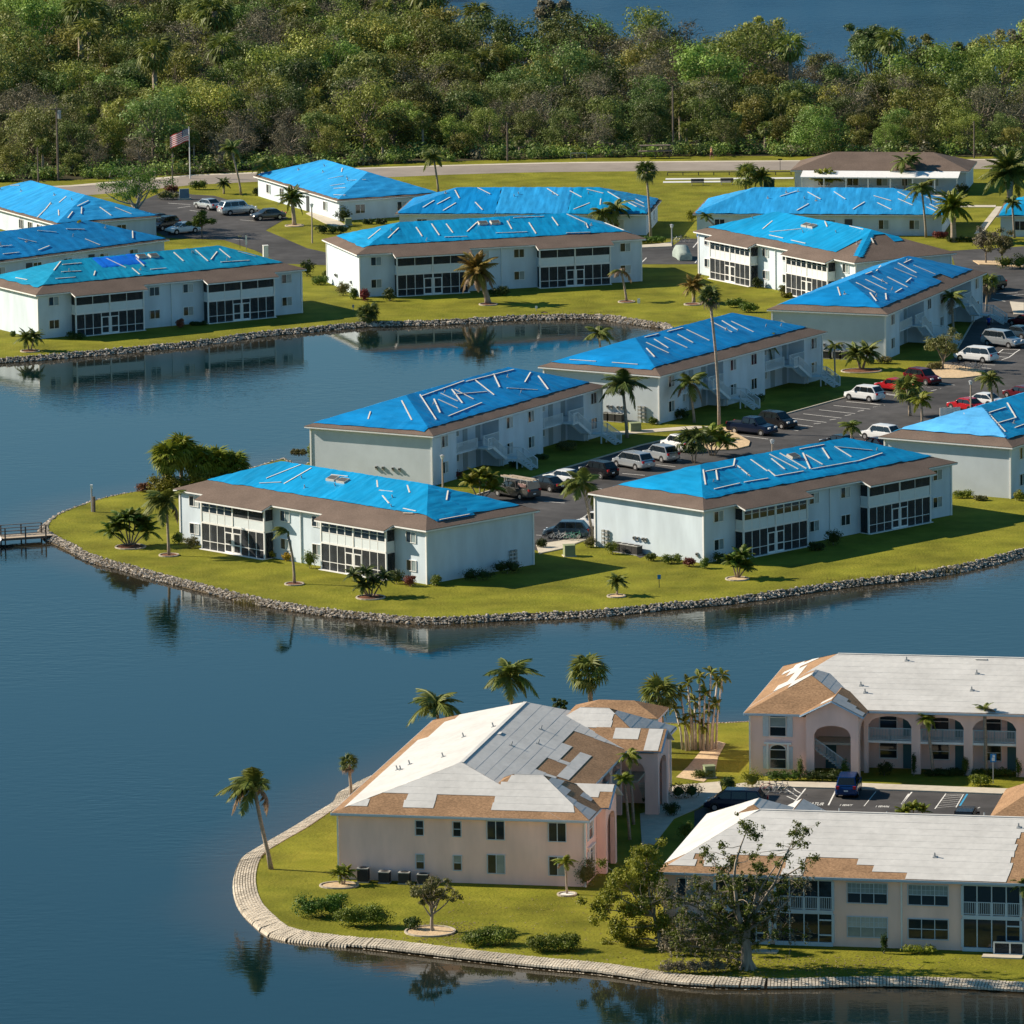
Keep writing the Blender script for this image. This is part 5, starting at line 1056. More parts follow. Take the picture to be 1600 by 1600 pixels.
# --- peninsula tip
palm('wind swept palm in a mulch ring left of the white block', 264, 868, 262, 790, 'queen', 2.5, m=L_palm, n=16, wind=(pi, .55), dead=1); bed('mulch ring under the wind swept palm', 264, 868, .95)
palm('broken palm with a bare trunk and one tuft before the white block', 460, 912, 452, 838, 'queen', 1.5, tr=.13, n=7, m=L_palm, wind=(pi, 1.3), el=(30, 80), bend=(.1, 0)); bed('mulch ring under the broken palm on the near lawn', 460, 913, .9)
clump_palm('bushy many stemmed palm on the tip of the peninsula', 203, 852, [(-18, 822), (-8, 815), (0, 812), (10, 815), (20, 822), (-26, 832), (26, 833)], 'areca', 1.75, L_lush, n=12, el=(-10, 75)); bed('mulch ring under the bushy palm', 204, 855, 1.5)
clump_palm('low palm with three arching stems in front of the near corner of the white block', 579, 932, [(-26, 900), (-6, 895), (22, 905), (-12, 915), (5, 912)], 'pygmy', 1.25, L_palmd, n=15); bed('mulch ring under the three stemmed palm', 579, 934, 1.35)
palm('small round palm alone on the lawn near the shore', 964, 930, 965, 911, 'pygmy', 1.25, tr=.1, n=24); bed('pale ring under the lone small palm', 963, 932, .85, m=M_sand)
clump_palm('bushy low palm at the near corner of the right block', 1152, 903, [(-8, 880), (8, 872), (0, 884), (12, 890)], 'areca', 1.5, L_lush, n=13, el=(0, 80)); bed('pale ring under the bushy palm by the right block', 1152, 905, 1.1, m=M_sand)
palm('drooping palm against the left end of the right block', 926, 842, 912, 762, 'queen', 2.5, n=15, wind=(pi, .45), m=L_palm)
palm('tall grey trunked palm between the two stair blocks', 980, 684, 974, 607, 'queen', 2.7, tr=.17, n=16, m=L_palmd)
palm('very tall thin palm rising over the blue roofs', 1124, 676, 1111, 466, 'fan', 1.5, tr=.16, n=30, m=L_palmd, dead=6, bend=(.15, 0))
palm('palm in front of the stairs beside the very tall palm', 1085, 660, 1078, 604, 'queen', 2.2, n=14, dead=2)
palm('drooping palm at the far end of the stair block', 1200, 606, 1190, 540, 'queen', 2.3, n=15, m=L_palm)
palm('small slim palm by the mulch ring', 1305, 599, 1304, 546, 'queen', 1.3, tr=.1, n=10)
clump_palm('wide low double palm in the red mulch ring', 1346, 577, [(-8, 556), (10, 553)], 'pygmy', 1.9, L_palm, tr=.12, n=22); bed('oval red mulch ring on the lawn by the blank grey wall', 1346, 580, 2.3, 1.7)
palm('ragged palm in front of the stairs near the plaza', 1490, 523, 1487, 470, 'queen', 1.9, n=14, dead=3)
palm('dense palm at the far corner by the dark car', 1541, 487, 1543, 444, 'fan', 1.6, n=24, dead=8)
palm('slim palm before the bungalow at the right edge', 1585, 372, 1582, 322, 'queen', 1.6, n=13)
palm('large thick date palm towering at the right edge', 1579, 345, 1577, 272, 'date', 4.0, tr=.42, n=44, bulge=True, m=L_palm)
palm('thick trunked date palm left of the concrete path', 1490, 378, 1489, 325, 'date', 2.9, tr=.36, n=36, bulge=True, m=L_palmy)
palm('slim palm standing before the long pale bungalow', 1447, 371, 1441, 300, 'queen', 2.3, n=14)
palm('palm before the awning, left of its pair', 1414, 300, 1412, 258, 'queen', 1.9, n=13); palm('palm before the awning, right of its pair', 1424, 298, 1426, 252, 'queen', 1.6, n=11)
clump_palm('yellow green bushy palm at the awning end', 1288, 300, [(-8, 284), (0, 278), (10, 284)], 'areca', 1.8, L_palmy, n=12)
palm('dull palm behind the long tarp, left of its neighbour', 1165, 300, 1166, 274, 'fan', 2.0, n=20); palm('rounder palm behind the long tarp beside a dull one', 1190, 300, 1190, 278, 'date', 1.9, n=26)
palm('tall slim palm with a small ragged head by the lamp post', 1017, 373, 1011, 268, 'fan', 1.7, tr=.16, n=26, m=L_palmd)
clump_palm('two headed palm rising behind the middle block', 950, 368, [(-8, 334), (14, 326)], 'queen', 2.2, L_palm, n=14)
palm('yellowish palm by the bungalow porch behind the bright block', 1152, 392, 1105, 340, 'queen', 1.2, n=10, h=4.2)
palm('big tawny date palm on the lawn of the middle block', 763, 474, 746, 424, 'date', 3.0, tr=.34, n=40, m=L_palmb, dead=6, bulge=True, el=(-50, 75)); bed('mulch ring under the tawny date palm', 763, 476, 1.1)
palm('broken palm with hanging brown fronds right of the middle block', 979, 471, 972, 428, 'queen', 1.8, n=5, el=(-10, 30), wind=(pi, .7), dead=4); bed('mulch ring under the broken palm', 979, 472, 1.0)
palm('short bushy palm between the middle and the bright block', 1084, 473, 1084, 448, 'date', 2.0, tr=.2, n=28, m=L_palmb); bed('ring under the short bushy palm', 1082, 476, 1.0)
clump_palm('dark fan leaved shrub palm on the pond edge lawn', 576, 502, [(-5, 490), (5, 487), (0, 494)], 'fan', 1.3, L_palmd, n=13)
clump_palm('low feathery palm at the corner of the left block', 47, 548, [(-6, 530), (7, 527)], 'pygmy', 1.5, L_palm, n=18); bed('ring under the low feathery palm', 47, 549, 1.1)
palm('yellow green palm rising before the dull blue roof', 119, 412, 115, 364, 'queen', 1.7, n=11, m=L_palmy, wind=(pi, .3))
palm('leaning palm between the flag and the car park', 377, 305, 364, 238, 'queen', 2.1, n=12, wind=(pi, .5)); palm('low round palm by the road near the flag', 350, 303, 350, 288, 'pygmy', 1.3, n=20, m=L_palmd)
palm('palm at the far left corner of the bungalow roof', 425, 304, 416, 262, 'queen', 2.0, n=12, wind=(pi, .3)); palm('stout palm on the kerb of the upper car park', 460, 352, 457, 312, 'date', 2.3, tr=.26, n=30); bed('ring under the stout palm by the upper car park', 460, 353, 1.2, m=M_sand)
palm('bent palm alone on the grass by the road', 685, 300, 679, 250, 'queen', 2.1, n=13, wind=(pi, .4))
palm('palm head showing over the roof ridge by the pond', 942, 575, 936, 527, 'queen', 2.0, n=13)
palm('fan palm on the parking island, left of its pair', 1422, 650, 1418, 608, 'fan', 1.9, n=24, tr=.16); palm('feathery palm on the parking island, right of its pair', 1441, 662, 1440, 630, 'queen', 1.6, n=14, m=L_palmy)
palm('leaning palm behind the pale tarp end', 1553, 645, 1547, 598, 'queen', 1.8, n=13); palm('small palm head over the ridge near the red car', 1332, 706, 1330, 672, 'queen', 1.5, n=12)
clump_palm('dull bushy palm at the head of the car row', 1084, 724, [(-6, 690), (8, 686)], 'fan', 1.7, L_palmd, n=16); clump_palm('yellow green bushy palm on the island by the tall palm', 1112, 712, [(-10, 690), (0, 680), (12, 688), (20, 695)], 'areca', 1.7, L_palmy, n=13, el=(-10, 75))
clump_palm('feathery yellow green palm by the stairs of the grey walled block', 750, 782, [(-14, 756), (0, 748), (12, 752), (20, 766)], 'areca', 1.6, L_yel, n=13, el=(-5, 80))
# sabal clump behind the peninsula tip
for i, (x, y, ty, lab) in enumerate(((262, 772, 715, 'leftmost cabbage palm of the clump left of the white block'), (284, 768, 704, 'tallest cabbage palm in the clump left of the white block'), (312, 766, 722, 'middle cabbage palm of the clump left of the white block'), (338, 764, 724, 'cabbage palm right of the middle in the clump left of the white block'), (366, 762, 730, 'rightmost cabbage palm of the clump left of the white block'))):
    palm(lab, x, y, x, ty, 'fan', 2.0, tr=.2, n=56, m=L_palmy, group='cabbage palms left of the white block', el=(-75, 80))
shrub('green thicket under the cabbage palms, left stretch', 285, 774, 90, 34, L_yel, 1500, .22, depth=3); shrub('green thicket under the cabbage palms, right stretch', 350, 768, 70, 26, L_yel, 1300, .22, depth=3)
shrub('brown bush on the shore left of the cabbage palms', 228, 768, 22, 14, L_red); shrub('dry brown bush on the shore by the blank grey wall', 467, 712, 20, 12, L_olive); shrub('tall green bush at the corner of the blank grey wall', 487, 722, 14, 28, L_yel)
# --- front lawn
q = palm('leaning palm on the front lawn with two long fronds blown left', 424, 1358, 401, 1238, 'queen', 2.6, tr=.17, n=15, m=L_palm, wind=(pi, .5), bend=(-.15, 0), dead=2)
palm('small palm behind the pink roof by the water', 549, 1246, 546, 1194, 'fan', .95, tr=.13, n=20, dead=3, m=L_palmd)
palm('palm head at the left behind the pink roof', 690, 1190, 684, 1110, 'queen', 2.5, n=15, m=L_palm); palm('wide palm head behind the peak of the pink roof', 802, 1160, 798, 1064, 'queen', 2.6, n=17, m=L_palm, wind=(0, .12))
palm('cabbage palm with a stout trunk behind the brown patched roof', 927, 1158, 920, 1050, 'fan', 1.9, tr=.22, n=30, m=L_palm); palm('cabbage palm beside the bare white stems', 1037, 1176, 1030, 1087, 'fan', 1.9, tr=.22, n=30, m=L_palm)
tree('pointed dark tree tip behind the pink roof', 876, 1150, 68, 26, L_dark, 6, 160, .2, .1, 1, 5)
clump_palm('clump of tall bare wind stripped stems between the pink buildings', 1092, 1172, [(-28, 1082), (-16, 1070), (-6, 1098), (2, 1060), (10, 1085), (20, 1052), (30, 1068), (38, 1058), (-36, 1110), (-10, 1120), (16, 1112), (26, 1100), (-22, 1128), (6, 1135)], 'queen', .95, L_yel, tr=.085, n=7, spread=.7, tm=mat('pale_stem', (.52, .47, .40), .9, var=.2, scale=3), el=(-40, 80))
palm('bright palm in the dark court of the pink building, farther of two', 990, 1288, 984, 1188, 'queen', 1.1, tr=.11, n=14, m=L_palmy); palm('bright palm in the dark court of the pink building, nearer of two', 984, 1312, 977, 1224, 'queen', 1.1, tr=.11, n=13, m=L_palmy)
palm('small palm in a white ring on the front lawn', 886, 1397, 884, 1354, 'queen', 1.0, tr=.08, n=12, m=L_palmy, dead=2); bed('white ring under the small lawn palm', 886, 1398, .72, m=M_line)
clump_palm('low palm in a pale bed by the corner condensers', 536, 1383, [(-4, 1368), (6, 1364)], 'pygmy', .95, L_palmy, n=15); bed('pale oval bed at the pink corner', 530, 1384, 1.5, 1.2, m=M_sand)
palm('bright headed palm before the arcade, left of two', 1458, 1211, 1449, 1130, 'queen', 1.0, tr=.13, n=17, m=L_palmy); palm('sparse palm before the arcade, right of two', 1541, 1213, 1539, 1116, 'queen', 1.0, tr=.13, n=6, m=L_palm, el=(10, 85), dead=1)
palm('palm tuft at the right edge before the porch', 1608, 1488, 1598, 1390, 'queen', 1.2, n=12, m=L_palm); clump_palm('yellow green palm tops over the white ridge', 1427, 1312, [(-14, 1272), (0, 1266), (14, 1270)], 'areca', 1.0, L_palmy, n=12)
# storm torn tree and its neighbours
tr = thing('tree', 'storm torn tree with a thick grey trunk and bare broken limbs at the bottom right', 'tree', G(1168, 1514)); rg = random.Random(4); tb = MB(); lf = MB(); gv = MB(); P_ = PPM(1168, 1514)
limb(tb, (0, 0, -.2), (-.1, .1, 3.0), .46, .34, rg, 10, .03)
for k in range(7): a = 2 * pi * k / 7; limb(tb, (.62 * cos(a), .62 * sin(a), -.1), (.15 * cos(a), .15 * sin(a), .9), .16, .10, rg, 6, .02)
for tx, ty, r0, lf_n, lw_ in ((1170, 1292, .20, 420, 1.0), (1245, 1300, .13, 200, .7), (1275, 1350, .15, 200, .7), (1262, 1305, .1, 160, .6), (1105, 1330, .12, 120, .5), (1040, 1400, .17, 300, 1.0), (1075, 1430, .15, 320, 1.0), (1110, 1450, .16, 320, 1.1), (1140, 1400, .16, 340, .9), (1205, 1420, .15, 240, .8), (1250, 1385, .14, 240, .7), (1090, 1385, .14, 240, .9), (1185, 1360, .15, 200, .7), (1230, 1455, .1, 140, .6), (1145, 1345, .14, 220, .8), (1060, 1470, .1, 240, .9), (1125, 1500, .08, 160, .8)):
    e = Vector(((tx - 1168) / P_, rg.uniform(-1.2, 1.6), (1514 - ty) / P_ / .975)); s0 = Vector((-.1, .1, min(3.0, e.z * .7) * rg.uniform(.75, 1.0))); Pl = limb(tb, s0, e, r0, .03, rg, 6, .13, 6)
    for q in range(12):
        s = Pl[rg.randrange(2, 7)]; e2 = s + Vector((rg.gauss(0, .9), rg.gauss(0, .9), rg.uniform(-.7, .9))) * 1.1; limb(tb, s, e2, .035, .01, rg, 4, .3, 3); leaves(lf, e2, (.5 * lw_, .5 * lw_, .38 * lw_), lf_n // 4, .19, rg, 0, .15, rough=.8)
        for z in range(2): e3 = e2 + Vector((rg.gauss(0, .5), rg.gauss(0, .5), rg.gauss(0, .4))); limb(tb, e2, e3, .014, .006, rg, 3, .3, 2); leaves(lf, e3, (.3, .3, .22), lf_n // 14, .17, rg, 0, .1, rough=.8)
    if ty > 1370:
        for q in range(26):     # dead tangle of vines under the crown
            s = e + Vector((rg.gauss(0, .8), rg.gauss(0, .5), rg.gauss(0, .6))); leaves(gv, s, (.16, .16, .5), 16, .17, rg, 0, .1, rough=.9); limb(tb, s, s + Vector((rg.gauss(0, .3), rg.gauss(0, .3), rg.uniform(-1.1, .4))), .012, .006, rg, 3, .3, 2)
    leaves(lf, e, (.85 * lw_, .85 * lw_, .65 * lw_), lf_n * 2 // 3, .2, rg, 0, .2, rough=.8)
obj('trunk', tb.mesh('trunk', M_bark2, True), tr); obj('crown', lf.mesh('crown', L_lush), tr); obj('vine_tangle', gv.mesh('vine_tangle', L_grey), tr)
t2 = thing('tree', 'leaning leafy tree left of the storm torn tree', 'tree', G(1032, 1478)); tb = MB(); lf = MB(); P_ = PPM(1032, 1478)
limb(tb, (0, 0, -.2), (-.5, .4, 2.4), .2, .14, rg, 8, .05)
for tx, ty in ((955, 1395), (975, 1372), (1000, 1350), (1012, 1332), (940, 1420), (965, 1440), (1000, 1395), (1020, 1370), (985, 1420), (1015, 1410), (1005, 1450), (1035, 1440), (990, 1470), (1045, 1465)):
    e = Vector(((tx - 1032) / P_, rg.uniform(-.8, 1.6), (1478 - ty) / P_ / .975)); Pl = limb(tb, (-.4, .3, min(2.2, e.z * .8)), e, .09, .02, rg, 5, .15)
    leaves(lf, e, (.95, .95, .8), 620, .2, rg, 0, .2, rough=.7)
    for q in range(5): e2 = e + Vector((rg.gauss(0, .9), rg.gauss(0, .8), rg.gauss(0, .6))); limb(tb, Pl[-2], e2, .03, .01, rg, 4, .2, 2); leaves(lf, e2, (.55, .55, .45), 190, .19, rg, 0, .15, rough=.7)
obj('trunk', tb.mesh('trunk', M_bark2, True), t2); obj('crown', lf.mesh('crown', L_yel), t2)
tree('small gnarled tree in a shell bed on the front lawn', 676, 1455, 100, 92, L_olive, 13, 150, .17, .15, .8, 14, bark=M_bark2, fork=.30, cl=.17); bed('shell bed under the small gnarled tree', 672, 1456, 1.9, 1.8, m=M_sand, name='shell_bed')
shrub('low dark fern in the shell bed', 645, 1452, 30, 22, L_dark, 300)
for x, y, wd, h, lab in ((503, 1432, 76, 34, 'leftmost large clipped bush on the front lawn'), (570, 1447, 76, 33, 'large bush right of the leftmost one on the front lawn'), (763, 1476, 70, 28, 'bush near the shore left of the last one'), (866, 1486, 72, 28, 'last bush along the front shore before the leaning tree')): shrub(lab, x, y, wd, h, L_lush, 1500, .15, 'bushes along the front shore', depth=2.4)
shrub('feathery plant at the right end of the pink end wall', 917, 1386, 40, 44, L_olive, 500, .15); shrub('thin shrub under the torn tree', 1080, 1492, 90, 34, L_grey, 600, .15); shrub('pale creeper at the garden wall behind the torn tree', 1110, 1482, 90, 40, L_olive, 800, .14)
shrub('narrow column bush between the triple windows', 1381, 1490, 11, 36, L_dark, 300, .12); shrub('sparse low plant under the right triple window', 1436, 1490, 46, 16, L_yel, 200, .13); shrub('fallen branches with brown leaves by the torn trunk', 1085, 1520, 100, 22, L_grey, 500, .16)
# pink court and arcade planting
for x, y, wd, h, m, lab in ((1250, 1218, 12, 34, L_lush, 'tall clipped column left of the arched entry'), (1320, 1218, 13, 34, L_lush, 'tall clipped column right of the arched entry'), (1428, 1212, 11, 33, L_dark, 'clipped column by the first arcade pier'), (1508, 1212, 11, 30, L_lush, 'clipped column by the middle arcade pier'), (1591, 1214, 12, 30, L_lush, 'clipped column at the right edge of the arcade')): shrub(lab, x, y, wd, h, m, 380, .1, box=True)
for x, y, wd, h, m, lab in ((1225, 1220, 50, 16, L_lush, 'low hedge under the arched window'), (1285, 1221, 56, 18, L_dark, 'low hedge before the arched entry'), (1382, 1212, 26, 24, L_dark, 'round dark bush beside the arcade walk'), (1475, 1212, 60, 12, L_dark, 'dark hedge along the arcade, left stretch'), (1550, 1213, 66, 14, L_lush, 'clipped hedge along the arcade, right stretch'), (1532, 1228, 30, 16, L_yel, 'round golden bush by the blue sign'), (1140, 1236, 32, 26, L_dark, 'round dark bush by the walk between the pink buildings'), (1175, 1232, 44, 30, L_yel, 'shaggy yellow green plant near the bicycles'), (1070, 1248, 42, 26, L_dark, 'square dark hedge at the corner of the court'), (1050, 1275, 30, 24, L_dark, 'dark hedge along the court walk'), (1072, 1312, 34, 26, L_lush, 'bright plant in the court behind the white hip'), (1100, 1215, 30, 14, L_lush, 'ground plant by the green cabinet'), (1015, 1262, 24, 26, L_dark, 'dark bush at the inner pink corner')): shrub(lab, x, y, wd, h, m, 420, .13)
sb = thing('shell_bed', 'long pale shell bed under the bare stems', 'flower bed', G(1100, 1192)); gp = [G(*p) - G(1100, 1192) for p in ((1056, 1215), (1075, 1198), (1098, 1170), (1120, 1158), (1134, 1162), (1122, 1184), (1118, 1205), (1100, 1222))]
obj('shells', MB().poly([(p.x, p.y, .04) for p in gp]).mesh('shells', M_sand), sb)
# --- hedges of the blue blocks
for x, y, wd, h, m, lab in ((279, 850, 22, 18, L_lush, 'green bush at the left corner of the white block'), (300, 856, 26, 18, L_olive, 'sparse hedge left of the first porch of the white block'), (424, 872, 18, 16, L_flow, 'yellow flowering bush right of the first porch'), (450, 876, 18, 14, L_flow, 'yellow flowering bush near the downspout'), (484, 888, 28, 26, L_lush, 'green bush left of the second porch'), (620, 912, 28, 22, L_dark, 'dark bush right of the second porch'), (640, 916, 24, 18, L_red, 'coppery bush at the near corner window'), (681, 915, 22, 16, L_lush, 'small bush at the near corner of the white block'), (745, 907, 44, 20, L_dark, 'dark hedge on the shaded end wall'), (793, 896, 40, 20, L_dark, 'farther dark hedge on the shaded end wall'), (846, 856, 17, 14, L_dark, 'round bush by the bicycle rack'),
    (922, 855, 18, 14, L_olive, 'pale bush at the far left corner of the right block'), (957, 866, 24, 20, L_lush, 'green bush left of the condensers'), (1017, 876, 18, 15, L_lush, 'green bush right of the condensers'), (1050, 880, 30, 14, L_lush, 'low hedge along the end wall'), (1077, 885, 20, 16, L_red, 'coppery bush along the end wall'), (1101, 888, 18, 15, L_lush, 'small bush at the near corner of the right block'), (1130, 880, 32, 18, L_dark, 'dark hedge under the first window of the right block'), (1302, 852, 34, 26, L_dark, 'dark bush between the porches of the right block'), (1275, 860, 22, 14, L_dark, 'low dark bush right of the first porch of the right block'),
    (1504, 778, 28, 12, L_yel, 'yellow green bush along the wall at the right edge, left one'), (1532, 782, 18, 8, L_olive, 'low bush along the wall at the right edge, right one'), (1592, 782, 18, 16, L_yel, 'bush at the corner at the right edge'),
    (536, 462, 26, 24, L_olive, 'olive hedge along the white end of the middle block'), (553, 468, 16, 20, L_lush, 'green hedge beside the olive hedge'), (570, 471, 16, 20, L_red, 'coppery hedge at the corner of the middle block'), (608, 470, 24, 18, L_dark, 'dark hedge under the first window of the middle block'), (500, 445, 22, 14, L_lush, 'green bush by the drive left of the middle block'), (510, 438, 14, 14, L_lush, 'leafy bush by the meters of the middle block'), (480, 432, 24, 26, L_dark, 'dark bush behind the left block'), (780, 462, 26, 14, L_dark, 'dark bush behind the tawny palm'),
    (1184, 450, 20, 18, L_dark, 'dark round bush between the porches of the bright block'), (1235, 458, 34, 12, L_olive, 'olive hedge under the second porch of the bright block'), (1150, 480, 26, 14, L_lush, 'green bush on the lawn between the blocks'), (1170, 488, 26, 16, L_lush, 'rounder green bush on the lawn between the blocks'),
    (1018, 380, 40, 10, L_lush, 'clipped hedge at the drive by the slim palm'), (975, 350, 30, 22, L_dark, 'dark hedge at the end of the three shade roof'), (1080, 345, 16, 16, L_yel, 'yellow bush at the pale bungalow corner'),
    (536, 346, 26, 22, L_dark, 'rounded tree bush at the corner of the upper bungalow'), (520, 365, 46, 14, L_dark, 'dark hedge by the green box'), (575, 350, 14, 8, L_dark, 'small round bush on the upper bungalow end, left one'), (595, 350, 14, 8, L_dark, 'small round bush on the upper bungalow end, right one'), (402, 305, 16, 12, L_dark, 'dark bush by the upper bungalow corner'), (268, 300, 18, 10, L_red, 'red flowering bush below the flag'), (262, 312, 26, 14, L_olive, 'dry bush by the entrance sign'), (310, 296, 22, 14, L_lush, 'bush right of the flag pole'),
    (118, 530, 24, 12, L_dark, 'dark hedge under the first window of the left block'), (282, 512, 14, 16, L_red, 'coppery shrub by the downspout of the left block'), (310, 508, 24, 6, L_dark, 'low dark hedge of the left block'), (20, 526, 10, 8, L_lush, 'small bush by the white end of the left block'),
    (705, 748, 30, 14, L_red, 'red leaved plants at the lamp post'), (745, 762, 26, 22, L_dark, 'dark bush under the first stairs'), (806, 730, 18, 10, L_dark, 'round bush before the stair block, left one'), (846, 718, 18, 9, L_dark, 'round bush before the stair block, right one'), (885, 704, 26, 14, L_olive, 'brownish bush under the second stairs'), (1020, 663, 14, 12, L_lush, 'bush by the meter rack'), (1062, 655, 24, 16, L_dark, 'dark bush under the far stairs'), (1175, 628, 36, 14, L_dark, 'dark hedge between the far stairs'), (1290, 598, 18, 18, L_dark, 'dark bush at the far corner by the slim palm'),
    (1382, 568, 18, 12, L_olive, 'pale bush at the blank wall corner'), (1361, 568, 12, 10, L_dark, 'dark bush by the mulch ring'), (1461, 578, 24, 12, L_olive, 'round dry bush on the plaza'), (1230, 465, 14, 8, L_yel, 'yellow bush behind the roof corner'), (1500, 378, 40, 8, L_dark, 'ground hedge by the date palm'), (1582, 420, 44, 24, L_lush, 'green thicket at the right edge'), (1470, 372, 20, 12, L_red, 'red tinged plant before the pale bungalow'), (1390, 362, 22, 22, L_yel, 'yellow green plant before the pale bungalow'), (1502, 305, 26, 20, L_dark, 'dark bush at the right end of the awning')): shrub(lab, x, y, wd, h, m, 360, .2 if y < 520 else .15)
tree('spreading tree with a forked grey trunk by the upper car park', 213, 364, 108, 125, L_lush, 11, 170, .25, .28, 1, 12, bark=M_bark2, fork=.4, cl=.22); tree('small round tree on the car park kerb', 316, 371, 38, 40, L_lush, 7, 170, .25, .10, 1, 3, fork=.4)
tree('pale feathery tree on the plaza', 1474, 578, 62, 52, L_olive, 8, 170, .2, .14, 1, 8, bark=M_bark2, fork=.3); tree('pale loose tree at the right edge, left of two', 1540, 412, 56, 44, L_grey, 8, 130, .22, .12, 1, 6, fork=.3); tree('pale loose tree at the right edge, right of two', 1566, 418, 62, 46, L_olive, 8, 150, .22, .14, 1, 7, fork=.3)
# reeds along the right shore
def reeds():
    mb = MB(); rg = random.Random(9)
    for a, b, n in (((1285, 918), (1400, 905), 900), ((1400, 905), (1490, 894), 700), ((860, 497), (960, 495), 420), ((375, 942), (400, 947), 120), ((720, 972), (745, 973), 90)):
        A, Bv = G(*a, WZ), G(*b, WZ)
        for k in range(n):
            p = A.lerp(Bv, rg.random()) + Vector((rg.gauss(0, .5), rg.gauss(0, .5), -.1)); h = rg.uniform(.35, 1.05); d = Vector((rg.gauss(0, .25), rg.gauss(0, .25), 1)) * h; s = Vector((rg.uniform(-1, 1), rg.uniform(-1, 1), 0)).normalized() * .035
            mb.poly([p - s, p + s, p + d])
    return mb.mesh('reeds', L_reed)
stuff('reeds', reeds(), None, 'tawny reeds in the shallow water along the stone shore')

def litter():
    mb = MB(); r2 = random.Random(77)
    for k in range(2600):
        px, py = (r2.gauss(1180, 150), r2.uniform(1494, 1526)) if k < 1500 else (r2.uniform(700, 1000), r2.uniform(1400, 1495)) if k < 1900 else (r2.gauss(690, 40), r2.uniform(1440, 1476))
        g = G(px, py)
        if px > 1690: continue
        a = r2.uniform(0, 6.28); s = r2.uniform(.04, .11); d = Vector((cos(a), sin(a), 0)) * s; n = Vector((-d.y, d.x, 0)) * .5
        mb.poly([g + d + Vector((0, 0, .03)), g + n + Vector((0, 0, .06)), g - d + Vector((0, 0, .03)), g - n + Vector((0, 0, .02))])
    return mb.mesh('leaf_litter', L_dead)
stuff('leaf_litter', litter(), None, 'fallen leaves strewn over the front lawn near the torn tree')
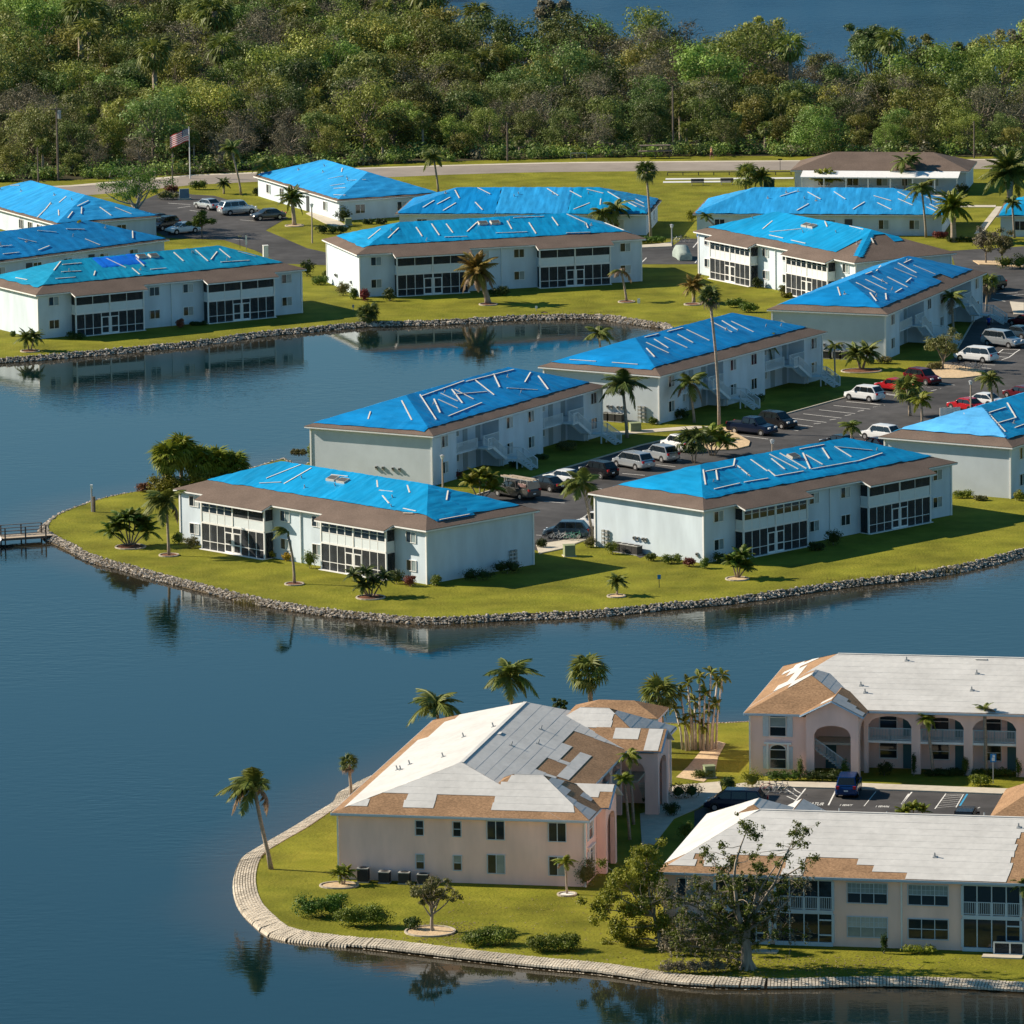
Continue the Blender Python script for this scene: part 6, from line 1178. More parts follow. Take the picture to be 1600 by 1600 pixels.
# ------------------------------------------------------------------ vehicles
def paint(name, col, metal=0.35): return mat('paint_' + name, col, 0.22, 0.5, var=0.02, scale=3, metal=metal)
CAR = {  # length, width, height, belt, bonnet end, cabin: (base front, roof front, roof rear, base rear), ground clearance
    'sedan': (4.7, 1.82, 1.46, .92, (1.15, 1.95, 3.35, 4.15), .98),
    'suv': (4.65, 1.88, 1.72, 1.05, (1.05, 1.75, 3.95, 4.5), 1.08),
    'van': (5.1, 1.98, 1.76, 1.04, (.75, 1.75, 4.45, 4.95), 1.05),
    'bigsuv': (5.3, 2.0, 1.88, 1.15, (1.35, 1.95, 4.75, 5.2), 1.16),
    'pickup': (5.7, 2.0, 1.86, 1.18, (1.45, 2.05, 3.55, 3.8), 1.18),
}
def car_meshes(kind, pm):
    L, W, H, zb, (a, b, c, d), zh = CAR[kind]; hw = W / 2; x = lambda s: L / 2 - s      # nose at +x
    body = MB(); st = [(0.0, .78, .42, .62), (.12, .92, .30, .72), (.5, 1, .26, zh - .16), (a - .1, 1, .26, zh - .03), (a + .3, 1, .26, zb), (L * .5, 1, .26, zb), (d - .3, 1, .26, zb), (L - .35, 1, .28, zb - .01 if kind != 'sedan' else zb + .02), (L - .08, .95, .32, zb - .07), (L, .84, .45, zb - .22)]
    rings = []
    for s, wk, z0, z1 in st:
        w_ = hw * wk; n = len(body.v); rings.append(n); zm = z0 + (z1 - z0) * .55
        body.v += [(x(s), -w_ * .90, z0), (x(s), -w_, z0 + .12), (x(s), -w_, zm), (x(s), -w_ * .96, z1 - .05), (x(s), -w_ * .84, z1), (x(s), w_ * .84, z1), (x(s), w_ * .96, z1 - .05), (x(s), w_, zm), (x(s), w_, z0 + .12), (x(s), w_ * .90, z0)]
    for r0, r1 in zip(rings, rings[1:]):
        for j in range(10): body.f.append((r0 + j, r1 + j, r1 + (j + 1) % 10, r0 + (j + 1) % 10)); body.m.append(0)
    body.f += [tuple(rings[0] + j for j in range(10)), tuple(rings[-1] + j for j in reversed(range(10)))]; body.m += [0, 0]
    # roof and pillars
    ri = .80; cab = [(a, zb - .02, .90), (b, H - .03, .74), ((b + c) / 2, H, .74), (c, H - .03, .73), (d, zb - .02, .88)]
    cr = []
    for s, z, k in cab: n = len(body.v); cr.append(n); body.v += [(x(s), -hw * k, z), (x(s), -hw * k * .9, z + .02), (x(s), hw * k * .9, z + .02), (x(s), hw * k, z)]
    for r0, r1 in zip(cr, cr[1:]): 
        for j in range(3): body.f.append((r0 + j, r1 + j, r1 + j + 1, r0 + j + 1)); body.m.append(0)
    n = len(body.v)     # side walls of the cabin
    for sgn in (0, 3):
        body.f.append(tuple(r + sgn for r in cr)); body.m.append(0)
    # arches and sills
    wx = (L * .185, L * .79)
    arch = MB()
    me = body.mesh('body', pm, False)
    parts = []
    def strip(name, P, m=M_cglass, off=.012):
        nrm = (Vector(P[1]) - Vector(P[0])).cross(Vector(P[2]) - Vector(P[0])).normalized()
        if nrm.z < 0 and abs(nrm.z) > .2: nrm = -nrm
        elif abs(nrm.z) <= .45 and nrm.y * P[0][1] < 0 and abs(nrm.y) > .5: nrm = -nrm
        parts.append((name, MB().poly([Vector(p) + nrm * off for p in P]).mesh(name, m)))
    lerp = lambda p, q, t: tuple(p[i] + (q[i] - p[i]) * t for i in range(3))
    fl, fr_, tl, tr_ = (x(a), -hw * .90 * .9, zb), (x(a), hw * .90 * .9, zb), (x(b), -hw * .74 * .9, H - .01), (x(b), hw * .74 * .9, H - .01)
    strip('windscreen', [lerp(fl, tl, .08), lerp(fr_, tr_, .08), lerp(fr_, tr_, .94), lerp(fl, tl, .94)])
    fl, fr_, tl, tr_ = (x(d), -hw * .88 * .88, zb), (x(d), hw * .88 * .88, zb), (x(c), -hw * .73 * .88, H - .01), (x(c), hw * .73 * .88, H - .01)
    strip('rear_window', [lerp(fl, tl, .15), lerp(fr_, tr_, .15), lerp(fr_, tr_, .9), lerp(fl, tl, .9)])
    for sg in (-1, 1):
        y0, y1 = sg * hw * .905, sg * hw * .755
        cuts = [a + .22, (a + d) / 2 - .05, (a + d) / 2 + .05, d - .22] if kind in ('sedan', 'pickup') else [a + .25, a + (d - a) * .36, a + (d - a) * .385, a + (d - a) * .66, a + (d - a) * .685, d - .2]
        top = lambda s: (min(max(s, b + .05), c - .05))
        zt = H - .10; k = (zt - zb) / (H - zb)
        for i in range(0, len(cuts), 2):
            s0, s1 = cuts[i], cuts[i + 1]; t0, t1 = (a + (b - a) * k + .16 if i == 0 else s0), (d + (c - d) * k - .16 if i == len(cuts) - 2 else s1)
            yb, yt = y0, y0 + (y1 - y0) * k
            P = [(x(s0), yb + sg * .02, zb + .06), (x(s1), yb + sg * .02, zb + .06), (x(max(t1, s0 + .1)), yt + sg * .03, zt), (x(min(t0, max(t1, s0 + .1) - .02)), yt + sg * .03, zt)]
            parts.append(('side_window', MB().poly(P).mesh('side_window', M_cglass)))
        parts.append(('headlight', MB().box(x(.16) - .10, x(.16) + .06, sg * hw * .62 - .2, sg * hw * .62 + .2, zh - .38, zh - .22).mesh('headlight', M_lamp)))
        parts.append(('tail_light', MB().box(x(L) - .03, x(L) + .10, sg * hw * .74 - .13, sg * hw * .74 + .13, zb - .22, zb + .02).mesh('tail_light', M_tail)))
        parts.append(('mirror', MB().box(x(a + .55) - .08, x(a + .55) + .08, min(sg * hw * .93, sg * hw * 1.1), max(sg * hw * .93, sg * hw * 1.1), zb + .04, zb + .2).mesh('mirror', pm)))
    parts.append(('bumper', MB().box(x(.06) - .1, x(.06) + .08, -hw * .8, hw * .8, .28, .46).mesh('bumper', M_dark))); parts.append(('number_plate', MB().box(x(L) - .022, x(L) + .01, -.17, .17, .62, .74).mesh('number_plate', M_white)))
    if kind == 'pickup':
        bx = MB(); bx.box(x(L - .12), x(d + .1), -hw * .86, hw * .86, zb + .001, zb + .012); parts.append(('load_bed', bx.mesh('load_bed', M_dark)))
    wh = cached(('wheel',), lambda: MB().tube([(0, -.11, 0), (0, .11, 0)], .335, 14).mesh('tyre', M_tyre)); rim = cached(('rim',), lambda: MB().tube([(0, -.122, 0), (0, .122, 0)], .205, 8).mesh('rim', M_rim))
    ar = cached(('archm',), lambda: MB().tube([(0, -.10, 0), (0, .10, 0)], .40, 12).mesh('wheel_arch', M_dark))
    return me, parts, wh, rim, ar, wx
def car(label, kind, pm, f, r, near=True, group='cars and trucks on the car parks', topper=False):
    """near-side wheel contacts f (front) and r (rear) in the photograph"""
    a, b = G(*f), G(*r); hd = math.atan2(a.y - b.y, a.x - b.x); mid = (a + b) / 2; L, W, H = CAR[kind][:3]
    n = Vector((-sin(hd), cos(hd), 0)); n = n if n.y > 0 else -n
    me, parts, wh, rim, ar, wx = cached(('car', kind, pm.name), lambda: car_meshes(kind, pm))
    wb = L * .79 - L * .185; c = mid + n * (W / 2 - .12) - Vector((cos(hd), sin(hd), 0)) * (L / 2 - (L * .185 + wb / 2))
    root = thing('parked_car' if kind != 'pickup' else 'pickup_truck', label, 'pickup' if kind == 'pickup' else 'van' if kind == 'van' else 'car', (c.x, c.y, .02), hd, group)
    obj('body', me, root)
    for nm, m in parts: obj(nm, m, root)
    for s in wx:
        for sg in (-1, 1):
            w_ = obj('wheel', wh, root, (L / 2 - s, sg * (W / 2 - .105), .335)); obj('rim', rim, w_); obj('wheel_arch', ar, root, (L / 2 - s, sg * (W / 2 - .095), .37))
    if topper:
        d = CAR[kind][4][3]; hw = W / 2; x0, x1 = L / 2 - L + .06, L / 2 - d - .02
        obj('bed_cap', MB().box(x0, x1, -hw * .84, hw * .84, 1.16, 1.86, 0, .10).mesh('bed_cap', pm), root); obj('side_window', MB().box(x0 + .35, x1 - .3, -hw * .86, hw * .86, 1.36, 1.70).mesh('side_window', mat('lettered_glass', (.25, .16, .15), .3, var=.6, scale=4)), root)
        rk = MB()
        for y in (-.6, .6): rk.tube([(x0, y, 2.05), (L / 2 - 1.2, y, 2.05)], .035, 5)
        for q in (x0 + .2, x0 + 1.2, d - 3.2, .9): rk.box(q - .04, q + .04, -.85, .85, 2.0, 2.06); rk.box(q - .03, q + .03, -.8, -.74, 1.6, 2.0); rk.box(q - .03, q + .03, .74, .8, 1.6, 2.0)
        obj('roof_rack', rk.mesh('roof_rack', M_acgrey), root)
        ld = MB(); [ld.beam((x0 - .4, y, 2.12), (L / 2 - 1.0, y, 2.12), .07, .09) for y in (.05, .45)]; [ld.beam((x0 + q * .4, .05, 2.12), (x0 + q * .4, .45, 2.12), .05, .05) for q in range(9)]; ld.beam((x0 + .3, -.4, 2.12), (L / 2 - 1.8, -.4, 2.12), .28, .06); thing('ladder', 'ladders and boards strapped on the grey pickup rack', 'ladder', (c.x, c.y, .02), hd, None, ld.mesh('ladder', M_deck))
    return root
pw, ps, pk, pn, pr, pmr, pg, pb, pt = paint('white', (.72, .73, .73), .0), paint('silver', (.50, .53, .55), .6), paint('black', (.012, .012, .014), .2), paint('navy', (.010, .018, .045), .3), paint('red', (.42, .012, .018), .15), paint('maroon', (.12, .008, .014), .3), paint('grey', (.10, .10, .10), .5), paint('blue', (.008, .045, .16), .35), paint('slate', (.06, .10, .14), .5)
car('dark grey pickup with a bed cap and ladders on its rack', 'pickup', pg, (770, 774), (822, 783), topper=True)
car('black car in shade between the laddered pickup and a silver sedan', 'sedan', pk, (826, 764), (864, 770))
car('silver white sedan half hidden by the drooping palm', 'sedan', pw, (853, 754), (893, 759))
car('black estate car with a bright roof line in the shaded row', 'suv', pk, (905, 743), (946, 750))
car('silver minivan in the middle of the shaded row', 'van', ps, (960, 729), (998, 736))
car('silver crossover behind the minivan', 'suv', ps, (1006, 717), (1039, 724)); car('white car at the head of the shaded row by the bushy palms', 'suv', pw, (1034, 701), (1066, 708))
car('dark navy pickup parked by the very tall palm', 'pickup', pn, (1194, 682), (1144, 677)); car('black crossover nose out beside the navy pickup', 'suv', pk, (1222, 671), (1192, 667))
car('white crossover alone in the striped bays', 'suv', pw, (1325, 625), (1361, 629)); car('bright red sedan left of the red crossover', 'sedan', pr, (1373, 610), (1405, 614)); car('dark red crossover by the plaza', 'suv', pmr, (1450, 603), (1418, 598))
car('white minivan beside the plaza tree', 'van', pw, (1497, 564), (1540, 568)); car('pale silver large estate car behind the white minivan', 'bigsuv', ps, (1581, 545), (1539, 540))
car('dark teal sedan at the right edge behind the estate car', 'sedan', pt, (1566, 527), (1599, 531)); car('maroon sedan at the right edge, farther one', 'sedan', pmr, (1580, 509), (1612, 513)); car('black car behind the dense palm at the corner', 'suv', pk, (1546, 456), (1563, 453))
car('red car next to the white board fence near the pale roof end', 'sedan', pr, (1488, 641), (1514, 645)); car('white sedan behind the lamp post at the right', 'sedan', pw, (1515, 634), (1542, 637)); car('maroon car over the roof ridge at the right edge', 'sedan', pmr, (1575, 622), (1602, 626))
car('white crossover over the ridge of the right block', 'suv', pw, (1352, 687), (1384, 691)); car('maroon car beside the white crossover over the ridge', 'sedan', pmr, (1344, 703), (1374, 708)); car('black car over the ridge of the right block', 'sedan', pk, (1286, 699), (1320, 704))
car('slate blue crossover in the gap between the two near blocks', 'suv', pt, (859, 842), (906, 843)); car('white van behind the slate blue crossover', 'van', pw, (912, 826), (950, 830))
car('pale sedan at the left end of the upper car park', 'sedan', ps, (308, 326), (326, 329)); car('large silver estate car in the upper car park', 'bigsuv', ps, (395, 334), (357, 337)); car('dark sedan at the right end of the upper car park', 'sedan', pg, (407, 345), (436, 343))
car('black crossover parked nose in behind the spreading tree', 'suv', pk, (252, 361), (276, 357)); car('white sedan beside the small round tree', 'sedan', pw, (275, 367), (305, 364)); car('black car hidden behind the trunk of the spreading tree', 'sedan', pk, (238, 353), (258, 351))
car('dark blue hatchback in the lettered bays, seen from behind', 'suv', pb, (1345, 1232), (1338, 1248)); car('black crossover roof showing over the white ridge', 'suv', pk, (1530, 1286), (1521, 1303)); car('dark navy minivan beside the court bushes', 'van', pn, (1112, 1268), (1180, 1270))
cv = thing('covered_car', 'car under a pale green fitted cover on the back drive', 'car', G(1066, 404), R(100)); mb = MB(); prof = [(-2.3, .5, .72), (-2.2, .95, .85), (-1.3, 1.12, .92), (-.75, 1.6, .8), (.9, 1.66, .8), (1.7, 1.2, .9), (2.2, 1.0, .85), (2.3, .5, .75)]
rr = []
for xx, z, k in prof: n = len(mb.v); rr.append(n); mb.v += [(xx, -.98 * k, .06), (xx, -1.0 * k, z * .6), (xx, -.8 * k, z), (xx, .8 * k, z), (xx, 1.0 * k, z * .6), (xx, .98 * k, .06)]
for a, b in zip(rr, rr[1:]):
    for j in range(5): mb.f.append((a + j, b + j, b + j + 1, a + j + 1)); mb.m.append(0)
mb.f += [tuple(rr[0] + j for j in range(6)), tuple(rr[-1] + j for j in reversed(range(6)))]; mb.m += [0, 0]
obj('cover', mb.mesh('cover', mat('cover_cloth', (.30, .36, .33), .8, var=.12, scale=2, bump=.05, bscale=3), True), cv)

# ------------------------------------------------------------------ bicycles, posts, signs, people
def bike(label, px, py, ang, col, group):
    root = thing('bicycle', label, 'bicycle', G(px, py), ang, group); m = mat('bike_' + col, {'green': (.10, .38, .28), 'white': (.6, .6, .6), 'black': (.03, .03, .03), 'red': (.4, .03, .04)}[col], .4, .5)
    wm_ = cached(('bwheel',), lambda: MB().tube([(.33 * cos(2 * pi * k / 14), 0, .33 * sin(2 * pi * k / 14)) for k in range(15)], .022, 4, 0, False).tube([(-.33, 0, 0), (.33, 0, 0)], .006, 3).tube([(0, 0, -.33), (0, 0, .33)], .006, 3).mesh('wheel', M_metal))
    for x in (-.53, .53): obj('wheel', wm_, root, (x, 0, .35))
    mb = MB()
    for a, b in (((-.53, 0, .35), (-.05, 0, .32)), ((-.53, 0, .35), (-.2, 0, .75)), ((-.05, 0, .32), (-.22, 0, .82)), ((-.05, 0, .32), (.38, 0, .72)), ((-.2, 0, .74), (.36, 0, .8)), ((.53, 0, .35), (.35, 0, .95))): mb.tube([a, b], .022, 5)
    obj('frame', mb.mesh('frame', m), root); obj('handlebar', MB().tube([(.28, -.3, 1.05), (.36, -.1, .98), (.36, .1, .98), (.28, .3, 1.05)], .018, 5).mesh('handlebar', M_dark), root); obj('saddle', MB().blob((-.24, 0, .88), (.14, .08, .05), 0, 6, 4).mesh('saddle', M_dark), root)
rg = random.Random(2)
for i, (x, y, c, lab) in enumerate(((858, 843, 'black', 'leftmost bicycle at the rack behind the white block'), (868, 844, 'white', 'second bicycle at the rack behind the white block'), (878, 845, 'white', 'pale bicycle mid rack behind the white block'), (888, 845, 'green', 'mint green bicycle at the rack'), (900, 844, 'green', 'right hand green bicycle with a white basket side at the rack'), (1492, 578, 'black', 'leftmost bicycle on the plaza'), (1502, 579, 'black', 'dark bicycle left of the white one on the plaza'), (1520, 578, 'white', 'white bicycle on the plaza'), (1530, 579, 'black', 'bicycle at the kerb of the plaza'), (1196, 1238, 'red', 'red bicycle by the shaggy plant'), (1206, 1240, 'black', 'dark bicycle beside the red one'), (1216, 1238, 'white', 'pale bicycle at the striped corner'), (1224, 1241, 'black', 'rightmost bicycle at the striped corner'), (1060, 379, 'white', 'left bicycle at the lamp post on the back drive'), (1068, 379, 'black', 'right bicycle at the lamp post on the back drive'))):
    bike(lab, x, y, rg.uniform(-.5, .5), c, 'bicycles at the racks')
def lamp_post(label, px, py, top, col=M_pole):
    h = HT(px, py, top); r = thing('lamp_post', label, 'lamp post', G(px, py), 0, 'lamp posts'); obj('pole', MB().tube([(0, 0, 0), (0, 0, h - .5)], [.11, .08], 8).mesh('pole', col), r)
    obj('lantern', MB().tube([(0, 0, h - .5), (0, 0, h - .12)], [.14, .24], 8).mesh('lantern', M_lamp), r); obj('cap', MB().tube([(0, 0, h - .12), (0, 0, h)], [.30, .05], 8).mesh('cap', M_metal), r)
M_tanpole = mat('tan_pole', (.42, .34, .26), .8, var=.1, scale=2)
lamp_post('lamp post at the corner of the blank grey wall', 692, 762, 710, M_tanpole); lamp_post('lamp post by the back drive and bicycles', 1050, 383, 350, M_metal); lamp_post('tall pale lamp post on the verge of the upper drive', 488, 380, 318, M_tanpole)
lamp_post('lamp post behind the pale tarp end', 1517, 646, 594, M_tanpole); lamp_post('lamp post peeping over the ridge of the right block', 1207, 722, 686, M_tanpole)
def post_sign(label, px, py, top, wd, ht, m, cat='sign', m2=None, ang=0, pole=M_metal):
    h = HT(px, py, top); r = thing('sign', label, cat, G(px, py), ang); obj('post', MB().tube([(0, 0, 0), (0, 0, h)], .035, 6).mesh('post', pole), r)
    obj('panel', MB().box(-wd / 2, wd / 2, -.06, -.03, h - ht, h).mesh('panel', m), r)
    if m2: obj('symbol', MB().box(-wd * .25, wd * .25, -.066, -.061, h - ht * .85, h - ht * .45).box(-wd * .12, wd * .28, -.066, -.061, h - ht * .42, h - ht * .12).mesh('symbol', m2), r)
M_sb = mat('sign_blue', (.01, .20, .50), .5)
post_sign('small blue notice on a dark stake on the near lawn', 1030, 918, 898, .32, .42, M_sb, pole=M_dark)
post_sign('blue parking sign with a white symbol before the arcade', 1552, 1224, 1178, .5, .7, M_sb, m2=M_white); post_sign('small plate on a stake by the pond edge lawn', 552, 485, 476, .25, .35, M_metal); post_sign('white square notice on the lawn of the middle block', 998, 474, 466, .35, .6, M_white)
post_sign('white notice at the edge of the dry reeds', 838, 486, 478, .3, .3, M_white); post_sign('street sign by the road left of the clubhouse', 1219, 266, 248, .6, .2, M_dark, pole=M_dark)
post_sign('white stake sign right of the upper drive', 385, 392, 368, .22, 1.2, M_white); post_sign('dull arrow sign by the upper drive', 375, 388, 368, .5, .2, M_sand, pole=M_dark)
def cabinet(label, px, py, wpx, hpx, m=M_green, ang=.2):
    p = PPM(px, py); w_, h = wpx / p, hpx / p; r = thing('utility_cabinet', label, 'utility cabinet', G(px, py), ang); obj('case', MB().box(-w_ / 2, w_ / 2, 0, w_ * .9, .08, h, 0, .02).mesh('case', m), r); obj('plinth', MB().box(-w_ / 2 - .1, w_ / 2 + .1, -.1, w_ * .9 + .1, 0, .08).mesh('plinth', M_conc), r)
    obj('lid', MB().box(-w_ / 2 - .03, w_ / 2 + .03, -.03, w_ * .9 + .03, h, h + .06).mesh('lid', m), r)
cabinet('olive green transformer box on the lawn between the near blocks', 891, 870, 17, 17); cabinet('olive green transformer box beside the grey trunked palm', 994, 675, 17, 13); cabinet('green transformer box by the bare stems', 1110, 1216, 17, 18); cabinet('small green box by the dark hedge of the upper bungalow', 545, 352, 10, 10); cabinet('grey chimney like stand pipe on the roof end of the left block', 416, 420, 8, 36, M_white)
# pink end wall condensers
for i, (x, t, tall, lab) in enumerate(((.0, 4.3, 1.25, 'large pale condenser first in the row on the pink end wall'), (0, 6.0, 1.0, 'dark sided condenser second on the pink end wall'), (0, 7.6, 1.0, 'dark sided condenser third on the pink end wall'), (0, 9.1, .9, 'lower pale condenser last in the row on the pink end wall'))):
    f, rz = q1[2][3]; p = Matrix.Translation(q1[0].location) @ Matrix.Rotation(q1[0].rotation_euler.z, 4, 'Z') @ Vector(f(t - 2.2, .8, 0)); thing('air_conditioner', lab, 'air conditioner', p, q1[0].rotation_euler.z + rz, 'pink end wall condensers', condenser_mesh(), scale=(1.1, 1, tall))
f, rz = q3[2][2]; p = Matrix.Translation(q3[0].location) @ Matrix.Rotation(q3[0].rotation_euler.z, 4, 'Z') @ Vector(f(26.2, 1.0, 0))
ob = thing('screen_enclosure', 'white framed low enclosure beside the garden porch at the bottom right', 'enclosure', p, q3[0].rotation_euler.z + rz); mb = MB()
for x in (-1.1, .1, 1.1): mb.box(x - .06, x + .06, -.06, .06, 0, 1.0)
for z in (.06, .96): mb.box(-1.1, 1.1, -.05, .05, z - .06, z + .06)
obj('frame', mb.mesh('frame', M_white), ob); obj('screen', MB().box(-1.04, .04, -.02, .02, .12, .9).box(.16, 1.04, -.02, .02, .12, .9).mesh('screen', M_screen), ob)
for x, y, w_, lab in ((1566, 1496, 3.0, 'concrete step before the right porch'), (1190, 1488, 2.4, 'concrete step behind the storm torn tree')):
    s_ = thing('step', lab, 'step', G(x, y), R(-12)); obj('slab', MB().box(-w_ / 2, w_ / 2, -.4, .6, 0, .1).mesh('slab', M_conc), s_)
# flag
fh = HT(297, 279, 200); fg = thing('flag_pole', 'white pole flying a striped flag by the road', 'flag pole', G(297, 279)); obj('pole', MB().tube([(0, 0, 0), (0, 0, fh)], [.09, .05], 8).mesh('pole', M_white), fg); obj('finial', MB().blob((0, 0, fh + .08), (.1, .1, .1)).mesh('finial', M_metal), fg)
M_fr, M_fw, M_fb = mat('flag_red', (.5, .03, .05), .8), mat('flag_white', (.75, .74, .72), .8), mat('flag_blue', (.012, .03, .12), .8)
fl = MB(); nx, FWd, FHt = 16, 3.1, 1.75
def fp(i, z): t = i / nx; return Vector((-FWd * t * .88, .5 * t + .16 * sin(t * 8), fh - .15 - FHt * (1 - z) - 1.15 * t ** 1.5 + .05 * sin(t * 9)))
for j in range(13):
    for i in range(nx):
        mi = 2 if (j >= 6 and i < 6) else (0 if j % 2 == 0 else 1); fl.poly([fp(i, j / 13), fp(i + 1, j / 13), fp(i + 1, (j + 1) / 13), fp(i, (j + 1) / 13)], mi)
obj('flag', fl.mesh('flag', [M_fr, M_fw, M_fb]), fg)
star = MB()
for r_ in range(9):
    for c_ in range(6 if r_ % 2 == 0 else 5):
        u = (c_ + (.5 if r_ % 2 == 0 else 1)) / 6 * 5.7; p = fp(u, (6.4 + r_ * .72) / 13) + Vector((0, -.02, 0)); star.poly([p + Vector((-.05, 0, 0)), p + Vector((0, 0, -.05)), p + Vector((.05, 0, 0)), p + Vector((0, 0, .05))])
obj('flag_stars', star.mesh('flag_stars', M_fw), fg)
def pole(label, px, py, top, r=.14, extra=False):
    h = HT(px, py, top); t = thing('utility_pole', label, 'utility pole', G(px, py), 0, 'poles along the wood'); obj('pole', MB().tube([(0, 0, 0), (0, 0, h)], [r, r * .7], 8).mesh('pole', M_pole), t)
    if extra: obj('transformer', MB().tube([(.35, 0, h - 1.6), (.35, 0, h - .5)], .28, 8).mesh('transformer', M_metal), t); obj('crossarm', MB().box(-.8, .8, -.06, .06, h - .35, h - .2).mesh('crossarm', M_pole), t)
pole('tall pole with a grey transformer left of the flag', 91, 282, 168, .17, True); pole('short pale pole at the left before the wood', 60, 290, 230, .12); pole('pole by the wood above the middle block', 793, 252, 192, .13); pole('pole standing deep against the wood right of centre', 1052, 240, 135, .15); pole('thin pole at the right by the clubhouse', 1522, 247, 190, .12); pole('slim post by the entrance planting', 270, 296, 258, .12)
# mooring post and landing stage
mp = thing('mooring_post', 'pair of dark posts with a bird box on the peninsula lawn', 'post', G(147, 800)); obj('post', MB().tube([(0, 0, 0), (0, 0, HT(147, 800, 776))], .16, 8).mesh('post', M_pole), mp); h = HT(145, 800, 758); obj('post', MB().tube([(-.22, .2, 0), (-.22, .2, h - .35)], .09, 8).mesh('post', M_metal), mp); obj('bird_box', MB().box(-.34, -.1, .08, .32, h - .4, h).mesh('bird_box', M_white), mp)
dk = thing('landing_stage', 'wooden landing stage with railings at the left edge', 'dock', G(66, 846)); gA, gB, gC = G(72, 838), G(-30, 845), G(70, 829)
def rel(v, z=0): return (v.x - dk.location.x, v.y - dk.location.y, z)
ax = (gB - gA).normalized(); sd = Vector((ax.y, -ax.x, 0)); sd = sd if sd.y > 0 else -sd
for k in range(34):
    a = gA + ax * (.3 * k - .6); obj('plank', cached(('plank',), lambda: MB().box(-.135, .135, 0, 1.9, .02, .07).mesh('plank', M_deck)), dk, rel(a), math.atan2(ax.y, ax.x) + pi if ax.x < 0 else 0)
for s_ in (0.05, 1.85):
    mb = MB()
    for k in range(5): p = gA + ax * (2.1 * k) + sd * s_; mb.box(*[q for q in (rel(p)[0] - .07, rel(p)[0] + .07, rel(p)[1] - .07, rel(p)[1] + .07)], -1.6, 1.12)
    for z in (.45, .78, 1.1): mb.beam(rel(gA + sd * s_, z), rel(gA + ax * 9 + sd * s_, z), .10, .06)
    mb.beam(rel(gA + sd * s_, -.08), rel(gA + ax * 9 + sd * s_, -.08), .1, .2); obj('railing', mb.mesh('railing', M_pole), dk)
bt = thing('boat', 'white hulled small boat moored at the landing stage, cut by the left edge', 'boat', G(-14, 856, WZ), R(80)); mb = MB(); rr = []
for t in range(9):
    x = -2.4 + 4.8 * t / 8; k = 1 - max(0, (t - 4) / 4.3) ** 2; n = len(mb.v); rr.append(n); mb.v += [(x, -1.0 * k, .75 + .1 * (t > 5)), (x, -.7 * k, -.1), (x, .7 * k, -.1), (x, 1.0 * k, .75 + .1 * (t > 5)), (x, .8 * k, .72), (x, -.8 * k, .72)]
for a, b in zip(rr, rr[1:]):
    for j in range(6): mb.f.append((a + j, b + j, b + (j + 1) % 6, a + (j + 1) % 6)); mb.m.append(0)
mb.f.append(tuple(rr[0] + j for j in range(6))); mb.m.append(0); obj('hull', mb.mesh('hull', M_white), bt); obj('canopy', MB().box(-1.4, .6, -.8, .8, 1.95, 2.02).tube([(-1.3, -.7, .7), (-1.3, -.7, 1.95)], .03, 5).tube([(.5, .7, .7), (.5, .7, 1.95)], .03, 5).mesh('canopy', M_white), bt)
# people
def person(label, px, py, h, shirt, shorts, face, walk=.2, hat=None, bare=True):
    g = G(px, py); root = thing('person', label, 'person', g, face); k = h / 1.75
    me = bpy.data.meshes.new('body'); V = [(0, 0, .93), (0, 0, 1.12), (0, 0, 1.36), (0, .01, 1.50), (0, .02, 1.63), (0, .02, 1.72), (-.17, 0, 1.40), (-.25, -.08 * walk * 4, 1.13), (-.24, .16, .92), (.17, 0, 1.40), (.25, .08 * walk * 4, 1.13), (.24, .24, .95), (-.09, 0, .86), (-.10, walk, .50), (-.10, walk * .9, .07), (-.10, walk * .9 + .15, .03), (.09, 0, .86), (.10, -walk * .6, .50), (.10, -walk * 1.5, .10), (.10, -walk * 1.5 + .14, .03)]
    E = [(0, 1), (1, 2), (2, 3), (3, 4), (4, 5), (2, 6), (6, 7), (7, 8), (2, 9), (9, 10), (10, 11), (0, 12), (12, 13), (13, 14), (14, 15), (0, 16), (16, 17), (17, 18), (18, 19)]
    me.from_pydata([tuple(c * k for c in v) for v in V], E, []); o = obj('body', me, root); me.materials.append(M_skin)
    o.modifiers.new('skin', 'SKIN'); me.skin_vertices.new(name='') if not me.skin_vertices else None
    rad = [.15, .14, .17, .06, .10, .08, .07, .05, .04, .07, .05, .04, .09, .065, .045, .045, .09, .065, .045, .045]
    for i, r in enumerate(rad): me.skin_vertices[0].data[i].radius = (r * k, r * k * (.72 if i < 3 else 1))
    me.skin_vertices[0].data[0].use_root = True; sm = o.modifiers.new('sub', 'SUBSURF'); sm.levels = 1; sm.render_levels = 1
    tb = MB().tube([(0, 0, .90 * k), (0, 0, 1.15 * k), (0, 0, 1.40 * k), (0, 0, 1.47 * k)], [.18 * k, .17 * k, .20 * k, .10 * k], 10); tb.tube([(-.17 * k, 0, 1.40 * k), (-.23 * k, -.03, 1.22 * k)], [.09 * k, .075 * k], 7).tube([(.17 * k, 0, 1.40 * k), (.23 * k, .03, 1.22 * k)], [.09 * k, .075 * k], 7); obj('shirt', tb.mesh('shirt', shirt), root)
    sb_ = MB().tube([(-.08 * k, 0, .95 * k), (-.10 * k, walk * .8 * k, .52 * k)], [.13 * k, .105 * k], 8).tube([(.08 * k, 0, .95 * k), (.10 * k, -walk * .5 * k, .52 * k)], [.13 * k, .105 * k], 8); obj('shorts', sb_.mesh('shorts', shorts), root)
    obj('hair', MB().blob((0, 0, 1.70 * k), (.105 * k, .115 * k, .085 * k)).mesh('hair', hat or M_pole), root)
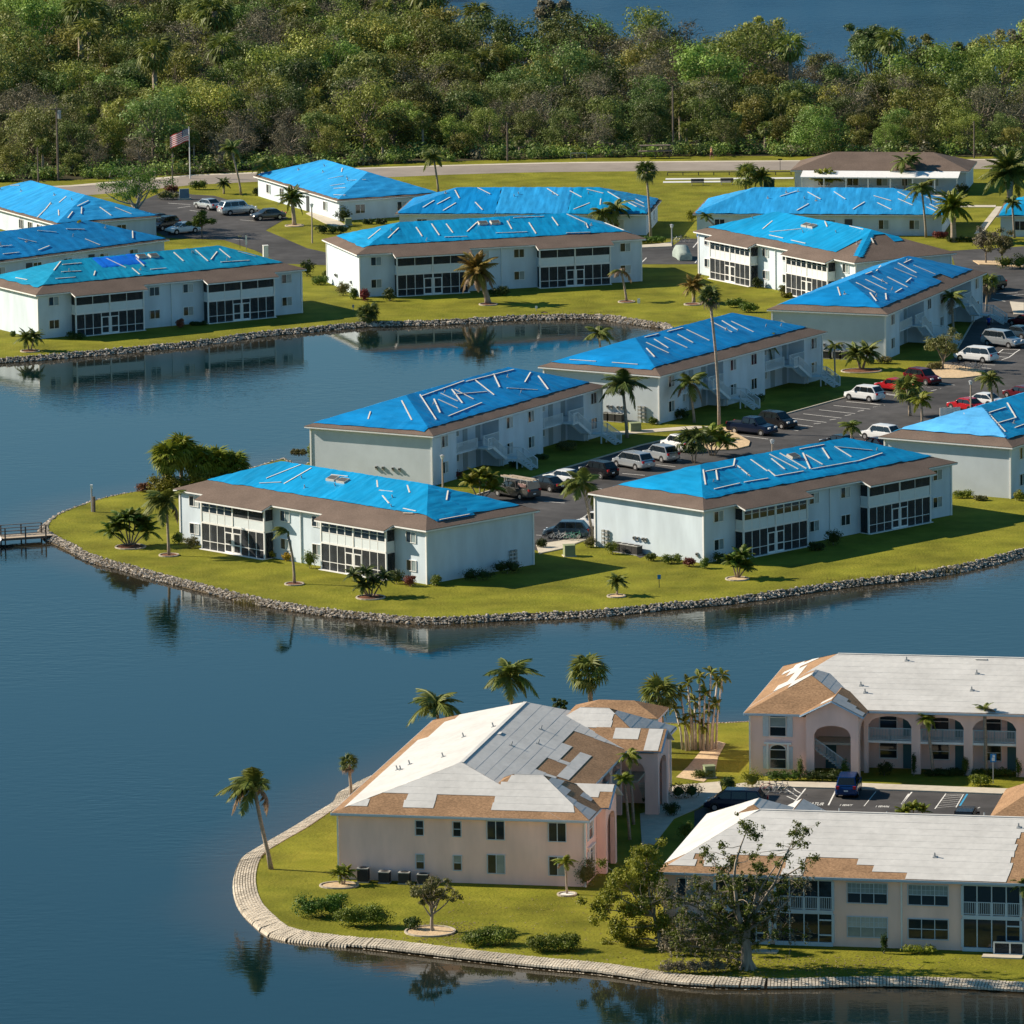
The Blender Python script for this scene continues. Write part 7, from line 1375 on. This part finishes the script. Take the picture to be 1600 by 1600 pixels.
person('person in an orange top and dark shorts walking on the road by the wood', 1112, 248, 1.72, mat('orange_cloth', (.55, .30, .16), .8), mat('maroon_cloth', (.12, .03, .04), .8), R(90), hat=M_sand)
person('person in a blue shirt standing by the bicycles on the back drive', 1091, 381, 1.75, mat('blue_cloth', (.03, .20, .50), .8), mat('blue_trousers', (.03, .10, .22), .8), R(120), .05, hat=M_white)
person('person in blue beside the stair end of the plaza block', 1545, 515, 1.7, mat('royal_cloth', (.01, .05, .35), .8), mat('dark_cloth', (.02, .02, .04), .8), R(180), .05)
# courts, benches, patio
ct = thing('shuffleboard_court', 'pale shuffleboard lanes across the upper lawn', 'court', G(1100, 284)); M_court = mat('court_paint', (.62, .62, .60), .8, var=.05, scale=1)
for x0, y0, x1, y1, wd in ((1040, 280.2, 1240, 278.6, 1.6), (1036, 285, 1142, 284.0, 1.6)):
    a, b = G(x0, y0), G(x1, y1); L_ = ct.location; obj('lane', MB().beam((a.x - L_.x, a.y - L_.y, .03), (b.x - L_.x, b.y - L_.y, .03), wd, .05).mesh('lane', M_court), ct)
mb = MB(); a, b = G(1043, 274), G(1236, 273); mb.beam((a.x - L_.x, a.y - L_.y, .45), (b.x - L_.x, b.y - L_.y, .45), .2, .12)
for k in range(9): p = a.lerp(b, k / 8); mb.box(p.x - L_.x - .06, p.x - L_.x + .06, p.y - L_.y - .06, p.y - L_.y + .06, 0, .4)
obj('barrier', mb.mesh('barrier', M_pole), ct)
def bench(label, px, py, ln=1.8, ang=0):
    t = thing('bench', label, 'bench', G(px, py), ang); obj('seat', MB().box(-ln / 2, ln / 2, 0, .4, .42, .48).mesh('seat', M_pole), t); obj('backrest', MB().box(-ln / 2, ln / 2, .4, .46, .5, .9).mesh('backrest', M_pole), t)
    for x in (-ln / 2 + .1, ln / 2 - .16): obj('leg', cached(('bleg',), lambda: MB().box(0, .06, 0, .42, 0, .42).mesh('leg', M_metal)), t, (x, 0, 0))
bench('dark bench below the lanes, left of two', 1090, 290); bench('dark bench below the lanes, right of two', 1136, 289)
for x, lab in ((1024, 'dark shelter frame across the road above the slim palm'), ):
    t = thing('shelter', lab, 'shelter', G(x, 248)); mb = MB(); mb.box(-2.4, 2.4, -.1, 1.2, 1.0, 1.08); mb.box(-2.2, 2.2, .4, 1.4, 1.75, 1.85); obj('roof', mb.mesh('roof', M_pole), t); pm_ = MB(); [pm_.box(q - .05, q + .05, .5, .6, 0, 1.75) for q in (-2, 0, 2)]; obj('frame', pm_.mesh('frame', M_pole), t)
t = thing('goal_frame', 'thin goal frame on the grass before the wood', 'goal', G(904, 250)); mb = MB(); [mb.box(q - .04, q + .04, -.04, .04, 0, 1.0) for q in (-1.1, 1.1)]; mb.box(-1.1, 1.1, -.04, .04, .96, 1.04); obj('frame', mb.mesh('frame', M_metal), t)
um = thing('patio_umbrella', 'closed green patio umbrella under the awning', 'umbrella', G(1470, 297)); obj('pole', MB().tube([(0, 0, 0), (0, 0, 2.6)], .03, 6).mesh('pole', M_white), um); obj('canopy', MB().tube([(0, 0, .9), (0, 0, 1.4), (0, 0, 2.6)], [.34, .26, .05], 9).mesh('canopy', mat('green_canvas', (.01, .28, .20), .8)), um)
for i, (x, lab) in enumerate(((1350, 'left white patio table under the awning'), (1400, 'middle white patio table under the awning'), (1473, 'white patio table at the green umbrella'))):
    t = thing('patio_table', lab, 'table', G(x, 299), 0, 'patio tables'); obj('tabletop', MB().tube([(0, 0, .7), (0, 0, .74)], .6, 12).mesh('tabletop', M_white), t); obj('leg', MB().tube([(0, 0, 0), (0, 0, .7)], .05, 6).mesh('leg', M_white), t)
cb = thing('tank', 'dark green bin behind the pale bungalow', 'bin', G(1200, 297)); obj('case', MB().box(-.6, .9, 0, 1, 0, 1.4).mesh('case', mat('dark_green_bin', (.01, .05, .04), .6)), cb); obj('lid', MB().box(-.63, .93, -.03, 1.03, 1.4, 1.48).mesh('lid', M_dark), cb)
fn = thing('board_screen', 'short white board fence at the red car', 'fence', G(1485, 655), .3); 
for k in range(5): obj('board', cached(('brd',), lambda: MB().box(-.23, .23, -.03, .03, 0, 1.3).mesh('board', M_white)), fn, (k * .48 - 1, 0, 0))
es = thing('entrance_sign', 'blue grey sign stone amid flowers at the entrance', 'sign', G(288, 312), .2); obj('stone', MB().box(-.7, .7, -.2, .2, 0, 1.5, 0, .06).mesh('stone', mat('blue_stone', (.16, .22, .26), .8)), es); obj('base', MB().box(-.9, .9, -.35, .35, 0, .25).mesh('base', M_conc), es)
lw = thing('lawn_litter', 'cut palm frond dropped on the lawn near the white notice', 'frond', G(845, 489), .3, None, frond_mesh('queen', 0, L_dead), scale=1.8)
# ------------------------------------------------------------------ the wood between the road and the lake
def wood_tree(seed, h, wd, m, nl, size, dens, bare=False):
    rg = random.Random(seed); lf = MB(); tb = MB(); limb(tb, (0, 0, -.3), (rg.uniform(-.4, .4), 0, h * .45), .16, .10, rg, 5, .06, 3)
    for i in range(nl):
        a = 2 * pi * rg.random(); t = rg.random(); z = h * (.16 + .78 * t); rr = wd / 2 * sqrt(max(.05, 1 - ((t - .38) / .72) ** 2)) * rg.uniform(.35, .95); e = Vector((rr * cos(a), rr * sin(a), z)); s = wd * rg.uniform(.15, .26)
        limb(tb, (0, 0, min(h * rg.uniform(.2, .45), e.z)), e, .07, .015, rg, 4, .12, 3); leaves(lf, e, (s, s, s * .72), int(dens * rg.uniform(.6, 1.3)), size, rg, 0, .35)
        if bare:
            for q in range(6): e2 = e + Vector((rg.gauss(0, 1), rg.gauss(0, 1), rg.uniform(.1, 1.2))) * wd * .12; lf.tube([e, e2], [.03, .01], 3, 0, False)
    return tb.mesh('trunk', M_bark2 if bare else M_bark), lf.mesh('crown', m)
def sabal(seed, h):
    rg = random.Random(seed); mb = MB(); tb = MB().tube([(0, 0, -.2), (.1, 0, h)], [.22, .2], 6)
    for i in range(30):
        a = i * 2.4; e = R(-60 + 140 * ((i + .5) / 30)); fm = fanleaf(1.75 * rg.uniform(.85, 1.1), 1.1, i % 3, 9); M3 = Matrix.Translation((.1, 0, h)) @ Matrix.Rotation(a, 4, 'Z') @ Matrix.Rotation(-e, 4, 'Y'); n = len(mb.v)
        mb.v += [tuple(M3 @ Vector(v)) for v in fm.v]; mb.f += [tuple(q + n for q in f) for f in fm.f]; mb.m += fm.m
    return tb.mesh('trunk', M_ptrunk), mb.mesh('crown', L_palm)
W_green = leafmat('wood_leaf_green', (0.195, 0.245, 0.048), objvar=.5, hue=.04, vscale=.22); W_dark = leafmat('wood_leaf_dark', (0.140, 0.178, 0.046), objvar=.5, hue=.035, vscale=.22)
W_yel = leafmat('wood_leaf_yellow', (0.215, 0.220, 0.045), objvar=.3, hue=.02, vscale=.22); W_grey = leafmat('wood_twig_grey', (0.190, 0.175, 0.110), objvar=.25, hue=.015, vscale=.22)
SETS = [('broadleaf_tree', 'green broadleaf tree,', 'green broadleaf trees in the wood', [wood_tree(20 + i, 7.5 + i % 3, 7.6 + .6 * (i % 4), W_green, 36, .32, 170) for i in range(5)]),
        ('dark_tree', 'dark tree,', 'dark trees in the wood', [wood_tree(40 + i, 7 + i % 3, 7.2 + .6 * (i % 3), W_dark, 34, .31, 165) for i in range(4)]),
        ('yellow_tree', 'yellowish tree,', 'yellowish trees in the wood', [wood_tree(60 + i, 5.5 + i % 2, 6.4, W_yel, 30, .30, 160) for i in range(3)]),
        ('bare_tree', 'half bare tree,', 'half bare trees in the wood', [wood_tree(80 + i, 7.5, 7.2, W_grey, 32, .22, 110, True) for i in range(4)]),
        ('cabbage_palm', 'cabbage palm,', 'cabbage palms in the wood', [sabal(100 + i, 4.2 + i * .9) for i in range(3)])]
rg = random.Random(21)
def lake_y(x):
    for a, b in zip(LK[:-1], LK[1:]):
        if min(a.x, b.x) <= x <= max(a.x, b.x): return a.y + (b.y - a.y) * ((x - a.x) / (b.x - a.x) if abs(b.x - a.x) > .01 else 0)
    return 1500
HEM = [(-500, 985), (-62, 1001), (-36, 1009), (-10, 1016.5), (0, 1018), (28, 1019), (75, 1012.5), (400, 1000)]
def hem(x):
    for (a, ya), (b, yb) in zip(HEM[:-1], HEM[1:]):
        if a <= x <= b: return ya + (yb - ya) * (x - a) / (b - a)
spots = []
def far_enough(x, y, d): return all((x - p[0]) ** 2 + ((y - p[1]) * .75) ** 2 > d * d for p in spots)
# a front rank along the verge, then the depth of the wood
tries = 0
while len(spots) < 430 and tries < 90000:
    tries += 1; x = rg.uniform(-83, 83); y = hem(x) + 3.5 + 255 * rg.random() ** 1.25
    if abs(x) > y * 0.0735 + 3: continue
    if y > lake_y(x) - 4: continue
    if far_enough(x, y, 4.3 if y < 1060 else 5.0 if y < 1130 else 6.6): spots.append((x, y))
LAND = [(70, 'at the left edge'), (150, 'above the left bungalows'), (235, 'left of the flag'), (330, 'above the flag'), (420, 'above the upper car park'), (540, 'behind the upper bungalow'), (660, 'above the bent lone palm'), (760, 'left of the middle pole'), (860, 'right of the middle pole'), (960, 'above the goal frame'), (1060, 'above the shelter frame'), (1160, 'above the walker'), (1270, 'left of the clubhouse'), (1380, 'above the clubhouse'), (1490, 'right of the clubhouse'), (9999, 'at the right edge')]
RANK = [(1030, 'in the front rank'), (1042, 'in the second rank'), (1056, 'in the third rank'), (1072, 'in the middle of the wood'), (1095, 'deep in the wood'), (1125, 'far back in the wood'), (9999, 'in the rearmost wood')]
made = {}
for x, y in spots:
    front = y < hem(x) + 12; r = rg.random(); patch = noise.noise((x * .035, y * .03, 4.0))
    k = 0
    if patch > .16: k = 3 if r < .4 else 1
    elif patch < -.18: k = 2 if r < .4 else 0
    else: k = 0 if r < .42 else 1 if r < .64 else 2 if r < .87 else 3
    if rg.random() < (.16 if front else .09): k = 4
    nm, lab, grp, vs = SETS[k]; tm, cm = rg.choice(vs); sc = rg.uniform(.5, .85) if front else (rg.uniform(.6, 1.15) if y < 1060 else rg.uniform(.75, 1.45))
    if y > 1060 and k == 4: sc *= 1.5
    root = thing(nm, lab, 'tree' if k < 4 else 'palm', (x, y, 0), rg.uniform(0, 6.28), grp, scale=(sc * rg.uniform(.9, 1.12), sc * rg.uniform(.9, 1.12), sc)); obj('trunk', tm, root); obj('crown', cm, root)
    px = 800 + CF * x / y; made.setdefault((lab, next(n for q, n in LAND if px < q), next(n for q, n in RANK if y < q)), []).append((px, root))
ORD = 'first second third fourth fifth sixth seventh eighth ninth tenth eleventh twelfth thirteenth fourteenth fifteenth sixteenth seventeenth eighteenth nineteenth twentieth'.split()
SIDE = {1: ('',), 2: ('left one ', 'right one '), 3: ('left one ', 'middle one ', 'right one ')}
for (lab, col, rank), L in made.items():
    L.sort(key=lambda q: q[0])
    for q, (px, root) in enumerate(L): root['label'] = lab + ' ' + (SIDE[len(L)][q] if len(L) < 4 else ORD[q] + ' from left ') + rank + ' ' + col
# single trees that stand against the lake
for x, y, hp, wp, m, sd, lab in ((1355, 118, 86, 74, W_dark, 31, 'round dark tree standing clear against the far lake'), (1452, 148, 96, 56, W_green, 32, 'pale slim tree against the far lake, left of a darker twin'), (1510, 150, 92, 58, W_green, 33, 'rounded tree against the far lake beside a slim one'), (865, 66, 72, 48, W_grey, 34, 'grey leafless tree top against the far lake'), (1185, 110, 84, 64, W_green, 35, 'bright tree top against the far lake'), (1590, 150, 120, 50, W_grey, 36, 'tall thin tree at the right edge against the lake')):
    tree(lab, x, y, hp, wp, m, 12, 210, .42, .18, 1, sd, fork=.3, cl=.32)
# brush that fills the floor of the wood and hems its edge
def brush():
    mb = MB(); r2 = random.Random(8)
    for k in range(1500):
        x = r2.uniform(-84, 84); y = hem(x) + r2.uniform(-.3, 1.2) + 60 * r2.random() ** 2 if k < 1100 else 1040 + 200 * r2.random()
        if y > lake_y(x) - 2: continue
        h = r2.uniform(.8, 2.4); s = r2.uniform(.9, 2.0); mi = 0 if r2.random() < .45 else 1 if r2.random() < .6 else 2 if r2.random() < .5 else 3
        leaves(mb, (x, y, h * .5), (s, s * .8, h * .6), 80, .42, r2, mi, .4)
    return mb.mesh('undergrowth', [W_dark, W_green, W_yel, W_grey])
stuff('undergrowth', brush(), None, 'tangled brush on the floor and along the hem of the wood')
# the wood on the other shore of the lake, beyond the top of the photograph
def far_wood():
    mb = MB(); r2 = random.Random(18)
    for k in range(420):
        x = r2.uniform(-120, 260); y = 1335 + .10 * x + 60 * r2.random() - (40 if x < 0 else 0); h = r2.uniform(8, 13)
        if y < lake_y(x) + 90: pass
        leaves(mb, (x, y, h * .5), (3.4, 3.0, h * .5), 60, 1.1, r2, 0 if r2.random() < .6 else 1, .4)
    return mb.mesh('far_wood', [W_dark, W_green])
structure('far_shore', flat_mesh('far_shore', [Vector((-60, 1318)), Vector((300, 1352)), Vector((600, 1400)), Vector((600, 1800)), Vector((-60, 1800))], 0.0, M_lawn2))
stuff('far_wood', far_wood(), None, 'dark wood on the opposite shore of the far lake')
